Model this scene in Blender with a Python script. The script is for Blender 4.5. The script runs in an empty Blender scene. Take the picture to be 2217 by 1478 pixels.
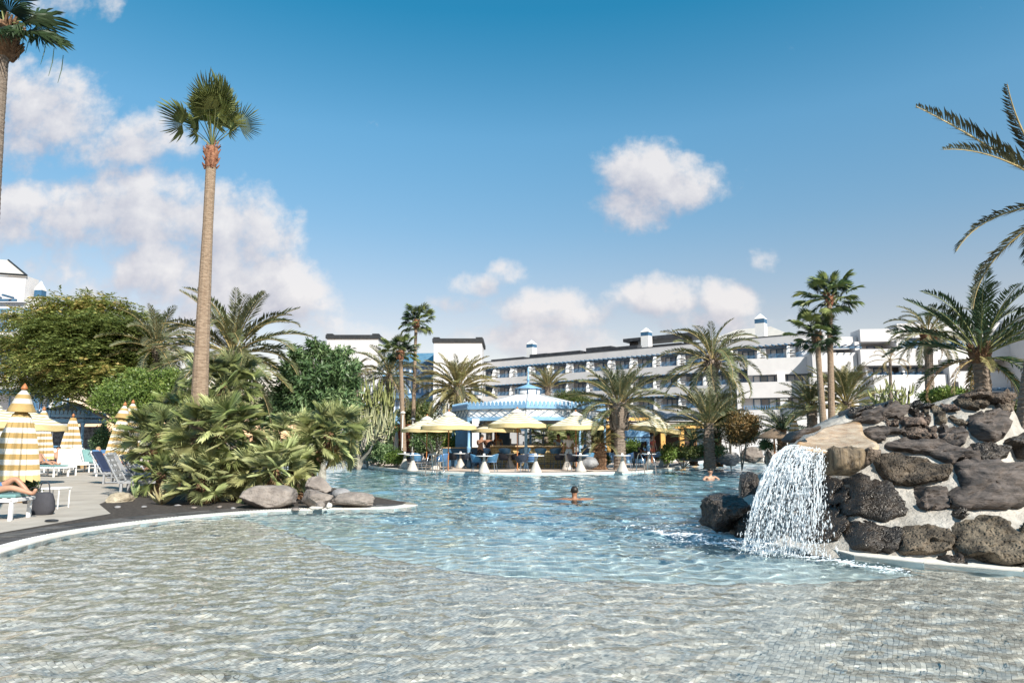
import bpy, bmesh, math, random
import numpy as np
from mathutils import Vector, Matrix, noise, geometry
R = math.radians
rng = random.Random(7)
sc = bpy.context.scene
col = sc.collection
# ------------------------------------------------------------------ camera, sky, sun
FPX, CX, CY, EYE = 1478.0, 1108.5, 739.0, 1.5
PITCH = math.atan(214 / FPX)
cam = bpy.data.cameras.new('camera'); cam.lens = 24.0; cam.sensor_width = 36.0
cam.clip_start = 0.1; cam.clip_end = 3000
camo = bpy.data.objects.new('camera', cam); col.objects.link(camo)
camo.location = (0, 0, EYE); camo.rotation_euler = (math.pi / 2 + PITCH, 0, 0)
sc.camera = camo
SUN_AZ, SUN_EL = R(148), R(38)
SUNV = Vector((math.cos(SUN_EL) * math.sin(SUN_AZ), math.cos(SUN_EL) * math.cos(SUN_AZ), math.sin(SUN_EL)))
sl = bpy.data.lights.new('sun', 'SUN'); sl.energy = 5.0; sl.angle = R(0.5); sl.color = (1.0, 0.93, 0.82); sl.cycles.is_caustics_light = True
so = bpy.data.objects.new('sun', sl); col.objects.link(so)
so.rotation_euler = SUNV.to_track_quat('Z', 'Y').to_euler(); so.location = (20, -20, 30)
sc.view_settings.view_transform = 'Standard'; sc.view_settings.look = 'None'
sc.view_settings.exposure = 0.75; sc.view_settings.gamma = 1.0
sc.view_settings.use_curve_mapping = False
sc.cycles.max_bounces = 10; sc.cycles.transparent_max_bounces = 24; sc.cycles.transmission_bounces = 6
sc.cycles.diffuse_bounces = 3; sc.cycles.glossy_bounces = 3
sc.cycles.caustics_refractive = True; sc.cycles.caustics_reflective = False
sc.cycles.sample_clamp_indirect = 6

def ray(px, py):
    a = (px - CX) / FPX; b = (CY - py) / FPX
    c, s = math.cos(PITCH), math.sin(PITCH)
    return Vector((a, c - b * s, s + b * c))
def G(px, py, z=0.0):
    d = ray(px, py); t = (z - EYE) / d.z
    return Vector((d.x * t, d.y * t, z))
def P(px, py, Y):
    d = ray(px, py); t = Y / d.y
    return Vector((d.x * t, Y, EYE + d.z * t))

# sky: Nishita + world-space clouds
SKYT = [(0, (1.55, .98, .76)), (.176, (1.46, 1.08, .86)), (.30, (1.10, 1.24, 1.10)), (.42, (.90, 1.42, 1.32)), (.56, (.23, 1.24, 1.26))]
CLOUD_DK, CLOUD_LT = (3.9, 3.85, 4.45), (6.9, 6.55, 6.4)
w = bpy.data.worlds.new('World'); sc.world = w; w.use_nodes = True
nt = w.node_tree; nt.nodes.clear(); N = nt.nodes; L = nt.links
def nd(t, **k):
    n = N.new(t)
    for a, b in k.items(): setattr(n, a, b)
    return n
def mth(op, a, b=None, c=None, clamp=False):
    n = N.new('ShaderNodeMath'); n.operation = op; n.use_clamp = clamp
    for i, v in enumerate((a, b, c)):
        if v is None: continue
        if isinstance(v, (int, float)): n.inputs[i].default_value = v
        else: L.new(v, n.inputs[i])
    return n.outputs[0]
def mixc(f, a, b, blend='MIX'):
    n = N.new('ShaderNodeMix'); n.data_type = 'RGBA'; n.blend_type = blend
    for i, v in ((0, f), (6, a), (7, b)):
        if isinstance(v, (int, float)): n.inputs[i].default_value = v
        elif isinstance(v, tuple): n.inputs[i].default_value = v + (1,) if len(v) == 3 else v
        else: L.new(v, n.inputs[i])
    return n.outputs[2]
sky = nd('ShaderNodeTexSky'); sky.sky_type = 'NISHITA'; sky.sun_disc = False
sky.sun_elevation = SUN_EL; sky.sun_rotation = SUN_AZ
sky.altitude = 50; sky.air_density = 1.0; sky.dust_density = 0.25; sky.ozone_density = 3.0
tc = nd('ShaderNodeTexCoord')
sep = nd('ShaderNodeSeparateXYZ'); L.new(tc.outputs['Generated'], sep.inputs[0])
dy = mth('MAXIMUM', sep.outputs[1], 0.02)
U0 = mth('DIVIDE', sep.outputs[0], dy); V0 = mth('DIVIDE', sep.outputs[2], dy)
def uvpx(px, py):
    d = ray(px, py); return d.x / d.y, d.z / d.y
CL = [ # px, py, rx, ry, weight
 (110, 465, 320, 80, 1.15), (330, 450, 250, 80, 1.15), (500, 500, 150, 90, 1.1), (440, 600, 230, 90, 1.15), (590, 640, 130, 66, 1.0), (200, 560, 180, 50, .4),
 (90, 250, 150, 115, 1.1), (60, 330, 160, 60, .6), (310, 300, 130, 60, .55), (150, 5, 110, 45, .75), (330, 700, 300, 70, .8), (650, 700, 90, 60, .5),
 (1440, 385, 150, 78, .95), (1385, 445, 110, 50, .8), (1225, 670, 140, 48, 1.1), (1400, 642, 115, 46, 1.1), (1585, 650, 75, 46, .95),
 (1025, 618, 65, 26, .75), (975, 658, 75, 22, .7), (1100, 590, 42, 26, .5), (1190, 735, 190, 40, 1.0), (1655, 568, 34, 26, .55),
 (820, 730, 130, 30, .45), (1560, 700, 160, 30, .6), (-250, 300, 260, 120, .8), (2600, 500, 220, 80, .8)]
def density(U, V):
    acc = None
    cv = nd('ShaderNodeCombineXYZ'); L.new(U, cv.inputs[0]); L.new(V, cv.inputs[1])
    for px, py, rx, ry, wt in CL:
        u, v = uvpx(px, py); ru = rx * 1.25 / FPX; rv = ry * 1.3 / FPX
        a = mth('MULTIPLY', mth('SUBTRACT', U, u), 1 / ru); b = mth('MULTIPLY', mth('SUBTRACT', V, v), 1 / rv)
        d2 = mth('ADD', mth('MULTIPLY', a, a), mth('MULTIPLY', b, b))
        e = mth('MULTIPLY', mth('SUBTRACT', 1.0, d2), wt)
        acc = e if acc is None else mth('MAXIMUM', acc, e)
    acc = mth('MAXIMUM', acc, -0.6)
    n1 = nd('ShaderNodeTexNoise'); n1.inputs['Scale'].default_value = 7.5; n1.inputs['Detail'].default_value = 9
    n1.inputs['Roughness'].default_value = .56; n1.inputs['Distortion'].default_value = .25; L.new(cv.outputs[0], n1.inputs['Vector'])
    n2 = nd('ShaderNodeTexNoise'); n2.inputs['Scale'].default_value = 26; n2.inputs['Detail'].default_value = 8; n2.inputs['Roughness'].default_value = .6; L.new(cv.outputs[0], n2.inputs['Vector'])
    x = mth('ADD', acc, mth('MULTIPLY', mth('SUBTRACT', n1.outputs[0], 0.5), 2.9))
    x = mth('ADD', x, mth('MULTIPLY', mth('SUBTRACT', n2.outputs[0], 0.5), 1.7))
    return x
d0 = density(U0, V0)
d1 = density(mth('ADD', U0, 0.02), mth('ADD', V0, 0.035))
mask = nd('ShaderNodeMapRange'); mask.interpolation_type = 'SMOOTHSTEP'
mask.inputs['From Min'].default_value = 0.0; mask.inputs['From Max'].default_value = 1.0; L.new(d0, mask.inputs['Value'])
fade = nd('ShaderNodeMapRange'); fade.interpolation_type = 'SMOOTHSTEP'
fade.inputs['From Min'].default_value = 0.02; fade.inputs['From Max'].default_value = 0.15; L.new(sep.outputs[1], fade.inputs['Value'])
mk = mth('MULTIPLY', mth('MULTIPLY', mask.outputs[0], fade.outputs[0]), 0.84)
lit = nd('ShaderNodeMapRange'); lit.inputs['From Min'].default_value = -0.75; lit.inputs['From Max'].default_value = 0.85
L.new(mth('SUBTRACT', d0, d1), lit.inputs['Value'])
# colour grade of the clear sky (deep teal up high, pale at the horizon)
tint = nd('ShaderNodeValToRGB'); L.new(sep.outputs[2], tint.inputs[0]); e = tint.color_ramp.elements
e[1].position = SKYT[-1][0]
for pos, c in SKYT[1:-1]: e.new(pos)
for k, (pos, c) in zip(sorted(e, key=lambda q: q.position), SKYT): k.color = (c[0] / 2, c[1] / 2, c[2] / 2, 1)
tc2 = nd('ShaderNodeVectorMath'); tc2.operation = 'SCALE'; tc2.inputs['Scale'].default_value = 2.0; L.new(tint.outputs[0], tc2.inputs[0])
skyc = mixc(1.0, sky.outputs[0], tc2.outputs[0], 'MULTIPLY')
cc = mixc(lit.outputs[0], CLOUD_DK, CLOUD_LT)
fin = mixc(mk, skyc, cc)
bg = nd('ShaderNodeBackground'); bg.inputs['Strength'].default_value = 0.081; L.new(fin, bg.inputs['Color'])
wo = nd('ShaderNodeOutputWorld'); L.new(bg.outputs[0], wo.inputs[0])
# ------------------------------------------------------------------ helpers
def _tag(o, label=None, cat=None, group=None, kind=None):
    if label: o['label'] = label
    if cat: o['category'] = cat
    if group: o['group'] = group
    if kind: o['kind'] = kind
    return o
def empty(name, loc, label=None, cat=None, group=None, rz=0, parent=None):
    o = bpy.data.objects.new(name, None); col.objects.link(o); o.empty_display_size = .2
    o.location = loc; o.rotation_euler = (0, 0, rz); o.parent = parent
    return _tag(o, label, cat, group)
def link(name, me, parent=None, loc=None):
    o = bpy.data.objects.new(name, me); col.objects.link(o)
    if parent: o.parent = parent
    if loc is not None: o.location = loc
    return o
def copy_tree(o, parent=None):
    c = o.copy(); col.objects.link(c)
    if parent: c.parent = parent; c.matrix_parent_inverse = o.matrix_parent_inverse.copy()
    for ch in list(KIDS(o)): copy_tree(ch, c)
    return c
def KIDS(o): return o.children
class MB:
    def __init__(s): s.v = []; s.f = []; s.m = []; s.sm = []
    def add(s, vs, fs, mi=0, smooth=False):
        b = len(s.v); s.v += [tuple(v) for v in vs]
        for f in fs: s.f.append(tuple(i + b for i in f)); s.m.append(mi); s.sm.append(smooth)
    def box(s, c, size, rz=0, mi=0, M4=None):
        x, y, z = [q / 2 for q in size]
        vs = [Vector((sx * x, sy * y, sz * z)) for sz in (-1, 1) for sy in (-1, 1) for sx in (-1, 1)]
        if M4: vs = [M4 @ v for v in vs]
        elif rz:
            r = Matrix.Rotation(rz, 3, 'Z'); vs = [r @ v for v in vs]
        c = Vector(c); vs = [v + c for v in vs]
        s.add(vs, [(0, 2, 3, 1), (4, 5, 7, 6), (0, 1, 5, 4), (2, 6, 7, 3), (0, 4, 6, 2), (1, 3, 7, 5)], mi)
    def bar(s, a, b, r, n=4, r2=None, mi=0, smooth=False):
        s.tube([a, b], [r, r if r2 is None else r2], n, mi, smooth)
    def tube(s, pts, rad, n=8, mi=0, smooth=True, caps=True):
        pts = [Vector(p) for p in pts]
        if isinstance(rad, (int, float)): rad = [rad] * len(pts)
        vs = []
        up = Vector((0.013, 0.021, 1))
        for i, p in enumerate(pts):
            d = (pts[min(i + 1, len(pts) - 1)] - pts[max(i - 1, 0)])
            if d.length < 1e-9: d = Vector((0, 0, 1))
            d.normalize()
            u = up if abs(d.dot(up.normalized())) < .97 else Vector((1, .02, 0))
            a = d.cross(u).normalized(); b = d.cross(a)
            for k in range(n):
                t = 2 * math.pi * k / n
                vs.append(p + (a * math.cos(t) + b * math.sin(t)) * rad[i])
        fs = []
        for i in range(len(pts) - 1):
            for k in range(n):
                k2 = (k + 1) % n
                fs.append((i * n + k, i * n + k2, (i + 1) * n + k2, (i + 1) * n + k))
        if caps:
            fs.append(tuple(range(n))); fs.append(tuple((len(pts) - 1) * n + k for k in reversed(range(n))))
        s.add(vs, fs, mi, smooth)
    def lathe(s, prof, n=16, c=(0, 0, 0), mi=0, smooth=True, fn=None, a0=0.0):
        c = Vector(c); vs = []
        for r, z in prof:
            for k in range(n):
                t = a0 + 2 * math.pi * k / n; rr = r if fn is None else fn(r, z, k)
                vs.append(c + Vector((rr * math.cos(t), rr * math.sin(t), z)))
        fs = []
        for i in range(len(prof) - 1):
            for k in range(n):
                k2 = (k + 1) % n
                fs.append((i * n + k, i * n + k2, (i + 1) * n + k2, (i + 1) * n + k))
        fs.append(tuple(reversed(range(n)))); fs.append(tuple((len(prof) - 1) * n + k for k in range(n)))
        s.add(vs, fs, mi, smooth)
    def mesh(s, name, mats, off=(0, 0, 0)):
        me = bpy.data.meshes.new(name)
        if off != (0, 0, 0):
            ox, oy, oz = off; vs = [(x - ox, y - oy, z - oz) for x, y, z in s.v]
        else: vs = s.v
        me.from_pydata(vs, [], s.f)
        for m in (mats if isinstance(mats, (list, tuple)) else [mats]): me.materials.append(m)
        me.polygons.foreach_set('material_index', s.m); me.polygons.foreach_set('use_smooth', s.sm)
        me.update(); return me
    def build(s, name, mats, parent=None, world=False):
        off = (0, 0, 0)
        if world and parent: off = tuple(parent.location)
        return link(name, s.mesh(name, mats, off), parent)
def np_mesh(name, V, Fc, mat, attr=None, smooth=False, midx=None):
    """V (n,3), Fc (m,k) all faces with k corners"""
    me = bpy.data.meshes.new(name); n = len(V); m, k = Fc.shape
    me.vertices.add(n); me.vertices.foreach_set('co', V.astype(np.float32).ravel())
    me.loops.add(m * k); me.loops.foreach_set('vertex_index', Fc.astype(np.int32).ravel())
    me.polygons.add(m); me.polygons.foreach_set('loop_start', np.arange(0, m * k, k, dtype=np.int32))
    for q in (mat if isinstance(mat, (list, tuple)) else [mat]): me.materials.append(q)
    if midx is not None: me.polygons.foreach_set('material_index', midx)
    me.update(calc_edges=True); me.validate()
    if smooth: me.polygons.foreach_set('use_smooth', np.ones(m, bool))
    if attr is not None:
        a = me.attributes.new('tint', 'FLOAT', 'POINT'); a.data.foreach_set('value', attr.astype(np.float32))
    return me
# ------------------------------------------------------------------ materials
def lin(c):
    if isinstance(c, (int, float)): return (c, c, c)
    return c
def mk(name, c1, c2=None, scale=4.0, rough=.6, bump=0.0, bscale=None, detail=6, metal=0.0, spec=.4, rand=0.0,
       trans=0.0, tint=False, ramp=(.35, .65), stretch=None, vor=0.0, vscale=10, bdist=.05, c3=None):
    m = bpy.data.materials.new(name); m.use_nodes = True; t = m.node_tree; nn = t.nodes; ll = t.links
    b = nn['Principled BSDF']; b.inputs['Roughness'].default_value = rough; b.inputs['Metallic'].default_value = metal
    b.inputs['Specular IOR Level'].default_value = spec
    c1 = lin(c1); c2 = lin(c2) if c2 is not None else c1
    tcn = nn.new('ShaderNodeTexCoord'); vec = tcn.outputs['Object']
    if stretch:
        mp = nn.new('ShaderNodeMapping'); mp.inputs['Scale'].default_value = stretch; ll.new(vec, mp.inputs[0]); vec = mp.outputs[0]
    ns = nn.new('ShaderNodeTexNoise'); ns.inputs['Scale'].default_value = scale; ns.inputs['Detail'].default_value = detail
    ns.inputs['Roughness'].default_value = .62; ll.new(vec, ns.inputs['Vector'])
    if tint:
        at = nn.new('ShaderNodeAttribute'); at.attribute_name = 'tint'; fac = at.outputs['Fac']; lo, hi = 0, 1
    else: fac = ns.outputs['Fac']; lo, hi = ramp
    rp = nn.new('ShaderNodeValToRGB'); rp.color_ramp.elements[0].position = lo; rp.color_ramp.elements[1].position = hi
    rp.color_ramp.elements[0].color = (*c1, 1); rp.color_ramp.elements[1].color = (*c2, 1)
    if c3 is not None:
        e = rp.color_ramp.elements.new(min(1, hi + .12) if not tint else .85); e.color = (*lin(c3), 1)
        if tint: rp.color_ramp.elements[2].position = 1.0; rp.color_ramp.elements[1].color = (*c2, 1); rp.color_ramp.elements[2].color = (*lin(c3), 1)
    ll.new(fac, rp.inputs[0]); out = rp.outputs[0]
    if rand:
        oi = nn.new('ShaderNodeObjectInfo'); hs = nn.new('ShaderNodeHueSaturation')
        mr = nn.new('ShaderNodeMapRange'); mr.inputs['To Min'].default_value = 1 - rand; mr.inputs['To Max'].default_value = 1 + rand
        ll.new(oi.outputs['Random'], mr.inputs['Value']); ll.new(mr.outputs[0], hs.inputs['Value']); ll.new(out, hs.inputs['Color'])
        mr2 = nn.new('ShaderNodeMapRange'); mr2.inputs['To Min'].default_value = .5 - rand * .06; mr2.inputs['To Max'].default_value = .5 + rand * .06
        ml = nn.new('ShaderNodeMath'); ml.operation = 'MULTIPLY'; ml.inputs[1].default_value = 7.31; ll.new(oi.outputs['Random'], ml.inputs[0])
        fr = nn.new('ShaderNodeMath'); fr.operation = 'FRACT'; ll.new(ml.outputs[0], fr.inputs[0]); ll.new(fr.outputs[0], mr2.inputs['Value'])
        ll.new(mr2.outputs[0], hs.inputs['Hue']); out = hs.outputs[0]
    ll.new(out, b.inputs['Base Color'])
    if bump or vor:
        bp = nn.new('ShaderNodeBump'); bp.inputs['Strength'].default_value = 1.0; bp.inputs['Distance'].default_value = bdist
        n2 = nn.new('ShaderNodeTexNoise'); n2.inputs['Scale'].default_value = bscale or scale * 3; n2.inputs['Detail'].default_value = 8
        n2.inputs['Roughness'].default_value = .65; ll.new(vec, n2.inputs['Vector'])
        h = nn.new('ShaderNodeMath'); h.operation = 'MULTIPLY'; h.inputs[1].default_value = bump; ll.new(n2.outputs['Fac'], h.inputs[0]); hh = h.outputs[0]
        if vor:
            vo = nn.new('ShaderNodeTexVoronoi'); vo.inputs['Scale'].default_value = vscale; ll.new(vec, vo.inputs['Vector'])
            mr = nn.new('ShaderNodeMapRange'); mr.inputs['From Max'].default_value = .45; mr.inputs['To Max'].default_value = vor; ll.new(vo.outputs['Distance'], mr.inputs['Value'])
            ad = nn.new('ShaderNodeMath'); ll.new(hh, ad.inputs[0]); ll.new(mr.outputs[0], ad.inputs[1]); hh = ad.outputs[0]
        ll.new(hh, bp.inputs['Height']); ll.new(bp.outputs[0], b.inputs['Normal'])
    if trans:
        tr = nn.new('ShaderNodeBsdfTranslucent'); ll.new(out, tr.inputs['Color'])
        mx = nn.new('ShaderNodeMixShader'); mx.inputs[0].default_value = trans
        ll.new(b.outputs[0], mx.inputs[1]); ll.new(tr.outputs[0], mx.inputs[2])
        ll.new(mx.outputs[0], nn['Material Output'].inputs['Surface'])
    return m
PLASTER = mk('white_plaster', (.51, .50, .51), (.58, .57, .575), .8, .8, .3, 20, bdist=.01, ramp=(.3, .7))
CREAM = mk('cream_plaster', (.42, .40, .37), (.50, .47, .43), .8, .85, .3, 12, bdist=.01)
BLUE = mk('blue_paint', (.10, .24, .42), (.13, .30, .50), 3, .5)
BLUEL = mk('light_blue_paint', (.16, .31, .49), (.22, .40, .57), 3, .45)
BLUED = mk('dark_blue_paint', (.03, .09, .17), (.05, .13, .23), 3, .5)
BLACK = mk('black_trim', (.012, .014, .018), (.025, .028, .033), 3, .6)
WHITE = mk('white_paint', (.66, .66, .66), (.74, .74, .74), 6, .5)
STEEL = mk('steel', (.5, .5, .5), (.6, .6, .6), 20, .2, metal=1)
GREYM = mk('grey_metal', (.30, .31, .33), (.4, .41, .43), 20, .4, metal=.3)
GLASSD = mk('window_glass', (.05, .08, .11), (.12, .17, .23), 1.5, .08, spec=.8, rand=.5)
CURTAIN = mk('curtain', (.46, .47, .49), (.68, .68, .68), 9, .5, rand=.25, stretch=(3, 3, .05))
WOOD = mk('orange_wood', (.32, .11, .035), (.45, .19, .07), 6, .5, .3, stretch=(8, 8, 1), bdist=.01)
WOODP = mk('pale_wood', (.50, .36, .20), (.62, .46, .28), 6, .6, .3, stretch=(8, 8, 1), bdist=.01)
OCHRE = mk('ochre_paint', (.55, .30, .08), (.66, .38, .12), 2, .7)
LAVA = mk('lava_stone', (.030, .023, .018), (.22, .17, .13), 3.8, .85, 1.5, 9, 10, vor=.6, vscale=22, bdist=.07, ramp=(.34, .62), c3=(.36, .29, .23), rand=.35)
LAVAW = mk('wet_lava_stone', (.012, .010, .009), (.075, .058, .045), 3.6, .35, 1.2, 9, 8, vor=.5, vscale=26, bdist=.05, ramp=(.35, .7), spec=.6)
ROCKB = mk('brown_rock', (.13, .11, .10), (.27, .235, .21), 3.5, .9, 1.0, 14, 8, vor=.3, vscale=30, bdist=.02, ramp=(.3, .62))
ROCKG = mk('grey_rock', (.16, .16, .17), (.33, .32, .32), 3, .85, 1.0, 12, 8, bdist=.02)
ROCKT = mk('tan_rock', (.25, .21, .15), (.44, .39, .30), 5, .9, 1.0, 14, 8, bdist=.03)
TANW = mk('wet_tan_ledge', (.38, .24, .13), (.60, .47, .33), 5, .18, 1.0, 10, 8, bdist=.02, c3=(.7, .64, .55), spec=.7)
MORTAR = mk('pale_mortar', (.27, .25, .22), (.47, .44, .40), 2.2, .9, 1.2, 7, 8, bdist=.06, ramp=(.3, .6), c3=(.58, .55, .50))
SOIL = mk('dark_gravel_soil', (.025, .02, .018), (.085, .07, .06), 14, .95, 1.0, 60, 8, bdist=.02, c3=(.16, .13, .11))
DECK = mk('beige_paving', (.33, .295, .255), (.43, .39, .345), 1.2, .85, .6, 60, bdist=.006)
DECKP = mk('pale_terracotta_paving', (.42, .33, .27), (.58, .50, .44), 1.0, .8, .5, 30, bdist=.006)
PAVER = mk('dark_lava_paver', (.035, .033, .032), (.11, .10, .095), 5, .7, 1.0, 30, bdist=.01, rand=.35)
COPING = mk('white_coping_tile', (.60, .57, .52), (.72, .69, .63), 8, .5, .4, 40, rand=.08, bdist=.004)
GROUNDM = mk('dry_ground', (.20, .17, .13), (.30, .26, .20), .5, .95, .5, 8)
TRUNK = mk('palm_trunk', (.18, .125, .085), (.34, .255, .185), 9, .9, 1.0, 24, stretch=(1, 1, 4), bdist=.02)
TRUNKG = mk('grey_palm_trunk', (.13, .10, .08), (.29, .235, .19), 7, .9, 1.0, 22, stretch=(1, 1, 5), bdist=.03)
TRUNKD = mk('shaggy_fibre', (.08, .045, .025), (.26, .15, .085), 16, .95, 1.0, 40, bdist=.03)
TRUNKR = mk('red_leaf_bases', (.16, .055, .03), (.34, .17, .10), 14, .9, 1.0, 30, bdist=.03)
BARKG = mk('grey_bark', (.16, .145, .12), (.36, .34, .29), 9, .9, 1.0, 30, bdist=.02)
def leafm(name, a, b, rand=.3, trans=.22, rough=.45, c3=None, tint=False):
    return mk(name, a, b, 1.2, rough, rand=rand, trans=trans, spec=.45, c3=c3, tint=tint)
LF_DATE = leafm('date_palm_leaf', (.085, .10, .045), (.21, .22, .095))
LF_DATEG = leafm('grey_green_leaf', (.11, .125, .07), (.27, .27, .15))
LF_YEL = leafm('golden_palm_leaf', (.20, .18, .07), (.38, .33, .15))
LF_DRY = leafm('dry_palm_leaf', (.26, .17, .08), (.40, .29, .15), .35)
LF_DARK = leafm('dark_palm_leaf', (.02, .045, .022), (.055, .095, .04))
LF_FAN = leafm('fan_palm_leaf', (.11, .15, .05), (.29, .33, .12))
LF_MED = leafm('med_fan_leaf', (.25, .29, .11), (.52, .53, .26), .35)
RACH = mk('frond_stalk', (.28, .22, .09), (.40, .31, .14), 6, .5)
RACHG = mk('green_stalk', (.16, .19, .07), (.25, .26, .11), 6, .5)
TL_OLIVE = leafm('olive_foliage', (.10, .14, .04), (.27, .31, .09), .0, .28, c3=(.54, .41, .15), tint=True)
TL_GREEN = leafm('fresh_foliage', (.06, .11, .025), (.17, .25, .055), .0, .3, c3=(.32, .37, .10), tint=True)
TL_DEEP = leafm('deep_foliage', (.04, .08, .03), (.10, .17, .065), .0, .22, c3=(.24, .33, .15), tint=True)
TL_MIX = leafm('shrub_foliage', (.04, .07, .02), (.11, .14, .04), .0, .25, c3=(.22, .20, .07), tint=True)
TL_COP = leafm('coppery_foliage', (.05, .05, .018), (.16, .11, .04), .0, .2, c3=(.34, .19, .07), tint=True)
SKIN = mk('skin', (.36, .19, .12), (.44, .25, .17), 6, .5)
SKINT = mk('tanned_skin', (.24, .11, .06), (.30, .15, .085), 6, .5)
HAIR = mk('dark_hair', (.012, .009, .007), (.03, .022, .016), 30, .5)
def cloth(name, c): return mk(name, tuple(q * .85 for q in lin(c)), lin(c), 5, .85)

def sdiv(o, n=1):
    s = o.modifiers.new('sub', 'SUBSURF'); s.levels = n; s.render_levels = n
def ribbonpoly(pts, z):
    return [(p[0], p[1], z) for p in pts]
def sheet(name, outer, z, mat, holes=(), kind='structure', parent=None):
    polys = [[Vector((p[0], p[1], 0)) for p in outer]] + [[Vector((p[0], p[1], 0)) for p in h] for h in holes]
    tris = geometry.tessellate_polygon(polys)
    vs = [(v.x, v.y, z) for pl in polys for v in pl]
    me = bpy.data.meshes.new(name); me.from_pydata(vs, [], [tuple(t) for t in tris]); me.materials.append(mat)
    bm = bmesh.new(); bm.from_mesh(me); bmesh.ops.recalc_face_normals(bm, faces=bm.faces)
    for f in bm.faces:
        if f.normal.z < 0: f.normal_flip()
    bm.to_mesh(me); bm.free()
    o = link(name, me, parent)
    if kind: o['kind'] = kind
    return o
def offs(pts, d):
    """offset open polyline to the left of its travel by d"""
    out = []
    for i, p in enumerate(pts):
        a = pts[max(0, i - 1)]; b = pts[min(len(pts) - 1, i + 1)]
        t = Vector((b[0] - a[0], b[1] - a[1])); t.normalize()
        out.append(Vector((p[0] - t.y * d, p[1] + t.x * d, 0)))
    return out
def smoothline(pts, step=.3):
    """Catmull-Rom then even resampling"""
    pts = [Vector((p[0], p[1], 0)) for p in pts]; dense = []
    for i in range(len(pts) - 1):
        p0 = pts[max(0, i - 1)]; p1 = pts[i]; p2 = pts[i + 1]; p3 = pts[min(len(pts) - 1, i + 2)]
        for k in range(16):
            t = k / 16
            dense.append(.5 * ((2 * p1) + (p2 - p0) * t + (2 * p0 - 5 * p1 + 4 * p2 - p3) * t * t + (3 * p1 - p0 - 3 * p2 + p3) * t ** 3))
    dense.append(pts[-1]); out = [dense[0]]; acc = 0
    for a, b in zip(dense, dense[1:]):
        acc += (b - a).length
        if acc >= step: out.append(b); acc = 0
    if (out[-1] - dense[-1]).length > step * .3: out.append(dense[-1])
    return out
def catclosed(pts, n):
    m = len(pts); out = []
    for i in range(n):
        t = i * m / n; k = int(t); t -= k
        p0, p1, p2, p3 = (pts[(k + j - 1) % m] for j in range(4))
        out.append(tuple(.5 * (2 * b + (c - a) * t + (2 * a - 5 * b + 4 * c - d) * t * t + (3 * b - a - 3 * c + d) * t ** 3) for a, b, c, d in zip(p0, p1, p2, p3)))
    return out
def rock(name, loc, size, seed, mat, label=None, cat='rock', rz=0, sub=5, cuts=9, rough=.12, group=None, parent=None):
    r = random.Random(seed); bm = bmesh.new(); bmesh.ops.create_icosphere(bm, subdivisions=sub, radius=1)
    pl = []
    for _ in range(cuts):
        n = Vector((r.gauss(0, 1), r.gauss(0, 1), r.gauss(0, .8))).normalized(); pl.append((n, r.uniform(.52, .88)))
    o = Vector((seed * 3.1, seed * 1.7, 0))
    for v in bm.verts:
        p = v.co.copy()
        for n, d in pl:
            k = p.dot(n)
            if k > d: p -= n * (k - d) * .92
        p *= 1 + rough * noise.fractal(p * 1.6 + o, 1, 2, 5) + rough * .45 * noise.fractal(p * 6 + o, .7, 2, 5)
        v.co = p
    mn = [min(v.co[i] for v in bm.verts) for i in range(3)]; mx = [max(v.co[i] for v in bm.verts) for i in range(3)]
    for v in bm.verts:
        v.co = Vector([((v.co[i] - mn[i]) / (mx[i] - mn[i]) - .5) * size[i] for i in range(3)])
        v.co.z += size[2] / 2
    me = bpy.data.meshes.new(name); bm.to_mesh(me); bm.free(); me.materials.append(mat)
    for p_ in me.polygons: p_.use_smooth = True
    ob = link(name, me, parent, loc); ob.rotation_euler = (0, 0, rz)
    return _tag(ob, label, cat, group) if label else ob
def rockpx(x0, y0, x1, y1, Y, seed, mat, label, depth=None, name='rock', **k):
    """a rock standing on its real ground depth, as wide and tall as its outline"""
    a = P(x0, y1, Y); b = P(x1, y0, Y); wd = b.x - a.x; ht = b.z - a.z
    dp = depth or wd * .75
    return rock(name, (a.x + wd / 2, Y, a.z - .02), (wd, dp, ht + .02), seed, mat, label, **k)
# ------------------------------------------------------------------ ground, pool, decks
DZ = 0.07
def D(px, py): return G(px, py, DZ)
Lp = [G(*q) for q in [(-330, 1330), (-150, 1252), (0, 1206), (120, 1171), (250, 1147), (400, 1128), (560, 1114), (700, 1108), (830, 1106), (885, 1102), (905, 1098)]]
Lp = [Vector((-8.5, -9, 0)), Vector((-8.9, -4, 0)), Vector((-8.8, 1, 0))] + [p for p in Lp if p.y > 6.2]
left_edge = smoothline(Lp, .33)
Bk = [G(*q) for q in [(905, 1098), (895, 1093), (850, 1086), (780, 1072), (720, 1058), (650, 1038), (600, 1022), (590, 1012), (640, 1003), (720, 1001)]]
back_edge = smoothline(Bk, .4)
Fk = [G(*q) for q in [(735, 1001), (760, 1004), (800, 1012), (860, 1020), (940, 1025), (1050, 1028), (1150, 1029), (1250, 1028), (1350, 1026), (1420, 1022), (1462, 1016), (1492, 1008), (1500, 1002)]]
far_edge = smoothline(Fk, .4)
Rk = [G(*q) for q in [(1500, 1002), (1496, 999), (1540, 998), (1600, 1003), (1650, 1004), (1700, 1004), (1760, 1006), (1830, 1016), (1880, 1050), (1870, 1120), (1800, 1165), (1760, 1185), (1850, 1211), (2000, 1228), (2217, 1247), (2400, 1268)]]
right_edge = Rk + [Vector((8.5, 5, 0)), Vector((9, -9, 0))]
outline = left_edge + back_edge[1:] + far_edge + right_edge[1:]
outline = [Vector((p.x, p.y, 0)) for p in outline]
big = [(-700, -300), (700, -300), (700, 900), (-700, 900)]
sheet('ground', big, .05, GROUNDM, holes=[[(p.x, p.y) for p in outline]])
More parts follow.
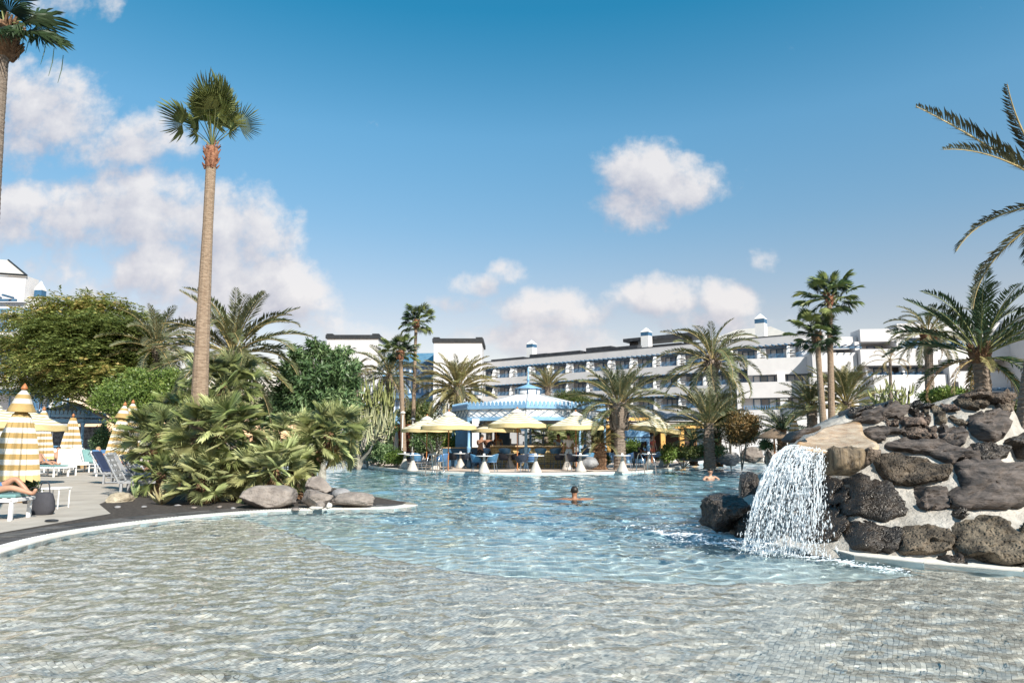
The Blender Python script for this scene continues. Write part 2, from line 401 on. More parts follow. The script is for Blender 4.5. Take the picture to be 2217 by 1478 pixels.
# pool basin: heightfield floor
curve = [G(*q) for q in [(430, 1118), (520, 1125), (600, 1145), (740, 1193), (1000, 1237), (1250, 1256), (1500, 1264), (1750, 1262), (1900, 1256), (2010, 1247)]]
cxs = np.array([p.x for p in curve]); cys = np.array([p.y for p in curve])
def shelf_y(x): return float(np.interp(x, cxs, cys))
xs = np.arange(-14, 24, .3); ys = np.concatenate([np.arange(-9.5, 12.5, .25), np.arange(12.5, 50, .8)])
X, Y = np.meshgrid(xs, ys); SY = np.interp(X, cxs, cys, left=99, right=99)
SY = np.where(X < cxs[0], 99, SY); SY = np.where(X > cxs[-1], 99, SY)
dd = Y - SY
Zf = np.where(dd < .2, -.17, -.18 - np.minimum(.85, (dd - .2) * .10))
Zf = np.where((X > cxs[-1]) & (Y > 9.2), -.9, Zf)
Zf = np.where((SY > 90) & (Y > 15), -1.1, Zf)
Zf = np.where((X < cxs[0]) & (Y <= 15), -.17, Zf)
ny, nx = X.shape; idx = np.arange(ny * nx).reshape(ny, nx)
Fc = np.stack([idx[:-1, :-1], idx[:-1, 1:], idx[1:, 1:], idx[1:, :-1]], -1).reshape(-1, 4)
def floor_mat():
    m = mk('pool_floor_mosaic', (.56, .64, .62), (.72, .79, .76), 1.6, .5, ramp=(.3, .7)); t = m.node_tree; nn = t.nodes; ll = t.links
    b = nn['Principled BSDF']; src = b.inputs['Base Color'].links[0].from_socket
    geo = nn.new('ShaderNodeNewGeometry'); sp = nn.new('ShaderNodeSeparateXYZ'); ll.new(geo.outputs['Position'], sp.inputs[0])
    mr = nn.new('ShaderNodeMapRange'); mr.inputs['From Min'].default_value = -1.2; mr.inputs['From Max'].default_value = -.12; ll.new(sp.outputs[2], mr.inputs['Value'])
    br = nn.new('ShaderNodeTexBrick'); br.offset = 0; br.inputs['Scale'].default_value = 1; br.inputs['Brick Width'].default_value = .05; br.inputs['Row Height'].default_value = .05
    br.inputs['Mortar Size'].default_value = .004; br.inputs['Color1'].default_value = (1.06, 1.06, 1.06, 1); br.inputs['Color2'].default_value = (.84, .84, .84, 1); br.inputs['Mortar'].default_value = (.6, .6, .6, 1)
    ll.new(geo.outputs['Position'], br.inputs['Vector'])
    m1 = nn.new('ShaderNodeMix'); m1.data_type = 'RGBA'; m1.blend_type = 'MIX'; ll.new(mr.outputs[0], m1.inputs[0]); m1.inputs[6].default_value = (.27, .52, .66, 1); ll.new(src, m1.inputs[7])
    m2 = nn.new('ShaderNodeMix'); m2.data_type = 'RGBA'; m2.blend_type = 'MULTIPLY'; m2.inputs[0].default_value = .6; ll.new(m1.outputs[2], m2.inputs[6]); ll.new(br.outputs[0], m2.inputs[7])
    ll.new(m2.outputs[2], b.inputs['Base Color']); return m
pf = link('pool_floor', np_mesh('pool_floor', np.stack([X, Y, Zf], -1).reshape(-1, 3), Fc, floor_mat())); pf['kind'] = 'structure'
# basin walls under the waterline
mb = MB(); n = len(outline)
for i in range(n):
    a = outline[i]; b = outline[(i + 1) % n]
    mb.add([(a.x, a.y, -1.4), (b.x, b.y, -1.4), (b.x, b.y, .048), (a.x, a.y, .048)], [(0, 1, 2, 3)])
o = mb.build('pool_wall', mk('pool_wall_tile', (.30, .42, .46), (.42, .55, .58), 3, .5)); o['kind'] = 'structure'
# water: one rippled clear surface, lit through by real caustics
def water_mat():
    m = bpy.data.materials.new('pool_water'); m.use_nodes = True; t = m.node_tree; nn = t.nodes; ll = t.links; nn.clear()
    out = nn.new('ShaderNodeOutputMaterial'); gl = nn.new('ShaderNodeBsdfGlass'); gl.inputs['IOR'].default_value = 1.33; gl.inputs['Roughness'].default_value = 0.0
    gl.inputs['Color'].default_value = (.97, 1, 1, 1); ll.new(gl.outputs[0], out.inputs[0]); return m
def inside(xx, yy, poly):
    c = np.zeros(len(xx), bool); j = len(poly) - 1
    for i in range(len(poly)):
        xi, yi, xj, yj = poly[i].x, poly[i].y, poly[j].x, poly[j].y
        if yi != yj:
            c ^= ((yi > yy) != (yj > yy)) & (xx < (xj - xi) * (yy - yi) / (yj - yi) + xi)
        j = i
    return c
cs = curve[0]; ce = curve[-1]
iL = min(range(len(left_edge)), key=lambda i: (left_edge[i] - cs).length)
nr_ = len(outline) - (len(right_edge) - 1) + 12      # first outline vertex right of the shelf edge
iR = min(range(len(outline) - 6, len(outline)), key=lambda i: (outline[i] - ce).length)
shallow = [outline[i] for i in range(iL)] + [Vector((p.x, p.y, 0)) for p in curve] + outline[iR + 1:]
def ripples(x, y, seed=4, lam=(.12, .55), n=42, slope=.020):
    r_ = np.random.RandomState(seed); z = np.zeros_like(x)
    for i in range(n):
        l = lam[0] * (lam[1] / lam[0]) ** r_.random_sample(); th = r_.normal() * .8 + 1.35; k = 2 * math.pi / l
        z += slope / k * 1.6 * np.sin(k * (x * math.cos(th) + y * math.sin(th)) + r_.uniform(0, 6.28) + .8 * np.sin(x * 1.3 + i) + .6 * np.sin(y * 1.7 + i * 2))
    return z
def surf_h(x, y):
    d = np.clip((y - np.interp(x, cxs, cys)) / 4, 0, 1); k_ = .75 + .5 * d
    wf_ = np.exp(-((x - 3.6) ** 2 + (y - 10.6) ** 2) / 6)
    return ripples(x, y) * (1 - .5 * d) + ripples(x, y, 9, (.45, 2.2), 26, .0125) * d * (1 + 1.2 * wf_) + ripples(x, y, 12, (.2, .6), 18, .025) * wf_
def water_part(x0, x1, y0, y1, SP):
    gx, gy = np.meshgrid(np.arange(x0, x1 + 1e-6, SP), np.arange(y0, y1 + 1e-6, SP)); ok_ = inside(gx.ravel(), gy.ravel(), outline).reshape(gx.shape)
    # one cell past the rim, under the coping
    g2 = ok_.copy(); g2[1:] |= ok_[:-1]; g2[:-1] |= ok_[1:]; g2[:, 1:] |= ok_[:, :-1]; g2[:, :-1] |= ok_[:, 1:]
    ok_ = g2 & (np.abs(gx) < .85 * np.maximum(gy, 1) + 4)
    q_ = ok_[:-1, :-1] & ok_[1:, :-1] & ok_[:-1, 1:] & ok_[1:, 1:]
    ix = np.arange(gx.size).reshape(gx.shape); F4 = np.stack([ix[:-1, :-1], ix[:-1, 1:], ix[1:, 1:], ix[1:, :-1]], -1)[q_]
    us, inv = np.unique(F4, return_inverse=True); X_, Y_ = gx.ravel()[us], gy.ravel()[us]
    return np.stack([X_, Y_, surf_h(X_, Y_)], -1), inv.reshape(-1, 4)
V1, F1 = water_part(-10.0, 11.0, 2.0, 16.004, .04)
V2, F2 = water_part(-14.08, 24.0, 16.0, 46, .11)
ws = link('water', np_mesh('water', np.concatenate([V1, V2]), np.concatenate([F1, F2 + len(V1)]), water_mat(), smooth=True)); ws['kind'] = 'structure'
ws.cycles.is_caustics_caster = True
# mosaic tiles on the shelf
TW = .033; ang = R(-32)
TILEM = mk('grey_mosaic_tile', (.36, .325, .28), (.80, .73, .64), 5, .45, tint=True, c3=(.92, .86, .78))
gx, gy = np.meshgrid(np.arange(-380, 400), np.arange(-360, 360))
gx = gx.ravel().astype(float); gy = gy.ravel().astype(float)
wob = 1.3 * np.sin(gx * .03 + gy * .014) + 1.1 * np.sin(gy * .05 - gx * .022) + .5 * np.sin(gx * .08 + 1.3)
ux = (gx + wob) * TW; uy = (gy + .8 * wob) * TW
wx = ux * math.cos(ang) - uy * math.sin(ang) - 1.5; wy = ux * math.sin(ang) + uy * math.cos(ang) + 8.0
lx = np.array([p.x for p in Lp]); ly = np.array([p.y for p in Lp])
keep = (wy > 3.1) & (np.abs(wx) < .79 * wy + 1.2) & (wy < np.interp(wx, cxs, cys, left=20, right=20) + .12)
keep &= inside(wx, wy, outline); keep &= (wy < 14.5)
wx, wy = wx[keep], wy[keep]
nr = np.random.RandomState(3)
dist = (wx - 3.6) ** 2 + (wy - 5.0) ** 2; order = np.argsort(dist); wx = wx[order]; wy = wy[order]
def tiles_np(wx, wy, sides=True):
    n = len(wx); hw = TW * .475; t = np.array([[-1, -1], [1, -1], [1, 1], [-1, 1]]) * hw
    c, s = math.cos(ang), math.sin(ang); t = np.stack([t[:, 0] * c - t[:, 1] * s, t[:, 0] * s + t[:, 1] * c], -1); wx = wx + nr.uniform(-.002, .002, n) * (n > 1); wy = wy + nr.uniform(-.002, .002, n) * (n > 1)
    V = np.zeros((n, 8, 3)); ztop = -.140 + nr.uniform(-.0008, .0008, n)
    for k in range(4):
        for q, zz in ((k, -.1412), (k + 4, None)):
            sc_ = 1.0 if q < 4 else .995
            V[:, q, 0] = wx + t[k, 0] * sc_; V[:, q, 1] = wy + t[k, 1] * sc_; V[:, q, 2] = ztop if zz is None else zz
    V[:, 4, 2] += nr.uniform(-.0005, .0005, n)
    f = np.array([[4, 5, 6, 7], [0, 1, 5, 4], [1, 2, 6, 5], [2, 3, 7, 6], [3, 0, 4, 7]] if sides else [[4, 5, 6, 7]])
    Fc = (np.arange(n)[:, None, None] * 8 + f[None]).reshape(-1, 4)
    sm = .5 + .25 * np.sin(wx * 9 + 3 * np.sin(wy * 7)) + .25 * np.sin(wy * 23 + 2 * np.sin(wx * 5)); tint = np.repeat(np.clip(.9 * nr.beta(1.3, 1.1, n) + .1 * sm, 0, 1), 8)  # random tile tone plus faint painted streaks imitating light mottled by ripples
    return V.reshape(-1, 3), Fc, tint
shelf = sheet('beach_entry_floor', [(p.x, p.y) for p in Lp if p.y > 4] [:1] + [(-8.6, 3.8), (8.6, 3.8)] + [(9, 8.4)] + [(p.x, p.y + .16) for p in reversed(curve)] + [(-8.6, 12)], -.1432, mk('tile_bed', (.22, .20, .18), (.32, .29, .26), 9, .9))
shelf.location = (0, 0, .0005); shelf.cycles.is_caustics_receiver = True; pf.cycles.is_caustics_receiver = True
nearm = wy[300:] < 0; V, Fc, tt = tiles_np(wx[300:][nearm], wy[300:][nearm]); Vb, Fb_, tb_ = tiles_np(wx[300:][~nearm], wy[300:][~nearm], False)
V, Fc, tt = np.concatenate([V, Vb]), np.concatenate([Fc, Fb_ + len(V)]), np.concatenate([tt, tb_])
o = link('mosaic_tiling', np_mesh('mosaic_tiling', V, Fc, TILEM, tt), shelf); o['kind'] = 'stuff'; o.cycles.is_caustics_receiver = True
for i in range(300):
    V, Fc, tt = tiles_np(np.array([wx[i]]), np.array([wy[i]]), False); V[:, 0] -= wx[i]; V[:, 1] -= wy[i]
    o = link('tile', np_mesh('tile', V, Fc, TILEM, tt), shelf, (wx[i], wy[i], 0)); o.cycles.is_caustics_receiver = True
# coping and paving along the edges
def strip_blocks(name, line, d0, d1, z0, z1, mat, parent, jit=.0, every=1, gap=.012, rr=random.Random(5)):
    A = offs(line, d0); B = offs(line, d1)
    i = 0; made = 0
    while i < len(A) - 1:
        st = every if not isinstance(every, tuple) else rr.choice(every)
        j = min(i + st, len(A) - 1)
        a0, a1, b1, b0 = A[i].copy(), A[j].copy(), B[j].copy(), B[i].copy()
        ta = (a1 - a0); la = ta.length
        if la > .05:
            ta.normalize(); a0 += ta * gap; a1 -= ta * gap
            tb = (b1 - b0)
            if tb.length > .03: tb.normalize(); b0 += tb * gap; b1 -= tb * gap
            top = z1 + rr.uniform(-jit, jit)
            mid = []
            c = (a0 + a1 + b0 + b1) / 4
            ia, ib = [A[k] for k in range(i + 1, j)], [B[k] for k in range(i + 1, j)]
            ring = [a0] + ia + [a1, b1] + ib[::-1] + [b0]
            m = len(ring); vs = [(p.x - c.x, p.y - c.y, z0) for p in ring] + [(p.x - c.x, p.y - c.y, top) for p in ring]
            fs = [tuple(range(m, 2 * m)), tuple(reversed(range(m)))] + [(k, (k + 1) % m, m + (k + 1) % m, m + k) for k in range(m)]
            mb = MB(); mb.add(vs, fs); o = mb.build(name, mat, parent); o.location = (c.x, c.y, 0); made += 1
        i = j
    return made
cp = empty('pool_coping', (0, 0, 0)); cp['kind'] = 'structure'
le = [p for p in left_edge if p.y > 3]
strip_blocks('tile', le, 0.0, .28, -.1, .066, COPING, cp, .001, 1, .004)
strip_blocks('tile', far_edge, 0.0, .30, -.1, .115, COPING, cp, .001, 2, .004)
strip_blocks('tile', [p for p in Rk[10:]], 0.0, .45, -.1, .06, COPING, cp, .002, 1, .004)
strip_blocks('tile', Rk[0:6], .0, .8, -.1, .07, COPING, cp, .002, 1, .004)
# drain slots beside the coping
gl_ = smoothline([p for p in left_edge if p.y > 5], .045); ga, gb = offs(gl_, .287), offs(gl_, .328); mb = MB()
for a_, b_ in zip(ga, gb):
    d_ = (b_ - a_).normalized(); s_ = Vector((-d_.y, d_.x, 0)) * .012
    mb.add([Vector((q.x, q.y, z)) for z in (.03, .068) for q in (a_ - s_, a_ + s_, b_ + s_, b_ - s_)], [(4, 5, 6, 7), (0, 1, 5, 4), (1, 2, 6, 5), (2, 3, 7, 6), (3, 0, 4, 7)])
o = mb.build('drain_grille', WHITE); o['kind'] = 'stuff'
pv = empty('dark_paving', (0, 0, 0)); pv['kind'] = 'structure'
strip_blocks('paver', le, .335, .66, -.1, .064, PAVER, pv, .004, (1, 2), .008)
strip_blocks('paver', le, .675, 1.04, -.1, .064, PAVER, pv, .004, (1, 2), .008)
strip_blocks('paver', far_edge[2:], .31, .75, -.05, .118, PAVER, pv, .003, (1, 2), .008)
# left terrace
lt = [p for p in offs(left_edge, 1.03) if p.y > 3]
terr = [(p.x, p.y) for p in lt if p.x < D(205, 1112).x] + [tuple(D(240, 1110).xy), tuple(D(215, 1090).xy), tuple(D(330, 1040).xy), tuple(D(470, 1010).xy)] + [(-14, 42), (-60, 60), (-60, 3)]
sheet('terrace', terr, .058, DECK)
bed = [tuple(p.xy) for p in offs(left_edge, .9) if p.x > D(150, 1120).x] + [tuple(D(860, 1094).xy)] + [(p.x - .0, p.y - .15) for p in back_edge[2:-1]] + [tuple(D(470, 1010).xy), tuple(D(330, 1040).xy), tuple(D(215, 1090).xy), tuple(D(240, 1110).xy)]
sheet('soil_bed', bed, .061, SOIL)
# bar deck
fe = offs(far_edge[2:], .74)
deck = [(p.x, p.y) for p in fe] + [tuple(D(1640, 985).xy), (22, 60), (-22, 60), tuple(D(700, 985).xy)]
sheet('bar_deck', deck, .110, DECKP)
# ------------------------------------------------------------------ palms
def pinnate(name, L, leaf, n=46, arch=60, seed=0, mats=None, wid=.035, vee=28, droop=25, sweep=48, bare=.16, twist=0):
    r = random.Random(seed); vs = []; fs = []; mi = []
    K = 14; pts = []; dirs = []
    p = Vector((0, 0, 0)); side = r.uniform(-.12, .12)
    for i in range(K + 1):
        t = i / K; a = -R(arch) * t ** 1.4
        d = Vector((math.cos(a), side * t, math.sin(a))).normalized(); pts.append(p.copy()); dirs.append(d); p = p + d * (L / K)
    mb = MB(); mb.tube(pts, [L * .011 * (1 - .85 * i / K) + .004 for i in range(K + 1)], 3, 1, True, False)
    for i in range(n):
        t = bare + (1 - bare) * (i + .5) / n; x = t * K; k = min(K - 1, int(x)); f = x - k
        c = pts[k].lerp(pts[k + 1], f); d = dirs[k].lerp(dirs[k + 1], f).normalized()
        s_ = Vector((0, 1, 0)); s_ = (s_ - d * s_.dot(d)).normalized(); u = d.cross(s_) * -1
        if u.z < 0: u = -u
        tw = R(twist) * t
        prof = (math.sin(math.pi * min(1, .12 + t * .86)) ** .6) * (1.0 if t > .25 else .6 + 1.6 * (t - bare))
        for sg in (-1, 1):
            l = leaf * prof * r.uniform(.85, 1.12); sw = R(sweep + 18 * (t - .5) + r.uniform(-9, 9)); ve = R(vee + r.uniform(-14, 14))
            dd = d * math.cos(sw) + (s_ * sg * math.cos(ve) + u * math.sin(ve)) * math.sin(sw)
            w_ = wid * (.7 + .5 * prof)
            nn_ = d.cross(dd).normalized(); wv = dd.cross(nn_).normalized() * w_
            m = c + dd * l * .5 + wv * .5 - Vector((0, 0, l * .02)); m2 = c + dd * l * .5 - wv * .5 - Vector((0, 0, l * .02))
            tip = c + dd * l - Vector((0, 0, l * math.sin(R(droop)) * .35 * r.uniform(.5, 1.4)))
            mb.add([c, m, tip, m2], [(0, 1, 2, 3)], 0)
    return mb.mesh(name, mats)
def fan(name, Lp_, Rr, n=30, seed=0, mats=None, spread=140, droop=.25, fold=.5, cup=.12, wd=.8, tilt=0):
    r = random.Random(seed); mb = MB()
    K = 6; pts = []
    for i in range(K + 1):
        t = i / K; pts.append(Vector((Lp_ * t, 0, -Lp_ * .14 * t * t)))
    mb.tube(pts, [.022 * (1 - .45 * i / K) * (.6 + .4 * Rr) for i in range(K + 1)], 4, 1, True, False)
    hub = pts[-1]
    for i in range(n):
        a = R(-spread + 2 * spread * (i + .5) / n); da = R(spread / n) * wd
        pr = Rr * (1 - .28 * abs(a / R(spread)) ** 2) * r.uniform(.9, 1.06)
        def pt(rad, ang_, dz): return hub + Vector((math.cos(ang_) * rad, math.sin(ang_) * rad * .96, cup * rad * abs(math.sin(ang_)) + dz))
        m = pr * fold; z = .03 * Rr
        zt = -droop * pr * r.uniform(.3, 1.3)
        TR = Matrix.Rotation(R(tilt), 3, 'Y')
        pt0 = pt; pt = lambda rad, ang_, dz, pt0=pt0: hub + TR @ (pt0(rad, ang_, dz) - hub)
        mb.add([hub, pt(m, a - da, -z), pt(m, a, z), pt(m, a + da, -z), pt(pr * .8, a + r.uniform(-.02, .02), z + zt * .45), pt(pr, a + r.uniform(-.04, .04), zt)],
               [(0, 1, 2), (0, 2, 3), (1, 4, 2), (2, 4, 3), (1, 5, 4), (4, 5, 3)], 0)
    return mb.mesh(name, mats)
def trunk_mesh(pts, rad, n=12, rings=.06, ringh=.12, seed=0, mat=None, spiky=0.0):
    """curved trunk with leaf-scar rings; pts world points relative to base"""
    r = random.Random(seed); P_ = []; Q = []
    L_ = sum((Vector(b) - Vector(a)).length for a, b in zip(pts, pts[1:])); m = max(6, int(L_ / ringh))
    sp = [Vector(p) for p in pts]
    def at(t):
        x = t * (len(sp) - 1); k = min(len(sp) - 2, int(x)); f = x - k
        p0, p1, p2, p3 = sp[max(0, k - 1)], sp[k], sp[k + 1], sp[min(len(sp) - 1, k + 2)]
        return .5 * ((2 * p1) + (p2 - p0) * f + (2 * p0 - 5 * p1 + 4 * p2 - p3) * f * f + (3 * p1 - p0 - 3 * p2 + p3) * f ** 3)
    for i in range(m * 2 + 1):
        t = i / (m * 2); x = t * (len(rad) - 1); k = min(len(rad) - 2, int(x)); rr = rad[k] * (1 - (x - k)) + rad[k + 1] * (x - k)
        P_.append(at(t)); Q.append(rr * (1 + (rings if i % 2 else -rings * .4) * r.uniform(.5, 1.3)))
    mb = MB(); mb.tube(P_, Q, n, 0, False)
    vs = []
    for i, v in enumerate(mb.v):
        k = i // n; c = P_[k]; q = Vector(v) - c
        vs.append(tuple(c + q * (1 + spiky * r.uniform(-1, 1.6))))
    mb.v = vs
    return mb.mesh('trunk', mat)
DATE = [pinnate('frond', 3.0, .50, 52, a, 10 + i, [LF_DATE, RACH], .045, vee=22) for i, a in enumerate((35, 55, 75, 95))]
DATEG = [pinnate('frond', 3.0, .50, 50, a, 20 + i, [LF_DATEG, RACH], .045) for i, a in enumerate((40, 60, 80, 100))]
DATEY = [pinnate('frond', 3.0, .46, 52, a, 30 + i, [LF_YEL, RACH], .05) for i, a in enumerate((35, 55, 80))]
DATED = [pinnate('frond', 3.0, .55, 52, a, 40 + i, [LF_DARK, RACHG], .05) for i, a in enumerate((25, 45, 65))]
DRYF = [pinnate('frond', 3.0, .40, 36, a, 50 + i, [LF_DRY, RACH], .04, droop=50) for i, a in enumerate((70, 100))]
CYC = [pinnate('frond', 1.3, .17, 44, a, 60 + i, [LF_DATE, RACH], .016, bare=.08, sweep=65) for i, a in enumerate((50, 80))]
CYCD = [pinnate('frond', 1.3, .20, 44, a, 64 + i, [LF_DARK, RACHG], .02, bare=.08, sweep=65) for i, a in enumerate((40, 70))]
FANW = [fan('frond', 1.15, .85, 34, 70 + i, [LF_FAN, RACHG], 108, droop=d, fold=.5) for i, d in enumerate((.12, .3, .5))]
FAND = [fan('frond', .68, .74, 28, 80 + i, [LF_DARK, RACHG], 120, droop=d, fold=.5) for i, d in enumerate((.25, .5))]
MED = [fan('frond', .66, .52, 34, 90 + i, [LF_MED, RACHG], 130, droop=d, fold=.17, cup=.15, wd=.42, tilt=tl) for i, (d, tl) in enumerate(((.02, -8), (.05, 5), (.12, 22), (.1, 40)))]
MEDG = [fan('frond', .66, .50, 34, 95 + i, [LF_FAN, RACHG], 130, droop=d, fold=.17, cup=.15, wd=.42, tilt=tl) for i, (d, tl) in enumerate(((.03, 0), (.1, 15), (.15, 35)))]
DRYFAN = [fan('frond', .5, .5, 20, 99, [LF_DRY, RACH], 120, droop=.6, fold=.4)]
def put_frond(me, parent, c, az, el, s, roll=0.0):
    o = link('frond', me, parent)
    M = Matrix.Rotation(az, 4, 'Z') @ Matrix.Rotation(-el, 4, 'Y') @ Matrix.Rotation(roll, 4, 'X') @ Matrix.Scale(s, 4)
    M.translation = c; o.matrix_basis = M
    return o
def crown(parent, c, meshes, n, Lr, e0=85, e1=-35, pw=1.0, seed=0, natural=3.0, sv=.12, dry=None, dryn=0, drye=(-35, -75), r0=.12, azs=None, rolls=.35):
    r = random.Random(seed)
    for i in range(n):
        t = (i + .5) / n; el = R(e0 + (e1 - e0) * t ** pw + r.uniform(-7, 7)); az = i * 2.39996 + r.uniform(-.2, .2)
        if azs: az = azs(i, t, r)
        sc_ = Lr / natural * (1 - sv * r.random()) * (.82 if t < .12 else 1)
        cc = c + Vector((math.cos(az) * math.cos(el) * r0, math.sin(az) * math.cos(el) * r0, -t * r0 * 1.8))
        put_frond(r.choice(meshes), parent, cc, az, el, sc_, r.uniform(-rolls, rolls))
    for i in range(dryn):
        az = r.uniform(0, 6.28); el = R(r.uniform(*drye)); put_frond(r.choice(dry), parent, c - Vector((0, 0, r0 * 2)), az, el, Lr / natural * r.uniform(.6, .85), r.uniform(-.5, .5))
def palm(name, label, cat, cpx, Y, base, r_top, r_base, meshes, n, Lr_px, seed, tmat=TRUNKG, gz=.08, group=None, bend=(0, 0), bulge=None, btop=.0, rings=.06, trunk=True, natural=3.0, spiky=.02, **k):
    """cpx: picture point of the crown's centre at distance Y; base: picture x (and own distance) of the foot"""
    c = P(cpx[0], cpx[1], Y); bx = base[0]; bY = base[1] if len(base) > 1 else Y
    # foot point: on the ground straight under the picture x of the trunk's foot
    b = P(bx, base[2] if len(base) > 2 else 953, bY); b.z = gz
    e = empty(name, b, label, cat, group); cr = c - b
    if trunk:
        h = cr.z; mid = [Vector((0, 0, 0)), cr * .33 + Vector((bend[0], bend[1], 0)), cr * .68 + Vector((bend[0] * .8, bend[1] * .8, 0)), cr - Vector((0, 0, btop))]
        me = trunk_mesh(mid, [r_base * 1.15, r_base, (r_top + r_base) / 2, r_top, r_top], 12, rings, max(.08, r_top * .55), seed, tmat, spiky)
        link('trunk', me, e)
    if bulge:
        mb = MB(); rb, hb, bm_ = bulge; rr = random.Random(seed)
        mb.lathe([(r_top * 1.02, -hb), (rb * .9, -hb * .85), (rb, -hb * .5), (rb * 1.05, -hb * .2), (rb * .8, 0), (rb * .4, .05 * hb)], 12, cr, 0, True, lambda a, z, k_: a * rr.uniform(.9, 1.08))
        for i in range(44):
            a = rr.uniform(0, 6.28); zz = -hb * rr.random(); q = cr + Vector((math.cos(a) * rb * .9, math.sin(a) * rb * .9, zz))
            mb.bar(q, q + Vector((math.cos(a) * rb * .45, math.sin(a) * rb * .45, rb * rr.uniform(.4, 1.0))), rb * .16, 4, rb * .07)
        mb.build('leaf_base', bm_, e)
    crown(e, cr, meshes, n, Lr_px * Y / FPX, seed=seed, natural=natural, **k)
    return e
FB = lambda rb, hb, m=None: (rb, hb, m or TRUNKR)
# --- tall fan palm in front
tp = palm('fan_palm', 'tallest fan palm with smooth pale trunk rising above the low fan palm clump', 'palm tree', (459, 318), 17, (432, 17, 953), .125, .205, FANW, 0, 100, 1, tmat=TRUNK, rings=.012, spiky=.004, bend=(-.02, 0), bulge=FB(.16, .62))
c = P(459, 318, 17) - tp.location
r_ = random.Random(4)
def toward(e, c, px, py, Y, me, s, roll=0.0, lift=0.0, base=None):
    """frond whose end lies toward the given point at distance Y"""
    t = P(px, py, Y) - Vector(e.location) - c; az = math.atan2(t.y, t.x); el = math.atan2(t.z, math.hypot(t.x, t.y)) + R(lift)
    return put_frond(me, e, c, az, el, s, roll)
for i, (px, py, dY, s, roll) in enumerate([(436, 190, .2, .92, 1.2), (448, 180, -.5, .95, .8), (470, 178, .4, .97, -1.0), (484, 190, -.3, .95, -1.3), (450, 200, -.6, .85, .3), (472, 205, -.6, .86, -.2), (500, 205, .5, .92, -1.3), (424, 205, .6, .86, 1.3),
        (455, 185, .7, .95, .5), (475, 195, .7, .9, .2), (442, 235, -.4, .72, 1.0), (484, 240, -.4, .7, -1.0)]):
    toward(tp, c, px, py, 17 + dY, FANW[i % 2], s, roll)
for px, py, dY, s, roll, l in [(340, 262, .1, .86, .9, 16), (560, 272, 0, .78, -.9, 16), (362, 240, .8, .7, .8, 12), (540, 246, .7, .66, -.6, 10)]:
    toward(tp, c, px, py, 17 + dY, FANW[2], s, roll, l)
# --- fan palm at the picture's upper left
t2 = palm('fan_palm', 'tall fan palm cut by the picture edge with shaggy brown skirt under its dark crown', 'palm tree', (8, 55), 11, (-40, 11, 953), .10, .14, FAND + FANW[1:], 0, 100, 2, tmat=TRUNKG, rings=.03, bulge=FB(.24, .62, TRUNKD))
c = P(8, 55, 11) - t2.location
for px, py, dY, s, roll, l in [(150, 60, .1, .60, 1.4, 10), (120, 110, -.4, .62, .5, 14), (90, 20, .5, .5, .3, 0), (140, 95, .5, .6, .8, 8), (60, -60, 0, .6, .2, 0), (-60, -60, 0, .6, .5, 0), (10, -100, .4, .6, 1, 0), (-90, 30, .2, .6, -1, 6), (-100, 90, -.3, .6, -1, 6),
        (40, -40, -.8, .55, 0, 0), (70, 90, -1, .45, .4, 0), (-40, 60, -.9, .5, .4, 0), (110, 40, -.6, .6, .9, 8), (-10, -20, 1, .6, .2, 0)]:
    toward(t2, c, px, py, 11 + dY, rng.choice(FAND), s * 1.25, roll, l)
for a in range(14):
    put_frond(DRYFAN[0], t2, c - Vector((0, 0, .22)), a * .45 + rng.random() * .3, R(-82 + rng.uniform(-6, 6)), .42, rng.uniform(-.4, .4))
for px, py in ((55, 115), (40, 130), (88, 140), (105, 165), (125, 180)):     # hanging flower stalks
    mb = MB(); q0 = Vector((.1, 0, .05)) + c; q1 = P(px + 12, py - 60, 11) - Vector(t2.location); q2 = P(px, py, 11) - Vector(t2.location)
    mb.tube([q1, (q1 + q2) / 2 + Vector((.02, 0, 0)), q2], [.006, .009, .004], 4); mb.build('flower_stalk', LF_DARK, t2)
G_D = 'date palms round the pool'; G_F = 'tall fan palms'
palm('date_palm', 'large bushy date palm directly behind the tallest smooth trunk', 'palm tree', (505, 760), 27, (520,), .22, .26, DATE + DATEG[:2], 56, 190, 3, e0=86, e1=-42, dry=DRYF, dryn=8, spiky=.1, bulge=FB(.38, .9, TRUNKG))
palm('date_palm', 'grey green palm half hidden behind the olive coloured tree', 'palm tree', (338, 748), 36, (345,), .2, .25, DATEG, 40, 122, 4, e0=84, e1=-30, spiky=.08)
palm('date_palm', 'dense golden green date palm left of the bar pavilion roof', 'palm tree', (990, 838), 42, (988,), .24, .28, DATEY + DATEG[:2] + DATEY, 66, 102, 5, e0=84, e1=-38, dry=DRYF, dryn=4, tmat=TRUNKG, spiky=.12, bulge=FB(.4, 1.2, TRUNKG))
palm('date_palm', 'arching date palm behind the smaller of two thin fan palms', 'palm tree', (843, 808), 46, (846,), .22, .26, DATEG + DATE[:1], 38, 98, 6, e0=80, e1=-28, dry=DRYF, dryn=8, spiky=.1)
palm('date_palm', 'brownish palm crown above the candelabra cactus tree', 'palm tree', (772, 800), 44, (776,), .2, .25, DATEG + DRYF, 26, 52, 66, e0=80, e1=-30, spiky=.1)
palm('date_palm', 'small upright palm rising behind the bar pavilion roof', 'palm tree', (1186, 836), 58, (1187,), .24, .28, DATE[:2] + DATEY[:1], 26, 62, 7, e0=86, e1=12, pw=.8, spiky=.1)
palm('date_palm', 'palm with thick rough trunk beside the right end of the bar terrace', 'palm tree', (1340, 872), 33, (1341,), .24, .27, DATEG[:3] + DATE[1:2], 44, 122, 8, e0=84, e1=-14, spiky=.07, rings=.05, bulge=FB(.40, 1.3, TRUNKG), dry=DRYF, dryn=2)
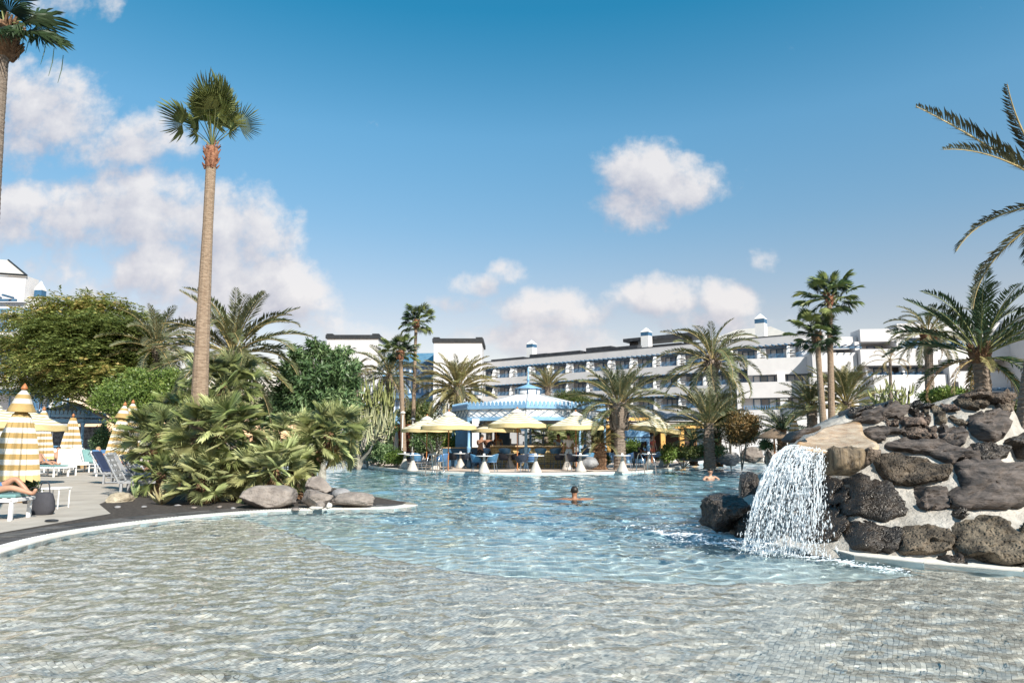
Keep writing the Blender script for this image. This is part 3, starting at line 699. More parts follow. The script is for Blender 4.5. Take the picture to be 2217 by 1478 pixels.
palm('date_palm', 'tallest date palm in front of the white hotel wing', 'palm tree', (1541, 778), 39, (1548,), .25, .27, DATE[1:] + DATEG[1:3], 34, 132, 9, e0=84, e1=-34, spiky=.06, bulge=FB(.40, .8, TRUNKG))
palm('date_palm', 'low date palm with upright fronds under the tallest date palm', 'palm tree', (1534, 916), 35, (1534,), .24, .28, DATE[:2] + DATEG[:2], 34, 118, 10, e0=86, e1=8, pw=.85, spiky=.1)
palm('date_palm', 'bushy palm clump behind the twin thin trunks', 'palm tree', (1832, 868), 29, (1832,), .2, .25, DATE[:3] + DATEY[:2], 46, 112, 11, e0=86, e1=-10, spiky=.1, dry=DRYF, dryn=4)
palm('date_palm', 'bushy palm clump just left of the twin thin trunks', 'palm tree', (1757, 878), 30, (1757,), .2, .25, DATE[:3] + DATEY[:1], 34, 92, 12, e0=86, e1=5, spiky=.1)
palm('date_palm', 'small thin palm with brown hanging fronds before the hotel wall', 'palm tree', (1927, 776), 45, (1928,), .09, .22, DATE[:2] + DRYF, 15, 56, 13, e0=75, e1=-20, spiky=.02)
palm('date_palm', 'slender date palm between the small thin palm and the big dark palm', 'palm tree', (2009, 715), 31, (2012,), .17, .22, DATEG + DATE[2:], 34, 94, 14, e0=84, e1=-38, spiky=.04, bulge=FB(.27, .7), dry=DRYF, dryn=4)
palm('date_palm', 'big dark green palm with broad fronds above the rock wall', 'palm tree', (2120, 752), 16.5, (2140,), .17, .21, DATED, 24, 205, 15, e0=84, e1=22, pw=.8, tmat=TRUNKG, spiky=.05, bulge=FB(.21, .4, TRUNKD), dry=DRYF + DATEY[:2] + DATED[2:], dryn=12, drye=(5, -35))
# far right palm leaning into the picture
rp = palm('date_palm', 'dark palm at the right picture edge reaching ragged fronds into the sky', 'palm tree', (2320, 440), 12, (2205, 12.5, 953), .15, .17, DATED, 0, 300, 16, tmat=TRUNKG, spiky=.03, bend=(-.25, 0))
c = P(2320, 440, 12) - rp.location
RF = [pinnate('frond', 3.0, .42, 60, a, 200 + a, [leafm('dark_olive_palm_leaf', (.03, .035, .02), (.10, .10, .055)), RACH], .035, vee=vv, droop=40, sweep=42) for a, vv in ((28, 60), (10, 45), (60, 30), (50, 50))]  # dark olive leaf colour, used only on this palm
for px, py, Y, me, s, l, ro in [(1970, 228, 12.3, RF[1], 1.08, 5, 0), (2035, 345, 12.0, RF[3], .86, 23, .1), (2105, 185, 11.9, RF[0], .84, 0, 1.5), (2160, 260, 11.5, RF[0], .6, 4, 1.3), (2170, 200, 12.4, RF[0], .62, 10, .8), (2300, 100, 12, RF[1], .9, 0, 0), (2240, 560, 11.6, RF[2], .62, 40, .5),
        (2150, 560, 12.2, RF[2], .80, 35, .3), (2180, 640, 12.6, RF[2], .86, 30, .3), (2230, 620, 11.4, RF[2], .8, 30, .3), (2450, 200, 12, RF[0], .9, 0, 0), (2500, 400, 12.4, RF[0], .9, 10, 0), (2420, 600, 12.3, RF[2], .9, 20, 0), (2200, 330, 10.8, RF[0], .6, 15, .2)]:
    toward(rp, c, px, py, Y, me, s, ro, l)
# thin fan palms
palm('fan_palm', 'tallest of the two thin fan palms left of the bar pavilion', 'palm tree', (901, 692), 45, (893,), .10, .14, FAND + FANW[1:], 34, 40, 17, e0=86, e1=-40, natural=1.7, group=G_F, tmat=TRUNK, bulge=FB(.19, .6, TRUNKR), rings=.03)
palm('fan_palm', 'lower of the two thin fan palms left of the bar pavilion', 'palm tree', (867, 758), 42, (876,), .12, .16, FANW + FAND, 36, 48, 18, e0=86, e1=-30, natural=1.9, group=G_F, tmat=TRUNK, bulge=FB(.2, .6, TRUNKR), rings=.03)
palm('fan_palm', 'taller of the twin fan palms rising behind the waterfall rocks', 'palm tree', (1795, 640), 26, (1798,), .10, .13, FAND + FANW[1:], 34, 72, 19, e0=84, e1=-42, natural=1.8, group=G_F, tmat=TRUNK, bulge=FB(.15, .4, TRUNKR), rings=.02)
palm('fan_palm', 'shorter of the twin fan palms rising behind the waterfall rocks', 'palm tree', (1768, 722), 26, (1786,), .10, .135, FAND + FANW[1:2], 30, 62, 20, e0=86, e1=-35, natural=1.8, group=G_F, tmat=TRUNK, bulge=FB(.15, .4, TRUNKD), rings=.02)
# low fan palm clump
def medpalm(label, cx_, cy_, Y, rad, n, seed, meshes, by, lean=0, e1=-50, foot=None):
    e = palm('low_fan_palm', label, 'fan palm', (cx_, cy_), Y, (foot if foot else cx_, Y, 953), .10, .12, meshes, int(n * .85), rad, seed, tmat=TRUNKD, natural=1.12, e0=86, e1=e1, pw=.9, spiky=.25, group='low fan palms in the bed', gz=.06, r0=.06, sv=.25, rolls=1.0, dry=DRYFAN, dryn=5)
    return e
medpalm('largest round crown of the low fan palm clump, below the tallest trunk', 470, 938, 16.6, 118, 84, 31, MED + MEDG, 1085)
medpalm('fan palm crown touching the soil under the largest round crown', 440, 1032, 16.0, 88, 56, 32, MED, 1085, e1=-30)
medpalm('fan palm crown behind the big flat boulder', 596, 1010, 16.4, 92, 60, 33, MED, 1085, e1=-35)
medpalm('fan palm crown above and behind the one over the big flat boulder', 640, 950, 17.6, 88, 56, 34, MED + MEDG, 1085)
medpalm('fan palm crown leaning out over the water, last of the clump', 715, 935, 17.4, 92, 56, 35, MED + MEDG, 1085, foot=655)
medpalm('dark leafed fan palm crown beside the closed striped parasols', 345, 938, 19.0, 90, 56, 36, MEDG + MED[:1], 1075)
medpalm('shaded fan palm between the sunbathers and the clump', 352, 1022, 18.2, 62, 36, 37, MEDG, 1075, e1=-20)
medpalm('fan palm crown high behind the clump, left of the leafy mango tree', 486, 830, 23.0, 96, 54, 38, MEDG + MED[:1], 1075)
medpalm('fan palm crown behind the clump left of the tallest trunk', 395, 900, 22.0, 92, 48, 39, MEDG, 1075)
medpalm('small fan palm filling the gap under the clump by the boulders', 520, 1050, 16.8, 66, 40, 40, MED, 1085, e1=-10)
# cycads
def cycad(label, x, y, Y, rad, n, seed, meshes, gz=.1, r=.2, e1=0):
    return palm('cycad', label, 'cycad', (x, y), Y, (x,), r, r * 1.1, meshes, n, rad, seed, tmat=TRUNKD, natural=1.25, e0=70, e1=e1, gz=gz, spiky=.15, rings=.12, r0=.08)
cycad('cycad with pineapple shaped trunk beside the grey deck boulder', 1297, 958, 33.5, 68, 34, 41, CYC, r=.30)
cycad('dark cycad between the croton bush and the restaurant', 1553, 945, 37, 58, 34, 42, CYCD)
cycad('glossy dark cycad behind the straw parasol', 1692, 925, 33, 72, 40, 43, CYCD)
cycad('dark cycad at the end of the restaurant front', 1500, 950, 39, 48, 30, 44, CYCD)
palm('low_fan_palm', 'bright green fan palm seen through the open bar', 'fan palm', (1180, 945), 44, (1180,), .2, .22, MED, 34, 48, 45, natural=1.12, e0=80, e1=-30, tmat=TRUNKG)
# far fillers behind the bar
palm('date_palm', 'low palm between the bar pavilion and the thin fan palm trunks', 'palm tree', (930, 935), 48, (930,), .2, .22, DATEG + DATE[:1], 30, 55, 46, e0=80, e1=0, spiky=.1)
# aloes
def aloe(label, x, y, Y, L_, n, seed, mats, el=(20, 80)):
    r = random.Random(seed); b = D(x, y); e = empty('aloe', b, label, 'aloe plant')
    for i in range(n):
        az = i * 2.4; ev = R(r.uniform(*el)); l = L_ * r.uniform(.75, 1.1); w_ = .045; pts = []
        for k in range(6):
            t = k / 5; pts.append(Vector((math.cos(az) * math.cos(ev + t * .35) * l * t, math.sin(az) * math.cos(ev + t * .35) * l * t, math.sin(ev + t * .2) * l * t + .02)))
        mb = MB(); mb.tube(pts, [w_, w_ * .95, w_ * .8, w_ * .6, w_ * .35, .004], 5, 0, True); mb.build('leaf', mats, e)
    return e
ALOE = mk('pale_aloe_leaf', (.34, .30, .16), (.46, .42, .24), 4, .5, rand=.2)
ALOEG = mk('green_aloe_leaf', (.13, .19, .08), (.30, .34, .16), 4, .5, rand=.2)
aloe('large pale orange aloe on the dark soil in front of the fan palms', 350, 1090, 15, .52, 24, 1, ALOE, (12, 85))
aloe('smaller green aloe beside the tan rock', 294, 1076, 16, .42, 14, 2, ALOEG, (35, 85))
aloe('pale agave by the restaurant planting at the water', 1476, 1000, 35, .7, 18, 3, ALOEG, (20, 80))
# ------------------------------------------------------------------ broadleaf trees, shrubs
def leafcloud(name, blobs, n, size, mat, seed, parent=None, aspect=.42, shell=.55, flat=0.0, spray=0, off=Vector((0, 0, 0)), tb=0.0, hang=0.0):
    """many leaf-sized faces through the crown's volume; blobs = (centre, (rx,ry,rz))"""
    rs = np.random.RandomState(seed); vol = np.array([b[1][0] * b[1][1] * b[1][2] for b in blobs]) ** .67; pr = vol / vol.sum()
    m = n if not spray else max(1, n // spray)
    bi = rs.choice(len(blobs), m, p=pr); C = np.array([list(b[0]) for b in blobs])[bi]; S = np.array([b[1] for b in blobs])[bi]
    d = rs.normal(size=(m, 3)); d /= np.linalg.norm(d, axis=1)[:, None]
    rad = 1 - shell * rs.random_sample(m) ** 1.6
    lump = 1 + .22 * np.sin(d[:, 0] * 5 + bi * 1.7) * np.sin(d[:, 1] * 6 + bi) + .16 * np.sin(d[:, 2] * 9 + bi * 2.3) + .1 * rs.normal(size=m)
    p = C + d * S * (rad * lump)[:, None]
    tint = np.clip(.45 + .22 * d[:, 2] * 0 + .28 * np.sin(bi * 12.9) + rs.normal(size=m) * .16 + tb, 0, 1)
    if spray:
        ax = d.copy(); ax[:, 2] = ax[:, 2] * .35 - .12 + .2 * rs.normal(size=m); ax[:, :2] += rs.normal(size=(m, 2)) * .35
        ax /= np.linalg.norm(ax, axis=1)[:, None]
        k = spray; t = (np.arange(k) // 2) / (k / 2); sgn = np.where(np.arange(k) % 2, 1, -1)
        up = np.array([0, 0, 1.0]); sd = np.cross(ax, up); sd /= np.linalg.norm(sd, axis=1)[:, None] + 1e-6
        Ls = size * 4.2
        base = p[:, None, :] + ax[:, None, :] * (t * Ls)[None, :, None]; base[:, :, 2] -= (t ** 2 * Ls * .25)[None]
        dirl = ax[:, None, :] * .45 + sd[:, None, :] * sgn[None, :, None]; dirl = dirl + rs.normal(size=dirl.shape) * .2
        dirl /= np.linalg.norm(dirl, axis=2)[:, :, None]
        p = base.reshape(-1, 3); a = dirl.reshape(-1, 3); tint = np.repeat(tint, k)
        nrm = np.tile(up, (len(p), 1)) + rs.normal(size=(len(p), 3)) * .35
    else:
        a = rs.normal(size=(m, 3)) + d * .7; a[:, 2] -= hang; nrm = d + rs.normal(size=(m, 3)) * .8 + np.array([0, 0, flat])
        a /= np.linalg.norm(a, axis=1)[:, None]
    b = np.cross(nrm, a); b /= np.linalg.norm(b, axis=1)[:, None] + 1e-6
    nl = len(p); s = size * rs.uniform(.65, 1.25, nl)[:, None]
    nn_ = np.cross(a, b)
    V = np.stack([p, p + a * s * .5 + b * s * aspect * .5, p + a * s - nn_ * s * .12, p + a * s * .5 - b * s * aspect * .5], 1).reshape(-1, 3) - np.array(list(off))
    Fc = np.arange(nl * 4).reshape(nl, 4)
    return link(name, np_mesh(name, V, Fc, mat, np.repeat(np.clip(tint + rs.normal(size=nl) * .08, 0, 1), 4)), parent)
def limbs(name, base, tips, r0, mat, parent, seed=0, fork=.35, bend=.15):
    r = random.Random(seed); mb = MB(); top = Vector((0, 0, 0))
    zc = min(t[2] for t in tips) * fork; f = Vector((r.uniform(-.1, .1), r.uniform(-.1, .1), max(.15, zc)))
    mb.tube([Vector((0, 0, -.1)), f * .5 + Vector((.04, 0, 0)), f], [r0 * 1.25, r0, r0 * .85], 8)
    for t in tips:
        t = Vector(t); m = f.lerp(t, .5) + Vector((r.uniform(-bend, bend), r.uniform(-bend, bend), bend)) * t.length * .3
        mb.tube([f, m, t], [r0 * .6, r0 * .38, r0 * .12], 6)
    return mb.build(name, mat, parent)
def tree(name, label, cat, Y, blobs_px, n, size, mat, seed, foot, bark=BARKG, r0=.12, gz=.08, gr=1.0, **k):
    """blobs_px: (px, py, rx_px, ry_px, dY)"""
    b = P(foot, 953, Y); b.z = gz; e = empty(name, b, label, cat)
    bl = []
    for px, py, rx, ry, dY in blobs_px:
        YY = Y + dY; c = P(px, py, YY); q = YY / FPX; bl.append((c, (rx * q * gr, (rx + ry) * .5 * q * gr, ry * q * gr)))
    leafcloud('crown', bl, n, size, mat, seed, e, off=Vector(b), **k)
    limbs('trunk', b, [tuple(c - b) for c, s in bl], r0, bark, e, seed)
    return e
tree('feathery_tree', 'broad olive green feathery tree with orange patches in front of the hotel side wing', 'tree', 37,
     [(185, 715, 90, 34, 0), (85, 752, 62, 26, .6), (262, 752, 68, 30, .6), (66, 690, 44, 18, 1.5), (140, 664, 44, 18, 0), (215, 660, 46, 18, 1), (55, 800, 48, 20, .5), (235, 812, 76, 26, -1.6), (145, 785, 76, 24, -1.8), (305, 700, 36, 26, 2), (160, 832, 56, 16, -1.2), (120, 715, 60, 20, -1.2), (225, 705, 60, 20, -1.4), (180, 750, 66, 20, -2), (300, 770, 40, 24, -.6), (95, 835, 30, 12, -.8), (20, 740, 26, 12, .8), (28, 835, 22, 10, .2)], 110000, .21, TL_OLIVE, 5, 318, r0=.2, spray=16, aspect=.42, shell=.6, tb=.1, gr=1.1)
tree('bushy_tree', 'bright green bushy tree below the feathery tree and above the low fan palms', 'tree', 31,
     [(280, 862, 66, 40, 0), (335, 830, 52, 34, .4), (240, 850, 34, 24, .5), (368, 862, 36, 40, 0), (310, 905, 60, 36, 0), (215, 872, 22, 18, .4), (300, 812, 30, 16, .4), (375, 815, 20, 20, 0)], 24000, .13, TL_GREEN, 6, 300, r0=.12, tb=.08)
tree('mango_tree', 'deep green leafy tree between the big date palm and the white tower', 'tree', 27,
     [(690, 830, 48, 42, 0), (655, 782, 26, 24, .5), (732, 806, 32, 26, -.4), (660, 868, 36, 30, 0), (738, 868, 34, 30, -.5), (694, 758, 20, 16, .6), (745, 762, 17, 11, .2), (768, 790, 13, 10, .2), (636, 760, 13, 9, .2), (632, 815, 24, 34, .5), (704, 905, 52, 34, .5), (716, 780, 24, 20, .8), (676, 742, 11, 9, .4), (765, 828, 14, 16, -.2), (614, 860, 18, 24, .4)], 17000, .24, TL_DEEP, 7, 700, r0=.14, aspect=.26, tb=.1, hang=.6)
tree('dragon_tree', 'dome shaped dragon tree crown rising over the bar pavilion roof', 'tree', 50, [(1232, 868, 42, 17, 0), (1255, 878, 26, 14, -.5), (1208, 876, 22, 14, 0)], 9000, .30, TL_MIX, 8, 1232, r0=.25, aspect=.16, tb=.2)
def shrub(label, px, py, rx, ry, Y, n, size, mat, seed, gz=.1, **k):
    c = P(px, py, Y); q = Y / FPX; b = Vector((c.x, Y, gz)); e = empty('shrub', b, label, 'shrub'); r = random.Random(seed)
    bl = [(c, (rx * .7 * q, rx * .5 * q, ry * .8 * q))]
    for i in range(5): bl.append((c + Vector((r.uniform(-.65, .65) * rx * q, r.uniform(-.5, .5) * q * rx, r.uniform(-.5, .3) * ry * q)), (rx * .4 * q, rx * .4 * q, ry * .55 * q)))
    leafcloud('foliage', bl, n, size, mat, seed, e, off=Vector(b), **k)
    mb = MB()
    for c_, s_ in bl: mb.tube([Vector((0, 0, -.05)), (c_ - b) * .5 + Vector((.03, 0, 0)), c_ - b], [.03, .02, .008], 5)
    mb.build('stem', BARKG, e); return e
shrub('low yellow green shrub behind the front left sun lounger', 42, 1050, 48, 28, 17.5, 5200, .09, TL_MIX, 1, .06, tb=.15)
shrub('dark glossy hedge shrub at the foot of the cactus tree', 822, 978, 52, 26, 37, 6000, .14, TL_DEEP, 2, tb=.2)
shrub('lower leafy shrub at the left end of the bar terrace', 858, 988, 26, 16, 35.5, 2600, .12, TL_GREEN, 3)
shrub('leafy shrub wall behind the left terrace tables', 945, 950, 60, 34, 40, 6500, .16, TL_DEEP, 4, tb=.15)
shrub('yellow green bush beside the blue panel of the bar', 978, 962, 22, 20, 38, 1800, .15, TL_GREEN, 5, tb=.2)
shrub('coppery croton bush leaning over the pool boulders', 1602, 928, 50, 46, 33.5, 11000, .13, TL_COP, 6, tb=.12)
shrub('green and copper bush beside the low date palm', 1578, 900, 36, 24, 36, 4200, .14, TL_MIX, 7, tb=.1)
shrub('green bush in the planting bed in front of the restaurant columns', 1478, 976, 50, 17, 36, 5600, .13, TL_MIX, 8)
shrub('pale leafed plant bush beside the last terrace table', 1443, 980, 20, 22, 35.5, 2000, .14, TL_GREEN, 9)
shrub('dark low bush behind the long boulder at the water', 1533, 977, 34, 18, 35.5, 3800, .12, TL_DEEP, 10, tb=.15)
shrub('small bush under the cycad behind the grey deck boulder', 1302, 992, 22, 13, 34, 1800, .13, TL_MIX, 11)
shrub('bushy plants behind the palm with the thick rough trunk', 1372, 968, 28, 20, 38, 2400, .15, TL_GREEN, 12)
shrub('small bush between the straw parasol and the pool boulders', 1660, 962, 18, 14, 31, 1400, .1, TL_DEEP, 13)
shrub('clipped green hedge behind the top of the rock wall', 2060, 858, 66, 22, 19, 7500, .09, TL_GREEN, 14, .3)
shrub('darker hedge below the big dark palm on the rocks', 2170, 895, 40, 40, 16, 3800, .09, TL_MIX, 15, .3)
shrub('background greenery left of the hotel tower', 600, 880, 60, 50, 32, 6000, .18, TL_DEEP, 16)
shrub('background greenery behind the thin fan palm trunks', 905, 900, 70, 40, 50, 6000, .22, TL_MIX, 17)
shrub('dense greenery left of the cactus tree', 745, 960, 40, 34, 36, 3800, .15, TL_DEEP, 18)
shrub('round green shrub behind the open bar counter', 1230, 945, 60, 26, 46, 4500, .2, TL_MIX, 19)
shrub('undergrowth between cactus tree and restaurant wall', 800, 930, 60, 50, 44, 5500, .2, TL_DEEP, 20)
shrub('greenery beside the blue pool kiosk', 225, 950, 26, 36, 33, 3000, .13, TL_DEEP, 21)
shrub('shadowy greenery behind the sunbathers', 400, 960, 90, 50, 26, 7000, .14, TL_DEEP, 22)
# candelabra euphorbia
def euphorbia(label, Y, foot, arms, mat, seed, gz=.1, r=.05, hs=1.0):
    b = P(foot, 953, Y); b.z = gz; e = empty('candelabra_cactus', b, label, 'cactus tree'); rr = random.Random(seed); mbt = MB()
    tips = []
    for px, py in arms:
        t = P(px, py, Y + rr.uniform(-1, 1)) - b; m = Vector((t.x * .55, t.y * .6, t.z * .45))
        mbt.tube([Vector((0, 0, -.1)), Vector((t.x * .15, t.y * .15, t.z * .22)), m, t], [r * 2.2, r * 1.8, r * 1.3, r * .9], 6); tips.append((m, t))
    mbt.build('trunk', BARKG, e)
    for m, t in tips:
        for k in range(17):
            q = m.lerp(t, rr.uniform(.3, 1)); a = rr.uniform(0, 6.28); o = rr.uniform(.12, .5); h = rr.uniform(.4, 1.0) * hs; o *= hs
            p1 = q + Vector((math.cos(a) * o, math.sin(a) * o, .08)); p2 = p1 + Vector((math.cos(a) * .08, math.sin(a) * .08, h))
            mb = MB(); mb.tube([q, p1, p1.lerp(p2, .5), p2], [r * .7, r * .8, r * .75, r * .35], 5); mb.build('arm', mat, e)
    return e
EUPH = mk('cactus_green', (.16, .19, .07), (.32, .33, .13), 6, .6, rand=.25)
EUPHP = mk('cactus_pale', (.28, .29, .16), (.46, .46, .28), 6, .6, rand=.25)
euphorbia('large candelabra cactus tree with upright green arms left of the fan palm trunks', 39, 800, [(752, 850), (775, 835), (800, 850), (820, 840), (842, 850), (760, 890), (790, 880), (830, 885), (850, 880), (812, 870), (740, 880), (780, 862), (815, 855), (845, 865), (765, 868)], EUPH, 1, r=.052)
euphorbia('pale forked cactus tree leaning over the pool edge', 36.5, 778, [(800, 915), (835, 905), (770, 920), (820, 935), (850, 925), (790, 900)], EUPHP, 2, r=.05)
euphorbia('row of small candelabra cactus behind the rock wall top', 21, 1935, [(1912, 850), (1925, 842), (1940, 846), (1955, 850), (1968, 846), (1895, 866), (1948, 862)], EUPH, 3, .3, r=.03, hs=.35)
for i, (f, tips) in enumerate([(938, [(905, 945), (925, 940), (950, 945), (970, 935)]), (951, [(936, 928), (958, 930), (944, 940)])]):
    b = P(f, 953, 36 + i); b.z = .1
    e = empty('frangipani', b, ['pale forked bare trunk under the leftmost terrace parasol', 'gnarled grey trunk between the two left terrace parasols'][i], 'tree')
    limbs('trunk', b, [tuple(P(x, y, 36 + i) - b) for x, y in tips], .10, mk('pale_bark', (.4, .38, .33), (.58, .55, .48), 8, .8) if i == 0 else BARKG, e, i)
    leafcloud('crown', [(P(x, y - 6, 36 + i), (.4, .4, .2)) for x, y in tips], 700, .2, TL_GREEN, 3 + i, e, off=b, aspect=.2)
# ------------------------------------------------------------------ loose rocks
rockpx(526, 1048, 644, 1100, 15.2, 3, ROCKB, 'large smooth grey brown boulder in front of the low fan palms', 1.0, cuts=7, rough=.06)
rockpx(650, 1058, 722, 1101, 15.0, 8, ROCKB, 'angular boulder with dark left face in the middle of the spit', .55, cuts=12)
rockpx(664, 1030, 722, 1072, 15.9, 12, ROCKB, 'pointed boulder standing behind the angular boulder', .5, cuts=12)
rockpx(712, 1064, 814, 1097, 15.2, 17, ROCKB, 'long pitted boulder at the tip of the spit', .55, cuts=9, rough=.12)
rockpx(718, 1056, 760, 1078, 15.8, 21, ROCKG, 'smooth oval stone lying against the long pitted boulder', .35, cuts=2, rough=.04)
rockpx(684, 1085, 704, 1100, 14.6, 25, ROCKB, 'small round stone in front of the angular boulder', .2, cuts=2, rough=.05)
rockpx(705, 1087, 720, 1099, 14.6, 29, CREAM, 'small white stone on the spit', .14, cuts=6)
rockpx(668, 1095, 700, 1101, 14.3, 31, CREAM, 'flat white stone slab lying by the coping', .15, cuts=5)
rockpx(226, 1064, 282, 1095, 16.6, 33, ROCKT, 'blocky tan rock at the corner of the dark soil bed', .6, cuts=12)
for i, (x, y) in enumerate([(312, 1098), (420, 1100), (385, 1095), (475, 1098), (255, 1098), (640, 1103), (505, 1101)]):
    p = D(x, y); rock('pebble', tuple(p - Vector((0, 0, .02))), (.12 + .03 * (i % 3), .1, .06), 40 + i, ROCKB if i % 2 else ROCKG, 'small loose pebble on the dark soil bed', 'pebble', sub=2, cuts=5, group='loose pebbles on the dark soil')
rockpx(1254, 988, 1296, 1014, 31.5, 50, ROCKG, 'smooth wedge shaped grey boulder on the bar terrace', .8, cuts=4, rough=.04)
rockpx(1550, 977, 1606, 1008, 36, 51, ROCKG, 'large grey boulder standing in the water behind the far swimmer', 1.1, cuts=10)
rockpx(1604, 966, 1652, 1002, 37, 52, ROCKB, 'brown boulder under the coppery croton bush', 1.0, cuts=10)
rockpx(1655, 972, 1690, 1006, 36, 53, ROCKB, 'brown boulder beside the falling water', .8, cuts=12)
rockpx(1468, 978, 1542, 998, 38.5, 54, ROCKB, 'long low boulder edging the restaurant planting', .9, cuts=8)
rockpx(1530, 980, 1556, 1002, 39, 55, ROCKG, 'small boulder between the long low boulder and the large grey boulder', .6, cuts=10)
rockpx(743, 978, 800, 1000, 41, 56, ROCKB, 'flat brown boulder on the far shore left of the terrace', 1.0, cuts=9)
rockpx(780, 984, 818, 1004, 39.5, 57, ROCKB, 'small dark boulder on the far shore beside the flat brown one', .6, cuts=10)
# ------------------------------------------------------------------ rock wall with waterfall
BASE = [(1560, 1150), (1600, 1162), (1680, 1178), (1780, 1198), (1850, 1207), (2000, 1222), (2217, 1240), (2420, 1262), (2600, 1285)]
TOP = [(1560, 1140), (1600, 1085), (1640, 1045), (1690, 1005), (1730, 958), (1760, 935), (1800, 905), (1850, 880), (1900, 872), (1960, 876), (2030, 868), (2075, 852), (2120, 846), (2180, 862), (2217, 930), (2300, 930), (2420, 1000), (2600, 1150)]
def terp(tab, x): return float(np.interp(x, [t[0] for t in tab], [t[1] for t in tab]))
def wallY(px, py):
    by = terp(BASE, px); ty = terp(TOP, px); Yb = G(px, by).y; wv = (by - py) / max(20, by - ty)
    D_ = 2.9 * min(1, (by - ty) / 330)
    Y = Yb + D_ * (max(0, wv) ** 1.1 + min(0, wv))
    if 1560 < px < 1900:          # hollow below the spout
        f = max(0, 1 - abs(px - 1720) / 130); g = max(0, min(1, (py - 978) / 25)) * max(0, min(1, (by - py) / 90))
        Y += 1.0 * f * g
    return Y
def wallP(px, py, d=0.0):
    return P(px, py, wallY(px, py) - d)
wroot = empty('rock_wall', G(1900, 1212), 'big wall of dark lava stones set in pale mortar beside the pool', 'rock wall')
W0 = Vector(wroot.location)
cols_ = np.arange(1560, 2601, 13); rows = 40; V = []; 
for px in cols_:
    by = terp(BASE, px) + 8; ty = terp(TOP, px) + 6
    for j in range(rows + 1):
        py = by + (ty - by) * j / rows; p = wallP(px, py)
        nz = noise.fractal(Vector((p.x * 1.1, p.y * 1.1, p.z * 1.6)), 1, 2, 4) * .16
        V.append((p.x, p.y + nz, p.z + nz * .3))
    p = wallP(px, ty); V.append((p.x * 1.02, p.y + .9, p.z - .05)); V.append((p.x * 1.05, p.y + 1.8, p.z * .5)); V.append((p.x * 1.08, p.y + 2.3, -.2))
V = np.array(V); k = rows + 4; idx = np.arange(len(V)).reshape(-1, k)
Fc = np.stack([idx[:-1, :-1], idx[1:, :-1], idx[1:, 1:], idx[:-1, 1:]], -1).reshape(-1, 4)
link('mortar', np_mesh('mortar', V - np.array(list(W0)), Fc, MORTAR, smooth=True), wroot)
def lerpclosed(pts, n):
    m = len(pts); out = []
    for i in range(n):
        t = i * m / n; k = int(t); f = t - k; a, b = pts[k % m], pts[(k + 1) % m]; out.append((a[0] + (b[0] - a[0]) * f, a[1] + (b[1] - a[1]) * f))
    return out
def outline_stone(pts, H, mat, seed, parent=wroot, name='stone', depth=.35, yfn=wallP, rough=.05, org=None, prot=0.02, flatness=7, grow=1.0):
    org = W0 if org is None else org
    N_ = 52; q0 = sum(p[0] for p in pts) / len(pts); q1 = sum(p[1] for p in pts) / len(pts); pts = [(q0 + (a - q0) * grow, q1 + (b - q1) * grow) for a, b in pts]; ring = [tuple(.5 * a + .5 * b for a, b in zip(p_, q_)) for p_, q_ in zip(catclosed(pts, N_), lerpclosed(pts, N_))]; cx_ = sum(p[0] for p in ring) / N_; cy_ = sum(p[1] for p in ring) / N_
    rr = random.Random(seed); vs = [];K = 11
    ctr = yfn(cx_, cy_); span = max((yfn(*ring[0]) - ctr).length, .05)
    for j in range(K + 1):
        s = j / K
        for i in range(N_):
            x = cx_ + (ring[i][0] - cx_) * s; y = cy_ + (ring[i][1] - cy_) * s
            p = yfn(x, y); h = H * (1 - s ** flatness) ** .55 + prot
            q = p + Vector((0, -h, h * .25))
            nz = noise.fractal(q * 3.2 + Vector((seed, 0, 0)), 1, 2, 5); n2 = noise.fractal(q * 11 + Vector((0, seed, 0)), 1, 2, 3)
            rd = (1 - abs(noise.noise(q * 5 + Vector((seed, seed, 0))))) 
            amp = rough * (1 if s < .99 else .4)
            q += Vector((0, -1, .2)) * (nz * amp * 1.5 + n2 * amp * .6 - (rd > .93) * amp * .5)
            if s > .9: q += Vector((nz * amp * .8, 0, n2 * amp * 1.2))
            vs.append(q - org)
    for i in range(N_):
        p = yfn(*ring[i]); d = Vector((p.x - ctr.x, 0, p.z - ctr.z)) * -.12; vs.append(p + Vector((0, depth, 0)) + d - org)
    fs = []
    for j in range(K + 1):
        for i in range(N_):
            a = j * N_ + i; b = j * N_ + (i + 1) % N_; c = b + N_; d = a + N_
            if j == 0: fs.append((a, c, d))
            else: fs.append((a, b, c, d))
    fs.append(tuple((K + 1) * N_ + i for i in range(N_)))
    mb = MB(); mb.add(vs, fs, 0, True); return mb.build(name, mat, parent)
def z6(l): return [(1780 + x / 3.359, 820 + y / 3.359) for x, y in l]
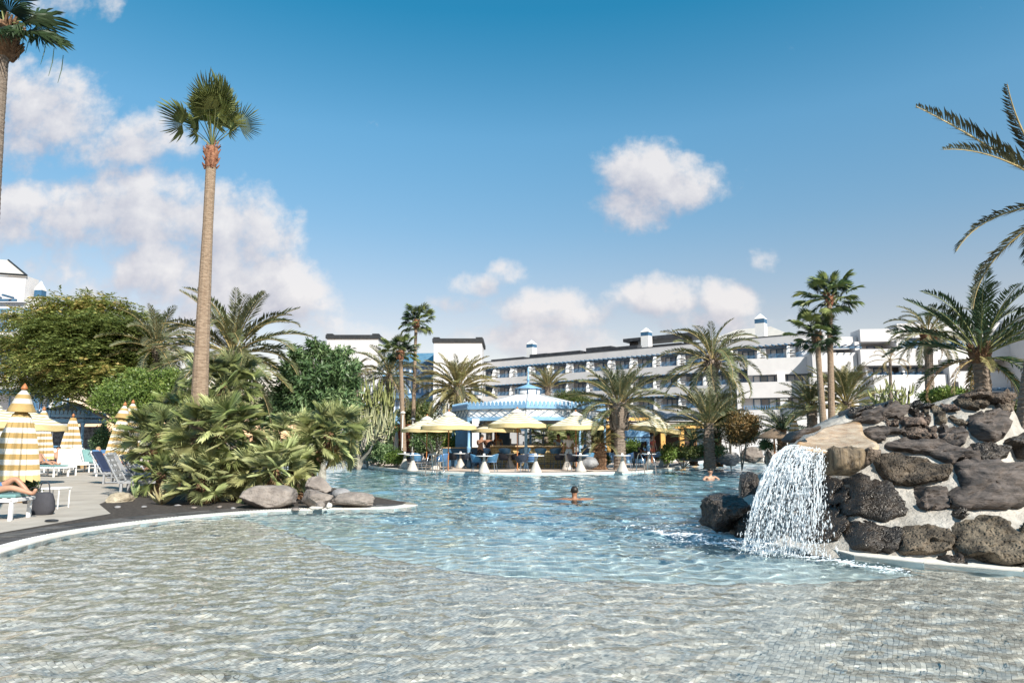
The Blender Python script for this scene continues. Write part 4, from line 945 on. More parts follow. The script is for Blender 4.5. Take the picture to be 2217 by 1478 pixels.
ST = [
 ([(3, 705), (140, 760), (160, 850), (150, 910), (60, 930), (-60, 900), (-90, 760)], .22, 1),
 ([(150, 760), (210, 705), (290, 720), (370, 770), (440, 750), (500, 800), (530, 860), (585, 930), (590, 990), (500, 1010), (440, 1035), (340, 1010), (260, 990), (180, 990), (130, 930), (160, 850)], .24, 1),
 ([(-20, 935), (90, 940), (130, 1000), (150, 1060), (130, 1150), (90, 1170), (-20, 1170)], .22, 1),
 ([(190, 1080), (250, 1045), (330, 1040), (400, 1080), (500, 1090), (560, 1130), (560, 1230), (500, 1262), (330, 1240), (230, 1230), (190, 1180)], .22, 1),
 ([(575, 1100), (680, 1070), (760, 1065), (840, 1090), (890, 1140), (915, 1200), (900, 1250), (820, 1265), (650, 1270), (570, 1262)], .26, 0),
 ([(960, 1080), (1060, 1050), (1120, 1010), (1190, 1005), (1290, 1070), (1400, 1150), (1480, 1200), (1480, 1310), (1380, 1330), (1230, 1340), (1100, 1290), (1020, 1290), (955, 1200)], .34, 0),
 ([(380, 560), (460, 545), (560, 560), (680, 580), (780, 610), (880, 640), (910, 680), (900, 735), (800, 745), (700, 755), (620, 775), (500, 760), (420, 690), (385, 620)], .26, 0),
 ([(470, 480), (560, 450), (700, 445), (850, 460), (960, 500), (1060, 530), (1130, 570), (1160, 605), (1100, 605), (980, 590), (930, 620), (850, 590), (760, 550), (620, 535), (500, 520)], .22, 0),
 ([(960, 620), (1030, 590), (1100, 600), (1240, 600), (1340, 630), (1420, 635), (1465, 690), (1460, 850), (1430, 920), (1300, 935), (1150, 940), (1000, 935), (930, 920), (915, 830), (1000, 780), (980, 700)], .30, 2),
 ([(680, 800), (780, 790), (900, 810), (915, 930), (800, 945), (710, 940), (690, 870)], .20, 2),
 ([(830, 360), (920, 365), (1010, 375), (1030, 430), (1010, 500), (960, 490), (890, 465), (850, 440)], .18, 0),
 ([(735, 365), (775, 360), (815, 430), (810, 455), (765, 450), (745, 400)], .14, 0),
 ([(580, 370), (640, 355), (700, 380), (745, 430), (740, 450), (620, 430), (585, 410)], .16, 0),
 ([(300, 370), (400, 350), (500, 360), (560, 375), (590, 400), (480, 400), (440, 450), (370, 450), (310, 410)], .18, 0),
 ([(470, 310), (530, 300), (545, 350), (475, 345)], .1, 0),
 ([(555, 300), (610, 280), (680, 310), (710, 350), (640, 360), (560, 350)], .14, 0),
 ([(190, 320), (260, 290), (290, 240), (420, 220), (480, 190), (560, 195), (590, 240), (560, 290), (470, 290), (400, 320), (260, 325)], .2, 0),
 ([(610, 220), (680, 230), (720, 270), (760, 320), (750, 335), (700, 320), (640, 270)], .12, 0),
 ([(800, 200), (850, 205), (885, 310), (870, 330), (810, 325)], .14, 0),
 ([(920, 280), (1000, 290), (1040, 330), (1020, 350), (960, 330)], .12, 0),
 ([(865, 185), (930, 195), (970, 240), (890, 240)], .1, 0),
 ([(960, 160), (1050, 160), (1140, 200), (1130, 230), (1040, 220), (980, 190)], .14, 0),
 ([(1050, 300), (1090, 265), (1160, 270), (1200, 230), (1290, 250), (1330, 290), (1310, 420), (1240, 460), (1130, 440), (1060, 390)], .3, 0),
 ([(1000, 130), (1100, 95), (1200, 130), (1300, 115), (1345, 150), (1340, 180), (1240, 190), (1200, 170), (1080, 145), (1020, 150)], .25, 0),
 ([(1080, 160), (1150, 150), (1210, 180), (1190, 205), (1100, 190)], .12, 0),
 ([(1255, 195), (1355, 185), (1350, 255), (1300, 262)], .16, 0),
 ([(1085, 490), (1150, 470), (1250, 490), (1340, 510), (1330, 560), (1240, 590), (1170, 600), (1110, 560)], .18, 1),
 ([(1300, 460), (1400, 430), (1480, 410), (1480, 560), (1420, 570), (1380, 500)], .24, 1),
 ([(960, 970), (1010, 960), (1045, 990), (1010, 1020), (970, 1010)], .08, 1),
 ([(1420, 1140), (1480, 1060), (1480, 1180)], .1, 0),
 ([(850, 1310), (900, 1290), (980, 1300), (1020, 1350), (1000, 1372), (880, 1358)], .12, 1),
 ([(1350, 1385), (1480, 1345), (1480, 1405), (1380, 1400)], .1, 1),
 ([(725, 215), (760, 225), (765, 270), (735, 255)], .08, 0),
 ([(180, 240), (280, 205), (380, 205), (340, 235), (300, 250), (200, 285)], .16, 1),
 ([(420, 210), (470, 172), (490, 185), (440, 215)], .1, 1),
 ([(600, 195), (700, 185), (790, 195), (770, 215), (620, 215)], .1, 1),
 ([(1500, 640), (1700, 620), (1800, 760), (1700, 900), (1510, 880)], .3, 0), ([(1520, 960), (1700, 960), (1900, 1100), (1800, 1250), (1560, 1180)], .3, 0), ([(1520, 420), (1650, 440), (1700, 560), (1520, 580)], .3, 0), ([(1850, 700), (2050, 760), (2100, 950), (1900, 950)], .3, 0),
]
LAVAR = mk('ridged_lava_stone', (.03, .026, .024), (.17, .14, .125), 3, .85, 1.4, 5, 9, bdist=.06, ramp=(.3, .65), stretch=(.8, .8, 4.5), c3=(.26, .22, .19))
for i, (pl, H, mt) in enumerate(ST):
    outline_stone(z6(pl), H * .75, (LAVA, LAVAW, LAVAR)[2 if i in (7, 10, 13, 16, 22) else mt], i + 1, rough=.07, grow=1.07)
# wet stones in the hollow behind the water
for i, pl in enumerate([[(1640, 1060), (1700, 1040), (1760, 1050), (1770, 1100), (1700, 1110), (1645, 1100)], [(1610, 1100), (1680, 1110), (1700, 1160), (1640, 1165), (1605, 1140)], [(1700, 1115), (1775, 1105), (1780, 1170), (1715, 1170)], [(1700, 985), (1780, 990), (1775, 1040), (1690, 1035)]]):
    outline_stone(pl, .2, LAVAW, 60 + i, rough=.05)
# spout ledge: tan wet slab on a striated block
def ledgeY(px, py):
    return P(px, py, 9.3 + max(0, (975 - py)) * .034)
def z4(l): return [(1600 + x / 6.928, 840 + y / 6.928) for x, y in l]
lg = empty('waterfall_ledge', P(1800, 985, 9.6), 'tan wet spout ledge the waterfall runs off', 'stone ledge'); LG = Vector(lg.location)
mb = MB(); ring = catclosed(z4([(830, 880), (850, 845), (920, 790), (1040, 735), (1170, 650), (1320, 590), (1500, 525), (1760, 510), (1850, 570), (1860, 650), (1930, 740), (2110, 880), (2020, 930), (1900, 945), (1500, 935), (1150, 935), (960, 915)]), 48)
cx_, cy_ = 1795, 945; vs = []; K = 9
for j in range(K + 1):
    for x, y in ring:
        s = j / K; p = ledgeY(cx_ + (x - cx_) * s, cy_ + (y - cy_) * s)
        p.z += noise.fractal(p * 2.5, 1, 2, 4) * .035 - .03 * (1 - s); vs.append(p - LG)
for x, y in ring: p = ledgeY(x, y); vs.append(p + Vector((0, .03, -.05)) - LG)
for x, y in ring: p = ledgeY(x, y); vs.append(p + Vector((0, .4, -.12)) - LG)
fs = []
for j in range(K + 2):
    for i in range(48):
        a = j * 48 + i; b = j * 48 + (i + 1) % 48
        fs.append((a, b + 48, a + 48) if j == 0 else (a, b, b + 48, a + 48))
fs.append(tuple((K + 2) * 48 + i for i in range(48))); mb.add(vs, fs, 0, True); mb.build('ledge_top', TANW, lg)
def ly2(px, py): return P(px, py, 9.44)
STRI = mk('striated_wet_stone', (.03, .022, .016), (.24, .18, .115), 3.0, .45, 1.0, 10, 8, bdist=.03, stretch=(5, 5, .6), ramp=(.35, .62))
outline_stone([(1782, 975), (1820, 974), (1855, 974), (1862, 985), (1858, 1015), (1845, 1028), (1815, 1030), (1783, 1026)], .28, STRI, 80, lg, 'face_stone', .8, ly2, .03, LG, flatness=6)
outline_stone([(1858, 976), (1890, 978), (1893, 992), (1872, 1012), (1856, 1018)], .22, LAVA, 81, lg, 'face_stone', .8, ly2, .04, LG)
outline_stone(z4([(770, 790), (860, 690), (900, 660), (1150, 590), (1185, 640), (950, 715), (870, 740), (830, 825)]), .14, LAVAR, 83, lg, 'rim_stone', .4, lambda a, b: P(a, b, 9.9), .03, LG)
# dark outcrop in the water
rockpx(1515, 1068, 1625, 1150, 11.3, 91, LAVAW, 'black wet boulder in the water left of the waterfall', 1.0, cuts=9, rough=.16, sub=5)
rockpx(1598, 1020, 1650, 1100, 12.2, 92, LAVAW, 'upright dark rock partly hidden by the falling water', .8, cuts=9, rough=.14)
rockpx(1590, 1105, 1665, 1172, 10.9, 93, LAVAW, 'low wet boulder under the spray at the waterfall foot', .6, cuts=9, rough=.14)
# falling water
FALL = bpy.data.materials.new('falling_water'); FALL.use_nodes = True; t = FALL.node_tree; b = t.nodes['Principled BSDF']
b.inputs['Base Color'].default_value = (.86, .92, .97, 1); b.inputs['Roughness'].default_value = .12; b.inputs['Specular IOR Level'].default_value = .8
trn = t.nodes.new('ShaderNodeBsdfTransparent'); mx = t.nodes.new('ShaderNodeMixShader'); mx.inputs[0].default_value = .42
t.links.new(b.outputs[0], mx.inputs[1]); t.links.new(trn.outputs[0], mx.inputs[2]); t.links.new(mx.outputs[0], t.nodes['Material Output'].inputs[0])
rs = np.random.RandomState(11); NDR = 4300
u = rs.random_sample(NDR)                       # along the lip: 0 left .. 1 right
lipL, lipR = P(1722, 962, 9.5), P(1788, 974, 9.3)
x0 = lipL.x + (lipR.x - lipL.x) * u; y0 = lipL.y + (lipR.y - lipL.y) * u; z0 = lipL.z + (lipR.z - lipL.z) * u
u = u ** 1.7; ux_ = np.clip(1 - u, 0, 1); spd = .42 + 1.15 * ux_ ** 1.1 + rs.normal(size=NDR) * (.06 + .14 * u); far_ = rs.random_sample(NDR) < .2; spd = np.where(far_, rs.uniform(.1, .8, NDR), spd)
tm = np.sqrt(rs.random_sample(NDR)) * .56 ; clump = .06 * np.sin(u * 37 + tm * 19) * tm
px_ = x0 - spd * tm + clump + rs.normal(size=NDR) * .03 * tm * 2; py_ = y0 - .30 * tm + rs.normal(size=NDR) * .16 * tm
pz_ = z0 + .12 * tm * ux_ - 4.9 * tm ** 2 + rs.normal(size=NDR) * .03 * tm
ok = pz_ > .0; px_, py_, pz_, spd, tm, u2 = px_[ok], py_[ok], pz_[ok], spd[ok], tm[ok], u[ok]
n = len(px_); vel = np.stack([-spd, -.3 + 0 * spd, -9.8 * tm], -1); vel /= np.linalg.norm(vel, axis=1)[:, None]
sz = rs.gamma(1.7, .0021, n) + .002; el = sz * (1.4 + rs.random_sample(n) * 3.0)
el = np.where(rs.random_sample(n) < .12, el * 2.2, el)
a_ = np.cross(vel, [0, 0, 1.0]) + 1e-4; a_ /= np.linalg.norm(a_, axis=1)[:, None]; b_ = np.cross(vel, a_)
Pn = np.stack([px_, py_, pz_], -1)
V = np.stack([Pn + vel * el[:, None], Pn + a_ * sz[:, None], Pn + b_ * sz[:, None], Pn - a_ * sz[:, None], Pn - b_ * sz[:, None], Pn - vel * el[:, None]], 1)
f = np.array([[0, 1, 2], [0, 2, 3], [0, 3, 4], [0, 4, 1], [5, 2, 1], [5, 3, 2], [5, 4, 3], [5, 1, 4]])
Fc = (np.arange(n)[:, None, None] * 6 + f[None]).reshape(-1, 3)
wf = link('falling_water', np_mesh('falling_water', V.reshape(-1, 3), Fc, FALL, smooth=True)); wf['kind'] = 'stuff'; wf['label'] = 'white falling water and droplets pouring from the tan ledge'
# continuous strands
mb = MB()
for i in range(75):
    uu = rs.random_sample() ** 1.6; s_ = .42 + 1.15 * (1 - uu) ** 1.1 + rs.normal() * .05; t0 = rs.uniform(0, .25); t1 = min(.54, t0 + rs.uniform(.12, .4)); ph = rs.uniform(0, 6)
    pp_ = []
    for k in range(12):
        tt_ = t0 + (t1 - t0) * k / 11; pp_.append((lipL.x + (lipR.x - lipL.x) * uu - s_ * tt_ + .012 * math.sin(k * 1.1 + ph), lipL.y + (lipR.y - lipL.y) * uu - .3 * tt_ + .012 * math.cos(k * 1.3 + ph), lipL.z + (lipR.z - lipL.z) * uu + .12 * tt_ * (1 - uu) - 4.9 * tt_ ** 2))
    if pp_[-1][2] > 0: mb.tube(pp_, [.002 + .005 * math.sin(math.pi * k / 11) * rs.uniform(.4, 1.2) for k in range(12)], 5)
o = mb.build('water_strands', FALL); o['kind'] = 'stuff'
# clear curtain of the waterfall
CURT = bpy.data.materials.new('water_curtain'); CURT.use_nodes = True; t = CURT.node_tree; b = t.nodes['Principled BSDF']
b.inputs['Base Color'].default_value = (.62, .76, .88, 1); b.inputs['Roughness'].default_value = .1
trn = t.nodes.new('ShaderNodeBsdfTransparent'); mx = t.nodes.new('ShaderNodeMixShader'); ns = t.nodes.new('ShaderNodeTexNoise'); tcn = t.nodes.new('ShaderNodeTexCoord')
mp = t.nodes.new('ShaderNodeMapping'); mp.inputs['Scale'].default_value = (26, 26, 7); t.links.new(tcn.outputs['Object'], mp.inputs[0]); t.links.new(mp.outputs[0], ns.inputs[0]); ns.inputs['Detail'].default_value = 6; ns.inputs['Scale'].default_value = 1
rp_ = t.nodes.new('ShaderNodeMapRange'); rp_.inputs['From Min'].default_value = .44; rp_.inputs['From Max'].default_value = .6; rp_.inputs['To Min'].default_value = .97; rp_.inputs['To Max'].default_value = .70; t.links.new(ns.outputs[0], rp_.inputs[0])
t.links.new(rp_.outputs[0], mx.inputs[0]); t.links.new(b.outputs[0], mx.inputs[1]); t.links.new(trn.outputs[0], mx.inputs[2]); t.links.new(mx.outputs[0], t.nodes['Material Output'].inputs[0])
bp = t.nodes.new('ShaderNodeBump'); bp.inputs['Distance'].default_value = .04; t.links.new(ns.outputs[0], bp.inputs['Height']); t.links.new(bp.outputs[0], b.inputs['Normal'])
for q in range(2):
    V = []; NU, NT = 26, 30
    for i in range(NU):
        uu = (i / (NU - 1)) * (.8 if q == 0 else 1.0); s_ = .42 + 1.15 * (1 - uu) ** 1.1
        for j in range(NT):
            tt_ = .53 * j / (NT - 1); xx = lipL.x + (lipR.x - lipL.x) * uu - s_ * tt_ + .02 * math.sin(i * 2.1 + j); yy = lipL.y + (lipR.y - lipL.y) * uu - .3 * tt_ + .04 * q + .03 * math.sin(i * 1.3 + j * .4) * tt_ * 2
            V.append((xx, yy, max(.002, lipL.z + (lipR.z - lipL.z) * uu + .12 * tt_ * (1 - uu) - 4.9 * tt_ ** 2)))
    idx = np.arange(NU * NT).reshape(NU, NT); Fc = np.stack([idx[:-1, :-1], idx[1:, :-1], idx[1:, 1:], idx[:-1, 1:]], -1).reshape(-1, 4)
    if q == 0: o = link('water_curtain', np_mesh('water_curtain', np.array(V), Fc, CURT, smooth=True)); o['kind'] = 'stuff'
# foam on the pool
FOAM = mk('foam', (.75, .82, .88), (.86, .9, .93), 20, .5)
pts = []
fl = smoothline([G(*q) for q in [(1420, 1155), (1500, 1166), (1600, 1180), (1700, 1195), (1850, 1222), (1950, 1236)]], .03)
for p in fl:
    k = int(34 * max(.15, 1 - abs(p.x - G(1600, 1180).x) / 2.3))
    for _ in range(k): pts.append((p.x + rs.normal() * .06, p.y + rs.normal() * .13))
for _ in range(5200):
    c = G(1650, 1165); pts.append((c.x + rs.normal() * .5, c.y + .05 + rs.normal() * .3))
for _ in range(300):
    c = G(1480, 1150); pts.append((c.x + rs.normal() * .6, c.y + rs.normal() * .9))
pts = np.array(pts); n = len(pts); s = rs.gamma(1.6, .004, n) + .003; ar = rs.uniform(0, 6.28, n)
zf_ = surf_h(pts[:, 0], pts[:, 1]); V = np.zeros((n, 5, 3))
for k in range(4):
    V[:, k, 0] = pts[:, 0] + np.cos(ar + k * 1.57) * s * 1.5; V[:, k, 1] = pts[:, 1] + np.sin(ar + k * 1.57) * s; V[:, k, 2] = zf_ + .004
V[:, 4, 0] = pts[:, 0]; V[:, 4, 1] = pts[:, 1]; V[:, 4, 2] = zf_ + .006 + s * .25
Fc = (np.arange(n)[:, None, None] * 5 + np.array([[0, 1, 4], [1, 2, 4], [2, 3, 4], [3, 0, 4]])[None]).reshape(-1, 3)
o = link('foam', np_mesh('foam', V.reshape(-1, 3), Fc, FOAM)); o['kind'] = 'stuff'; o['label'] = 'white foam flecks where the falling water meets the pool'
# ------------------------------------------------------------------ buildings
class Fr:
    def __init__(s, a, b):
        p = P(a[0], 953, a[1]); q = P(b[0], 953, b[1]); p.z = q.z = 0
        s.O = p; s.u = (q - p).normalized(); s.n = Vector((s.u.y, -s.u.x, 0)); s.L = (q - p).length
        if s.n.y > 0: s.n = -s.n
        s.rz = math.atan2(s.u.y, s.u.x)
    def at(s, a, d, h): return s.O + s.u * a + s.n * d + Vector((0, 0, h))
    def box(s, mb, a0, a1, d0, d1, h0, h1, mi=0, org=Vector((0, 0, 0))):
        vs = [s.at(a, d, h) - org for h in (h0, h1) for d in (d0, d1) for a in (a0, a1)]
        mb.add(vs, [(0, 1, 3, 2), (4, 6, 7, 5), (0, 4, 5, 1), (2, 3, 7, 6), (0, 2, 6, 4), (1, 5, 7, 3)], mi)
    def spx(s, px):
        k = (px - CX) / (FPX * math.cos(PITCH) + 214 * math.sin(PITCH) * 0 + 0)
        # solve for a where the picture column of the facade line is px (at eye height)
        c, sn = math.cos(PITCH), math.sin(PITCH); bb = (CY - 953) / FPX; kk = ((px - CX) / FPX) / (c - bb * sn)
        return (kk * s.O.y - s.O.x) / (s.u.x - kk * s.u.y)
WFR = {}
def window_mesh(blue, three=True):
    mb = MB(); w_, h_ = .5, .5; t = .045
    for x0, x1, z0, z1 in [(-.5, .5, .44, .5), (-.5, .5, -.5, -.45), (-.5, -.46, -.45, .44), (.46, .5, -.45, .44), (-.185, -.15, -.45, .44), (.15, .185, -.45, .44)]:
        mb.box(((x0 + x1) / 2, -.5, (z0 + z1) / 2), (x1 - x0, 1, z1 - z0))
    return mb.mesh('window', blue)
WF = window_mesh(BLUED); WFB = window_mesh(BLUE)
def pane_mesh():
    mb = MB(); mb.box((0, -.2, 0), (.92, .3, .89)); return mb.mesh('pane', GLASSD)
PN = pane_mesh()
def cur_mesh():
    mb = MB(); mb.box((0, -.42, 0), (.26, .12, .88)); return mb.mesh('curtain', CURTAIN)
CU = cur_mesh()
def window(F, par, a, h, w_, hh, d=0.0, fr=None, cur=True):
    o = link('window', fr or WF, par); p = F.at(a, d, h) - Vector(par.location)
    o.matrix_basis = Matrix.Translation(p) @ Matrix.Rotation(F.rz, 4, 'Z') @ Matrix.Diagonal((w_, .14, hh, 1))
    q = link('pane', PN, o)
    if cur: link('curtain', CU, o, (-.33, 0, 0)); link('curtain', CU, o, (.33, 0, 0))
    return o
RLM = None
def rail_mesh():
    mb = MB(); mb.box((0, 0, .5), (1, 1, .06)); mb.box((0, 0, -.47), (1, 1, .06))
    for i in range(17): mb.box((-.5 + i / 16, 0, 0), (.014, .6, .94))
    return mb.mesh('railing', BLUE)
RL = rail_mesh()
def railing(F, par, a, h, w_, hh=.9, d=1.2):
    o = link('railing', RL, par); p = F.at(a, d, h) - Vector(par.location)
    o.matrix_basis = Matrix.Translation(p) @ Matrix.Rotation(F.rz, 4, 'Z') @ Matrix.Diagonal((w_, .05, hh, 1)); return o
def div_mesh():
    # white louvred balcony divider: wedge with three slots
    mb = MB(); pr = [(0, 0), (1.15, 0), (1.15, .55), (.75, 1.5), (0, 1.5)]
    vs = [(-.12, -x, z) for x, z in pr] + [(.12, -x, z) for x, z in pr]; n = len(pr)
    mb.add(vs, [tuple(range(n)), tuple(reversed(range(n, 2 * n)))] + [(k, k + n, (k + 1) % n + n, (k + 1) % n) for k in range(n)])
    for z in (.45, .75, 1.05): mb.box((.35, -.35, z), (.7, .5, .12))
    mb.box((.35, -.1, .75), (.7, .1, 1.45))
    return mb.mesh('balcony_divider', WHITE)
DV = div_mesh()
def divider(F, par, a, h, s=1.0):
    o = link('balcony_divider', DV, par); o.matrix_basis = Matrix.Translation(F.at(a, 0, h) - Vector(par.location)) @ Matrix.Rotation(F.rz, 4, 'Z') @ Matrix.Scale(s, 4); return o
def pergola(F, par, a0, a1, h, d0=.3, d1=1.6, step=.7):
    mb = MB(); org = Vector(par.location); F.box(mb, a0, a1, d0 + .9, d0 + 1.05, h - .2, h - .04, 0, org)
    a = a0 + .1
    while a < a1 - .1:
        F.box(mb, a, a + .12, .0, d1, h, h + .12, 0, org); a += step
    return mb.build('pergola', BLUED, par)
def chimney(name, par, F, a, d, h, ht, s=.5, louv=True):
    mb = MB(); org = Vector(par.location); F.box(mb, a - s, a + s, d - s, d + s, h, h + ht * .62, 0, org); o = mb.build('chimney', WHITE, par)
    mb = MB(); F.box(mb, a - s * 1.02, a + s * 1.02, d - s * 1.02, d + s * 1.02, h + ht * .62, h + ht * .78, 0, org); mb.build('louvre', BLUED, o).matrix_basis = Matrix.Identity(4)
    mb = MB(); c = F.at(a, d, h + ht * .78) - org; mb.lathe([(s * 1.5, 0), (s * 1.5, .06), (s * .5, ht * .16), (.05, ht * .22)], 4, c, 0, False, a0=F.rz + math.pi / 4); mb.build('cap', WHITE, o)
# hotel wing running away to the left
F = Fr((1043, 118.5), (1800, 84.5)); hw = empty('hotel_wing', F.at(0, 0, 0), 'long white hotel wing with blue pergolas stepping back behind the date palms', 'hotel building')
org = Vector(hw.location); mb = MB()
F.box(mb, 0, F.L, -12, -1.0, 0, 14.9, 0, org)
zs = [13.6, 10.6, 7.6, 4.6]
for i, z in enumerate(zs):
    F.box(mb, 0, F.L, -1.0, 1.2 if i else .5, z + .12, z + (1.28 if i == 0 else 1.3), 0, org)
    F.box(mb, 0, F.L, -1.0, -.9, z - 2.6, z + .12, 0, org)
F.box(mb, 0, F.L, -1, 1.2, 0, 3.0, 0, org)
mb.build('wall', PLASTER, hw)
for i, z in enumerate(zs):
    pergola(F, hw, .1, F.L - .1, z, -1.0, 1.75, .8)
    for j in range(15):
        a = 1.7 + j * 3.72
        window(F, hw, a, z - 1.1, 2.3, 1.75, -.9)
        divider(F, hw, a + 1.55, z - 1.72, 1.05).location += F.n * .0
        railing(F, hw, a, z - 1.35, 2.3, .5, 1.0)
RDK = mk('dark_roof_edge', (.02, .022, .028), (.05, .055, .065), 2, .5)
mb = MB()
for a0, a1, h0, h1, d in [(2, 9, 14.9, 15.3, 0), (9.5, 13, 14.9, 15.7, -1), (13.5, 20, 14.9, 15.5, 0), (20.5, 25, 14.9, 15.9, -1), (25.5, 30, 15, 15.5, 0)]:
    F.box(mb, a0, a1, d - 4, d, h0, h1, 0, org)
F.box(mb, 0, F.L, -.98, .56, 14.902, 14.98, 0, org)
mb.build('roof_edge', RDK, hw)
mb = MB(); F.box(mb, 26.0, 38.0, -8, -3, 16.6, 17.1, 0, org); F.box(mb, 26.6, 27.6, -5, -4, 14.9, 16.6, 0, org); F.box(mb, 35.5, 36.5, -5, -4, 14.9, 16.6, 0, org); F.box(mb, 28, 35, -5.5, -4.2, 15.2, 15.9, 0, org); mb.build('roof_canopy', RDK, hw)
for a in (9.2, 30.5, 47.5): chimney('chimney', hw, F, a, -2, 14.9, 3.4 if a < 40 else 3.6, .62)
mb = MB()   # pale hipped roof piece
p0, p1, p2, p3 = F.at(37, -3, 14.9) - org, F.at(52, -3, 14.9) - org, F.at(47, -8, 17.6) - org, F.at(42, -8, 17.6) - org
mb.add([p0, p1, p2, p3], [(0, 1, 2, 3)]); mb.build('roof', CREAM, hw)
# projecting corner block
F = Fr((1626, 86), (1768, 83.5)); hb = empty('hotel_block', F.at(0, 0, 0), 'projecting white hotel block with two slanted shadow terraces left of the twin trunks', 'hotel building'); org = Vector(hb.location); mb = MB()
L_ = F.L
F.box(mb, 0, L_, -2.4, 0, 9.65, 11.7, 0, org); F.box(mb, 0, L_, -2.4, -1.4, 8.7, 9.65, 0, org)
F.box(mb, -1.4, L_, -2.4, 0.5, 6.75, 8.7, 0, org); F.box(mb, -1.4, L_, -2.4, -.9, 5.3, 6.75, 0, org); F.box(mb, -1.4, L_, -2.4, .5, 0, 5.3, 0, org)
F.box(mb, -1.4, -.9, -.9, .5, 5.3, 6.75, 0, org)
F.box(mb, L_ - .1, L_ + .4, -2.4, 2.4, 9.0, 12.2, 0, org); F.box(mb, L_ - .6, L_ + .4, .5, 3.2, 3, 8.9, 0, org)
mb.build('wall', PLASTER, hb)
for a, h, w_, hh, d in [(1.9, 9.15, 2.6, .95, -1.4), (6.0, 9.15, 2.7, .95, -1.4), (1.9, 6.05, 2.8, 1.35, -.9), (6.3, 6.05, 2.6, 1.35, -.9)]: window(F, hb, a, h, w_, hh, d)
for a, h in [(3.9, 8.2), (4.1, 5.2)]:
    mb = MB(); F.box(mb, a - .45, a + .45, -1.3, .35, h, h + 1.5, 0, org); mb.build('terrace_divider', WHITE, hb)
railing(F, hb, 1.6, 5.55, 4.4, .45, .54)
mb = MB(); F.box(mb, .2, 4.1, -1.3, .4, 3.2, 3.3, 0, org); mb.build('ledge', WHITE, hb)
# right wing
F = Fr((1762, 83), (2560, 80)); hr = empty('hotel_side_wing', F.at(0, 0, 0), 'white hotel wing on the right with blue windows behind the big dark palm', 'hotel building'); org = Vector(hr.location); mb = MB(); S = F.spx
def bx(x0, x1, d0, d1, h0, h1): F.box(mb, S(x0), S(x1), d0, d1, h0, h1, 0, org)
bx(1762, 2560, -10, -2.4, 0, 14.2); bx(1800, 1874, -2.4, -.4, 12.6, 14.1); bx(1876, 1960, -2.4, .4, 13.4, 14.9); bx(1962, 2560, -2.4, 0, 13.9, 15.6)
bx(1762, 1862, -2.4, .8, 9.7, 12.0); bx(1864, 2030, -2.4, 1.6, 10.35, 12.3); bx(1864, 1874, -2.4, .2, 12.35, 13.4); bx(1950, 1968, -2.4, .9, 12.35, 13.55)
bx(2032, 2560, -2.4, 1.0, 11.0, 12.6); bx(2060, 2560, -2.4, .2, 7.2, 9.7)
bx(1880, 2036, -2.4, 2.6, 5.8, 9.1); bx(2038, 2060, -2.4, 3.0, 4, 10.9); bx(1762, 1880, -2.4, 1, 0, 8.6); bx(1880, 2560, -2.4, 3.2, 0, 5.2); bx(2150, 2560, -2.4, 2.6, 5.2, 6.0); bx(2195, 2560, -2.4, 4.5, 6.0, 15.8)
mb.build('wall', PLASTER, hr)
for x0, x1, h0, h1, d in [(1826, 1872, 12.1, 12.75, -2.35), (1893, 1945, 12.5, 13.2, -2.3), (1970, 2030, 12.65, 13.85, -1.2), (2042, 2092, 12.65, 13.85, -1.2), (2102, 2152, 12.65, 13.85, -1.2), (2162, 2192, 12.65, 13.85, -1.2),
        (1893, 1948, 9.15, 10.3, -1.0), (1967, 2027, 9.15, 10.3, -1.0), (2050, 2112, 9.75, 10.85, -1.9), (2140, 2198, 9.75, 10.85, -1.9), (2152, 2206, 6.1, 7.1, -2.3), (2170, 2200, 13, 14, -1), (1905, 1950, 5.3, 5.9, -1)]:
    a0, a1 = S(x0), S(x1); dd_ = {(1967, 2025): 1.62, (1895, 1948): 1.5, (2152, 2206): 2.65, (2050, 2112): .25, (2140, 2198): .25}.get((x0, x1), d)
    window(F, hr, (a0 + a1) / 2, (h0 + h1) / 2, a1 - a0, h1 - h0, max(d, -2.38) if (x0, x1) not in [(2152, 2206)] else -2.2)
for x0, x1, h in [(1800, 1874, 12.75), (1880, 2036, 9.4), (2150, 2225, 7.5)]: pergola(F, hr, S(x0), S(x1), h, -.2, 1.9, .8)
for x in (1880, 1960, 2040, 2130): divider(F, hr, S(x), 9.0, .9)
for x0, x1 in ((1958, 2035), (2040, 2110)): railing(F, hr, (S(x0) + S(x1)) / 2, 12.9, S(x1) - S(x0), .6, 1.2)
mb = MB(); F.box(mb, S(2045), S(2052), 3.0, 3.3, 6.6, 8.2, 0, org); mb.build('wall_lamp', BLACK, hr)
# two white towers and the blue glazed hall between them
def tower(x0, x1, Y, top, label, side):
    F = Fr((x0, Y), (x1, Y)); e = empty('hotel_tower', F.at(0, 0, 0), label, 'tower'); org = Vector(e.location)
    mb = MB(); F.box(mb, 0, F.L, -9, 0, 0, top, 0, org); mb.build('wall', PLASTER, e)
    mb = MB(); F.box(mb, -.25, F.L + .25, -9.2, .25, top, top + .6, 0, org); F.box(mb, -.1, .9, -1, .27, top + .6, top + .8, 0, org); F.box(mb, F.L - 1, F.L + .1, -1, .27, top + .6, top + .8, 0, org); mb.build('cornice', BLACK, e)
    for z in (6.5, 9.6):
        for a in (1.6, 4.3, 7.0): window(F, e, a, z, 1.7, 1.6, .0)
tower(700, 813, 112, 18.2, 'white tower with black cornice above the mango tree', 1)
tower(936, 1042, 110, 17.3, 'white tower with black cornice behind the golden green date palm', 1)
F = Fr((780, 118), (960, 116)); e = empty('glazed_hall', F.at(0, 0, 0), 'blue glazed hall between the two white towers', 'building'); org = Vector(e.location)
mb = MB(); F.box(mb, 0, F.L, -10, -.5, 0, 14.2, 0, org); mb.build('wall', BLUEL, e)
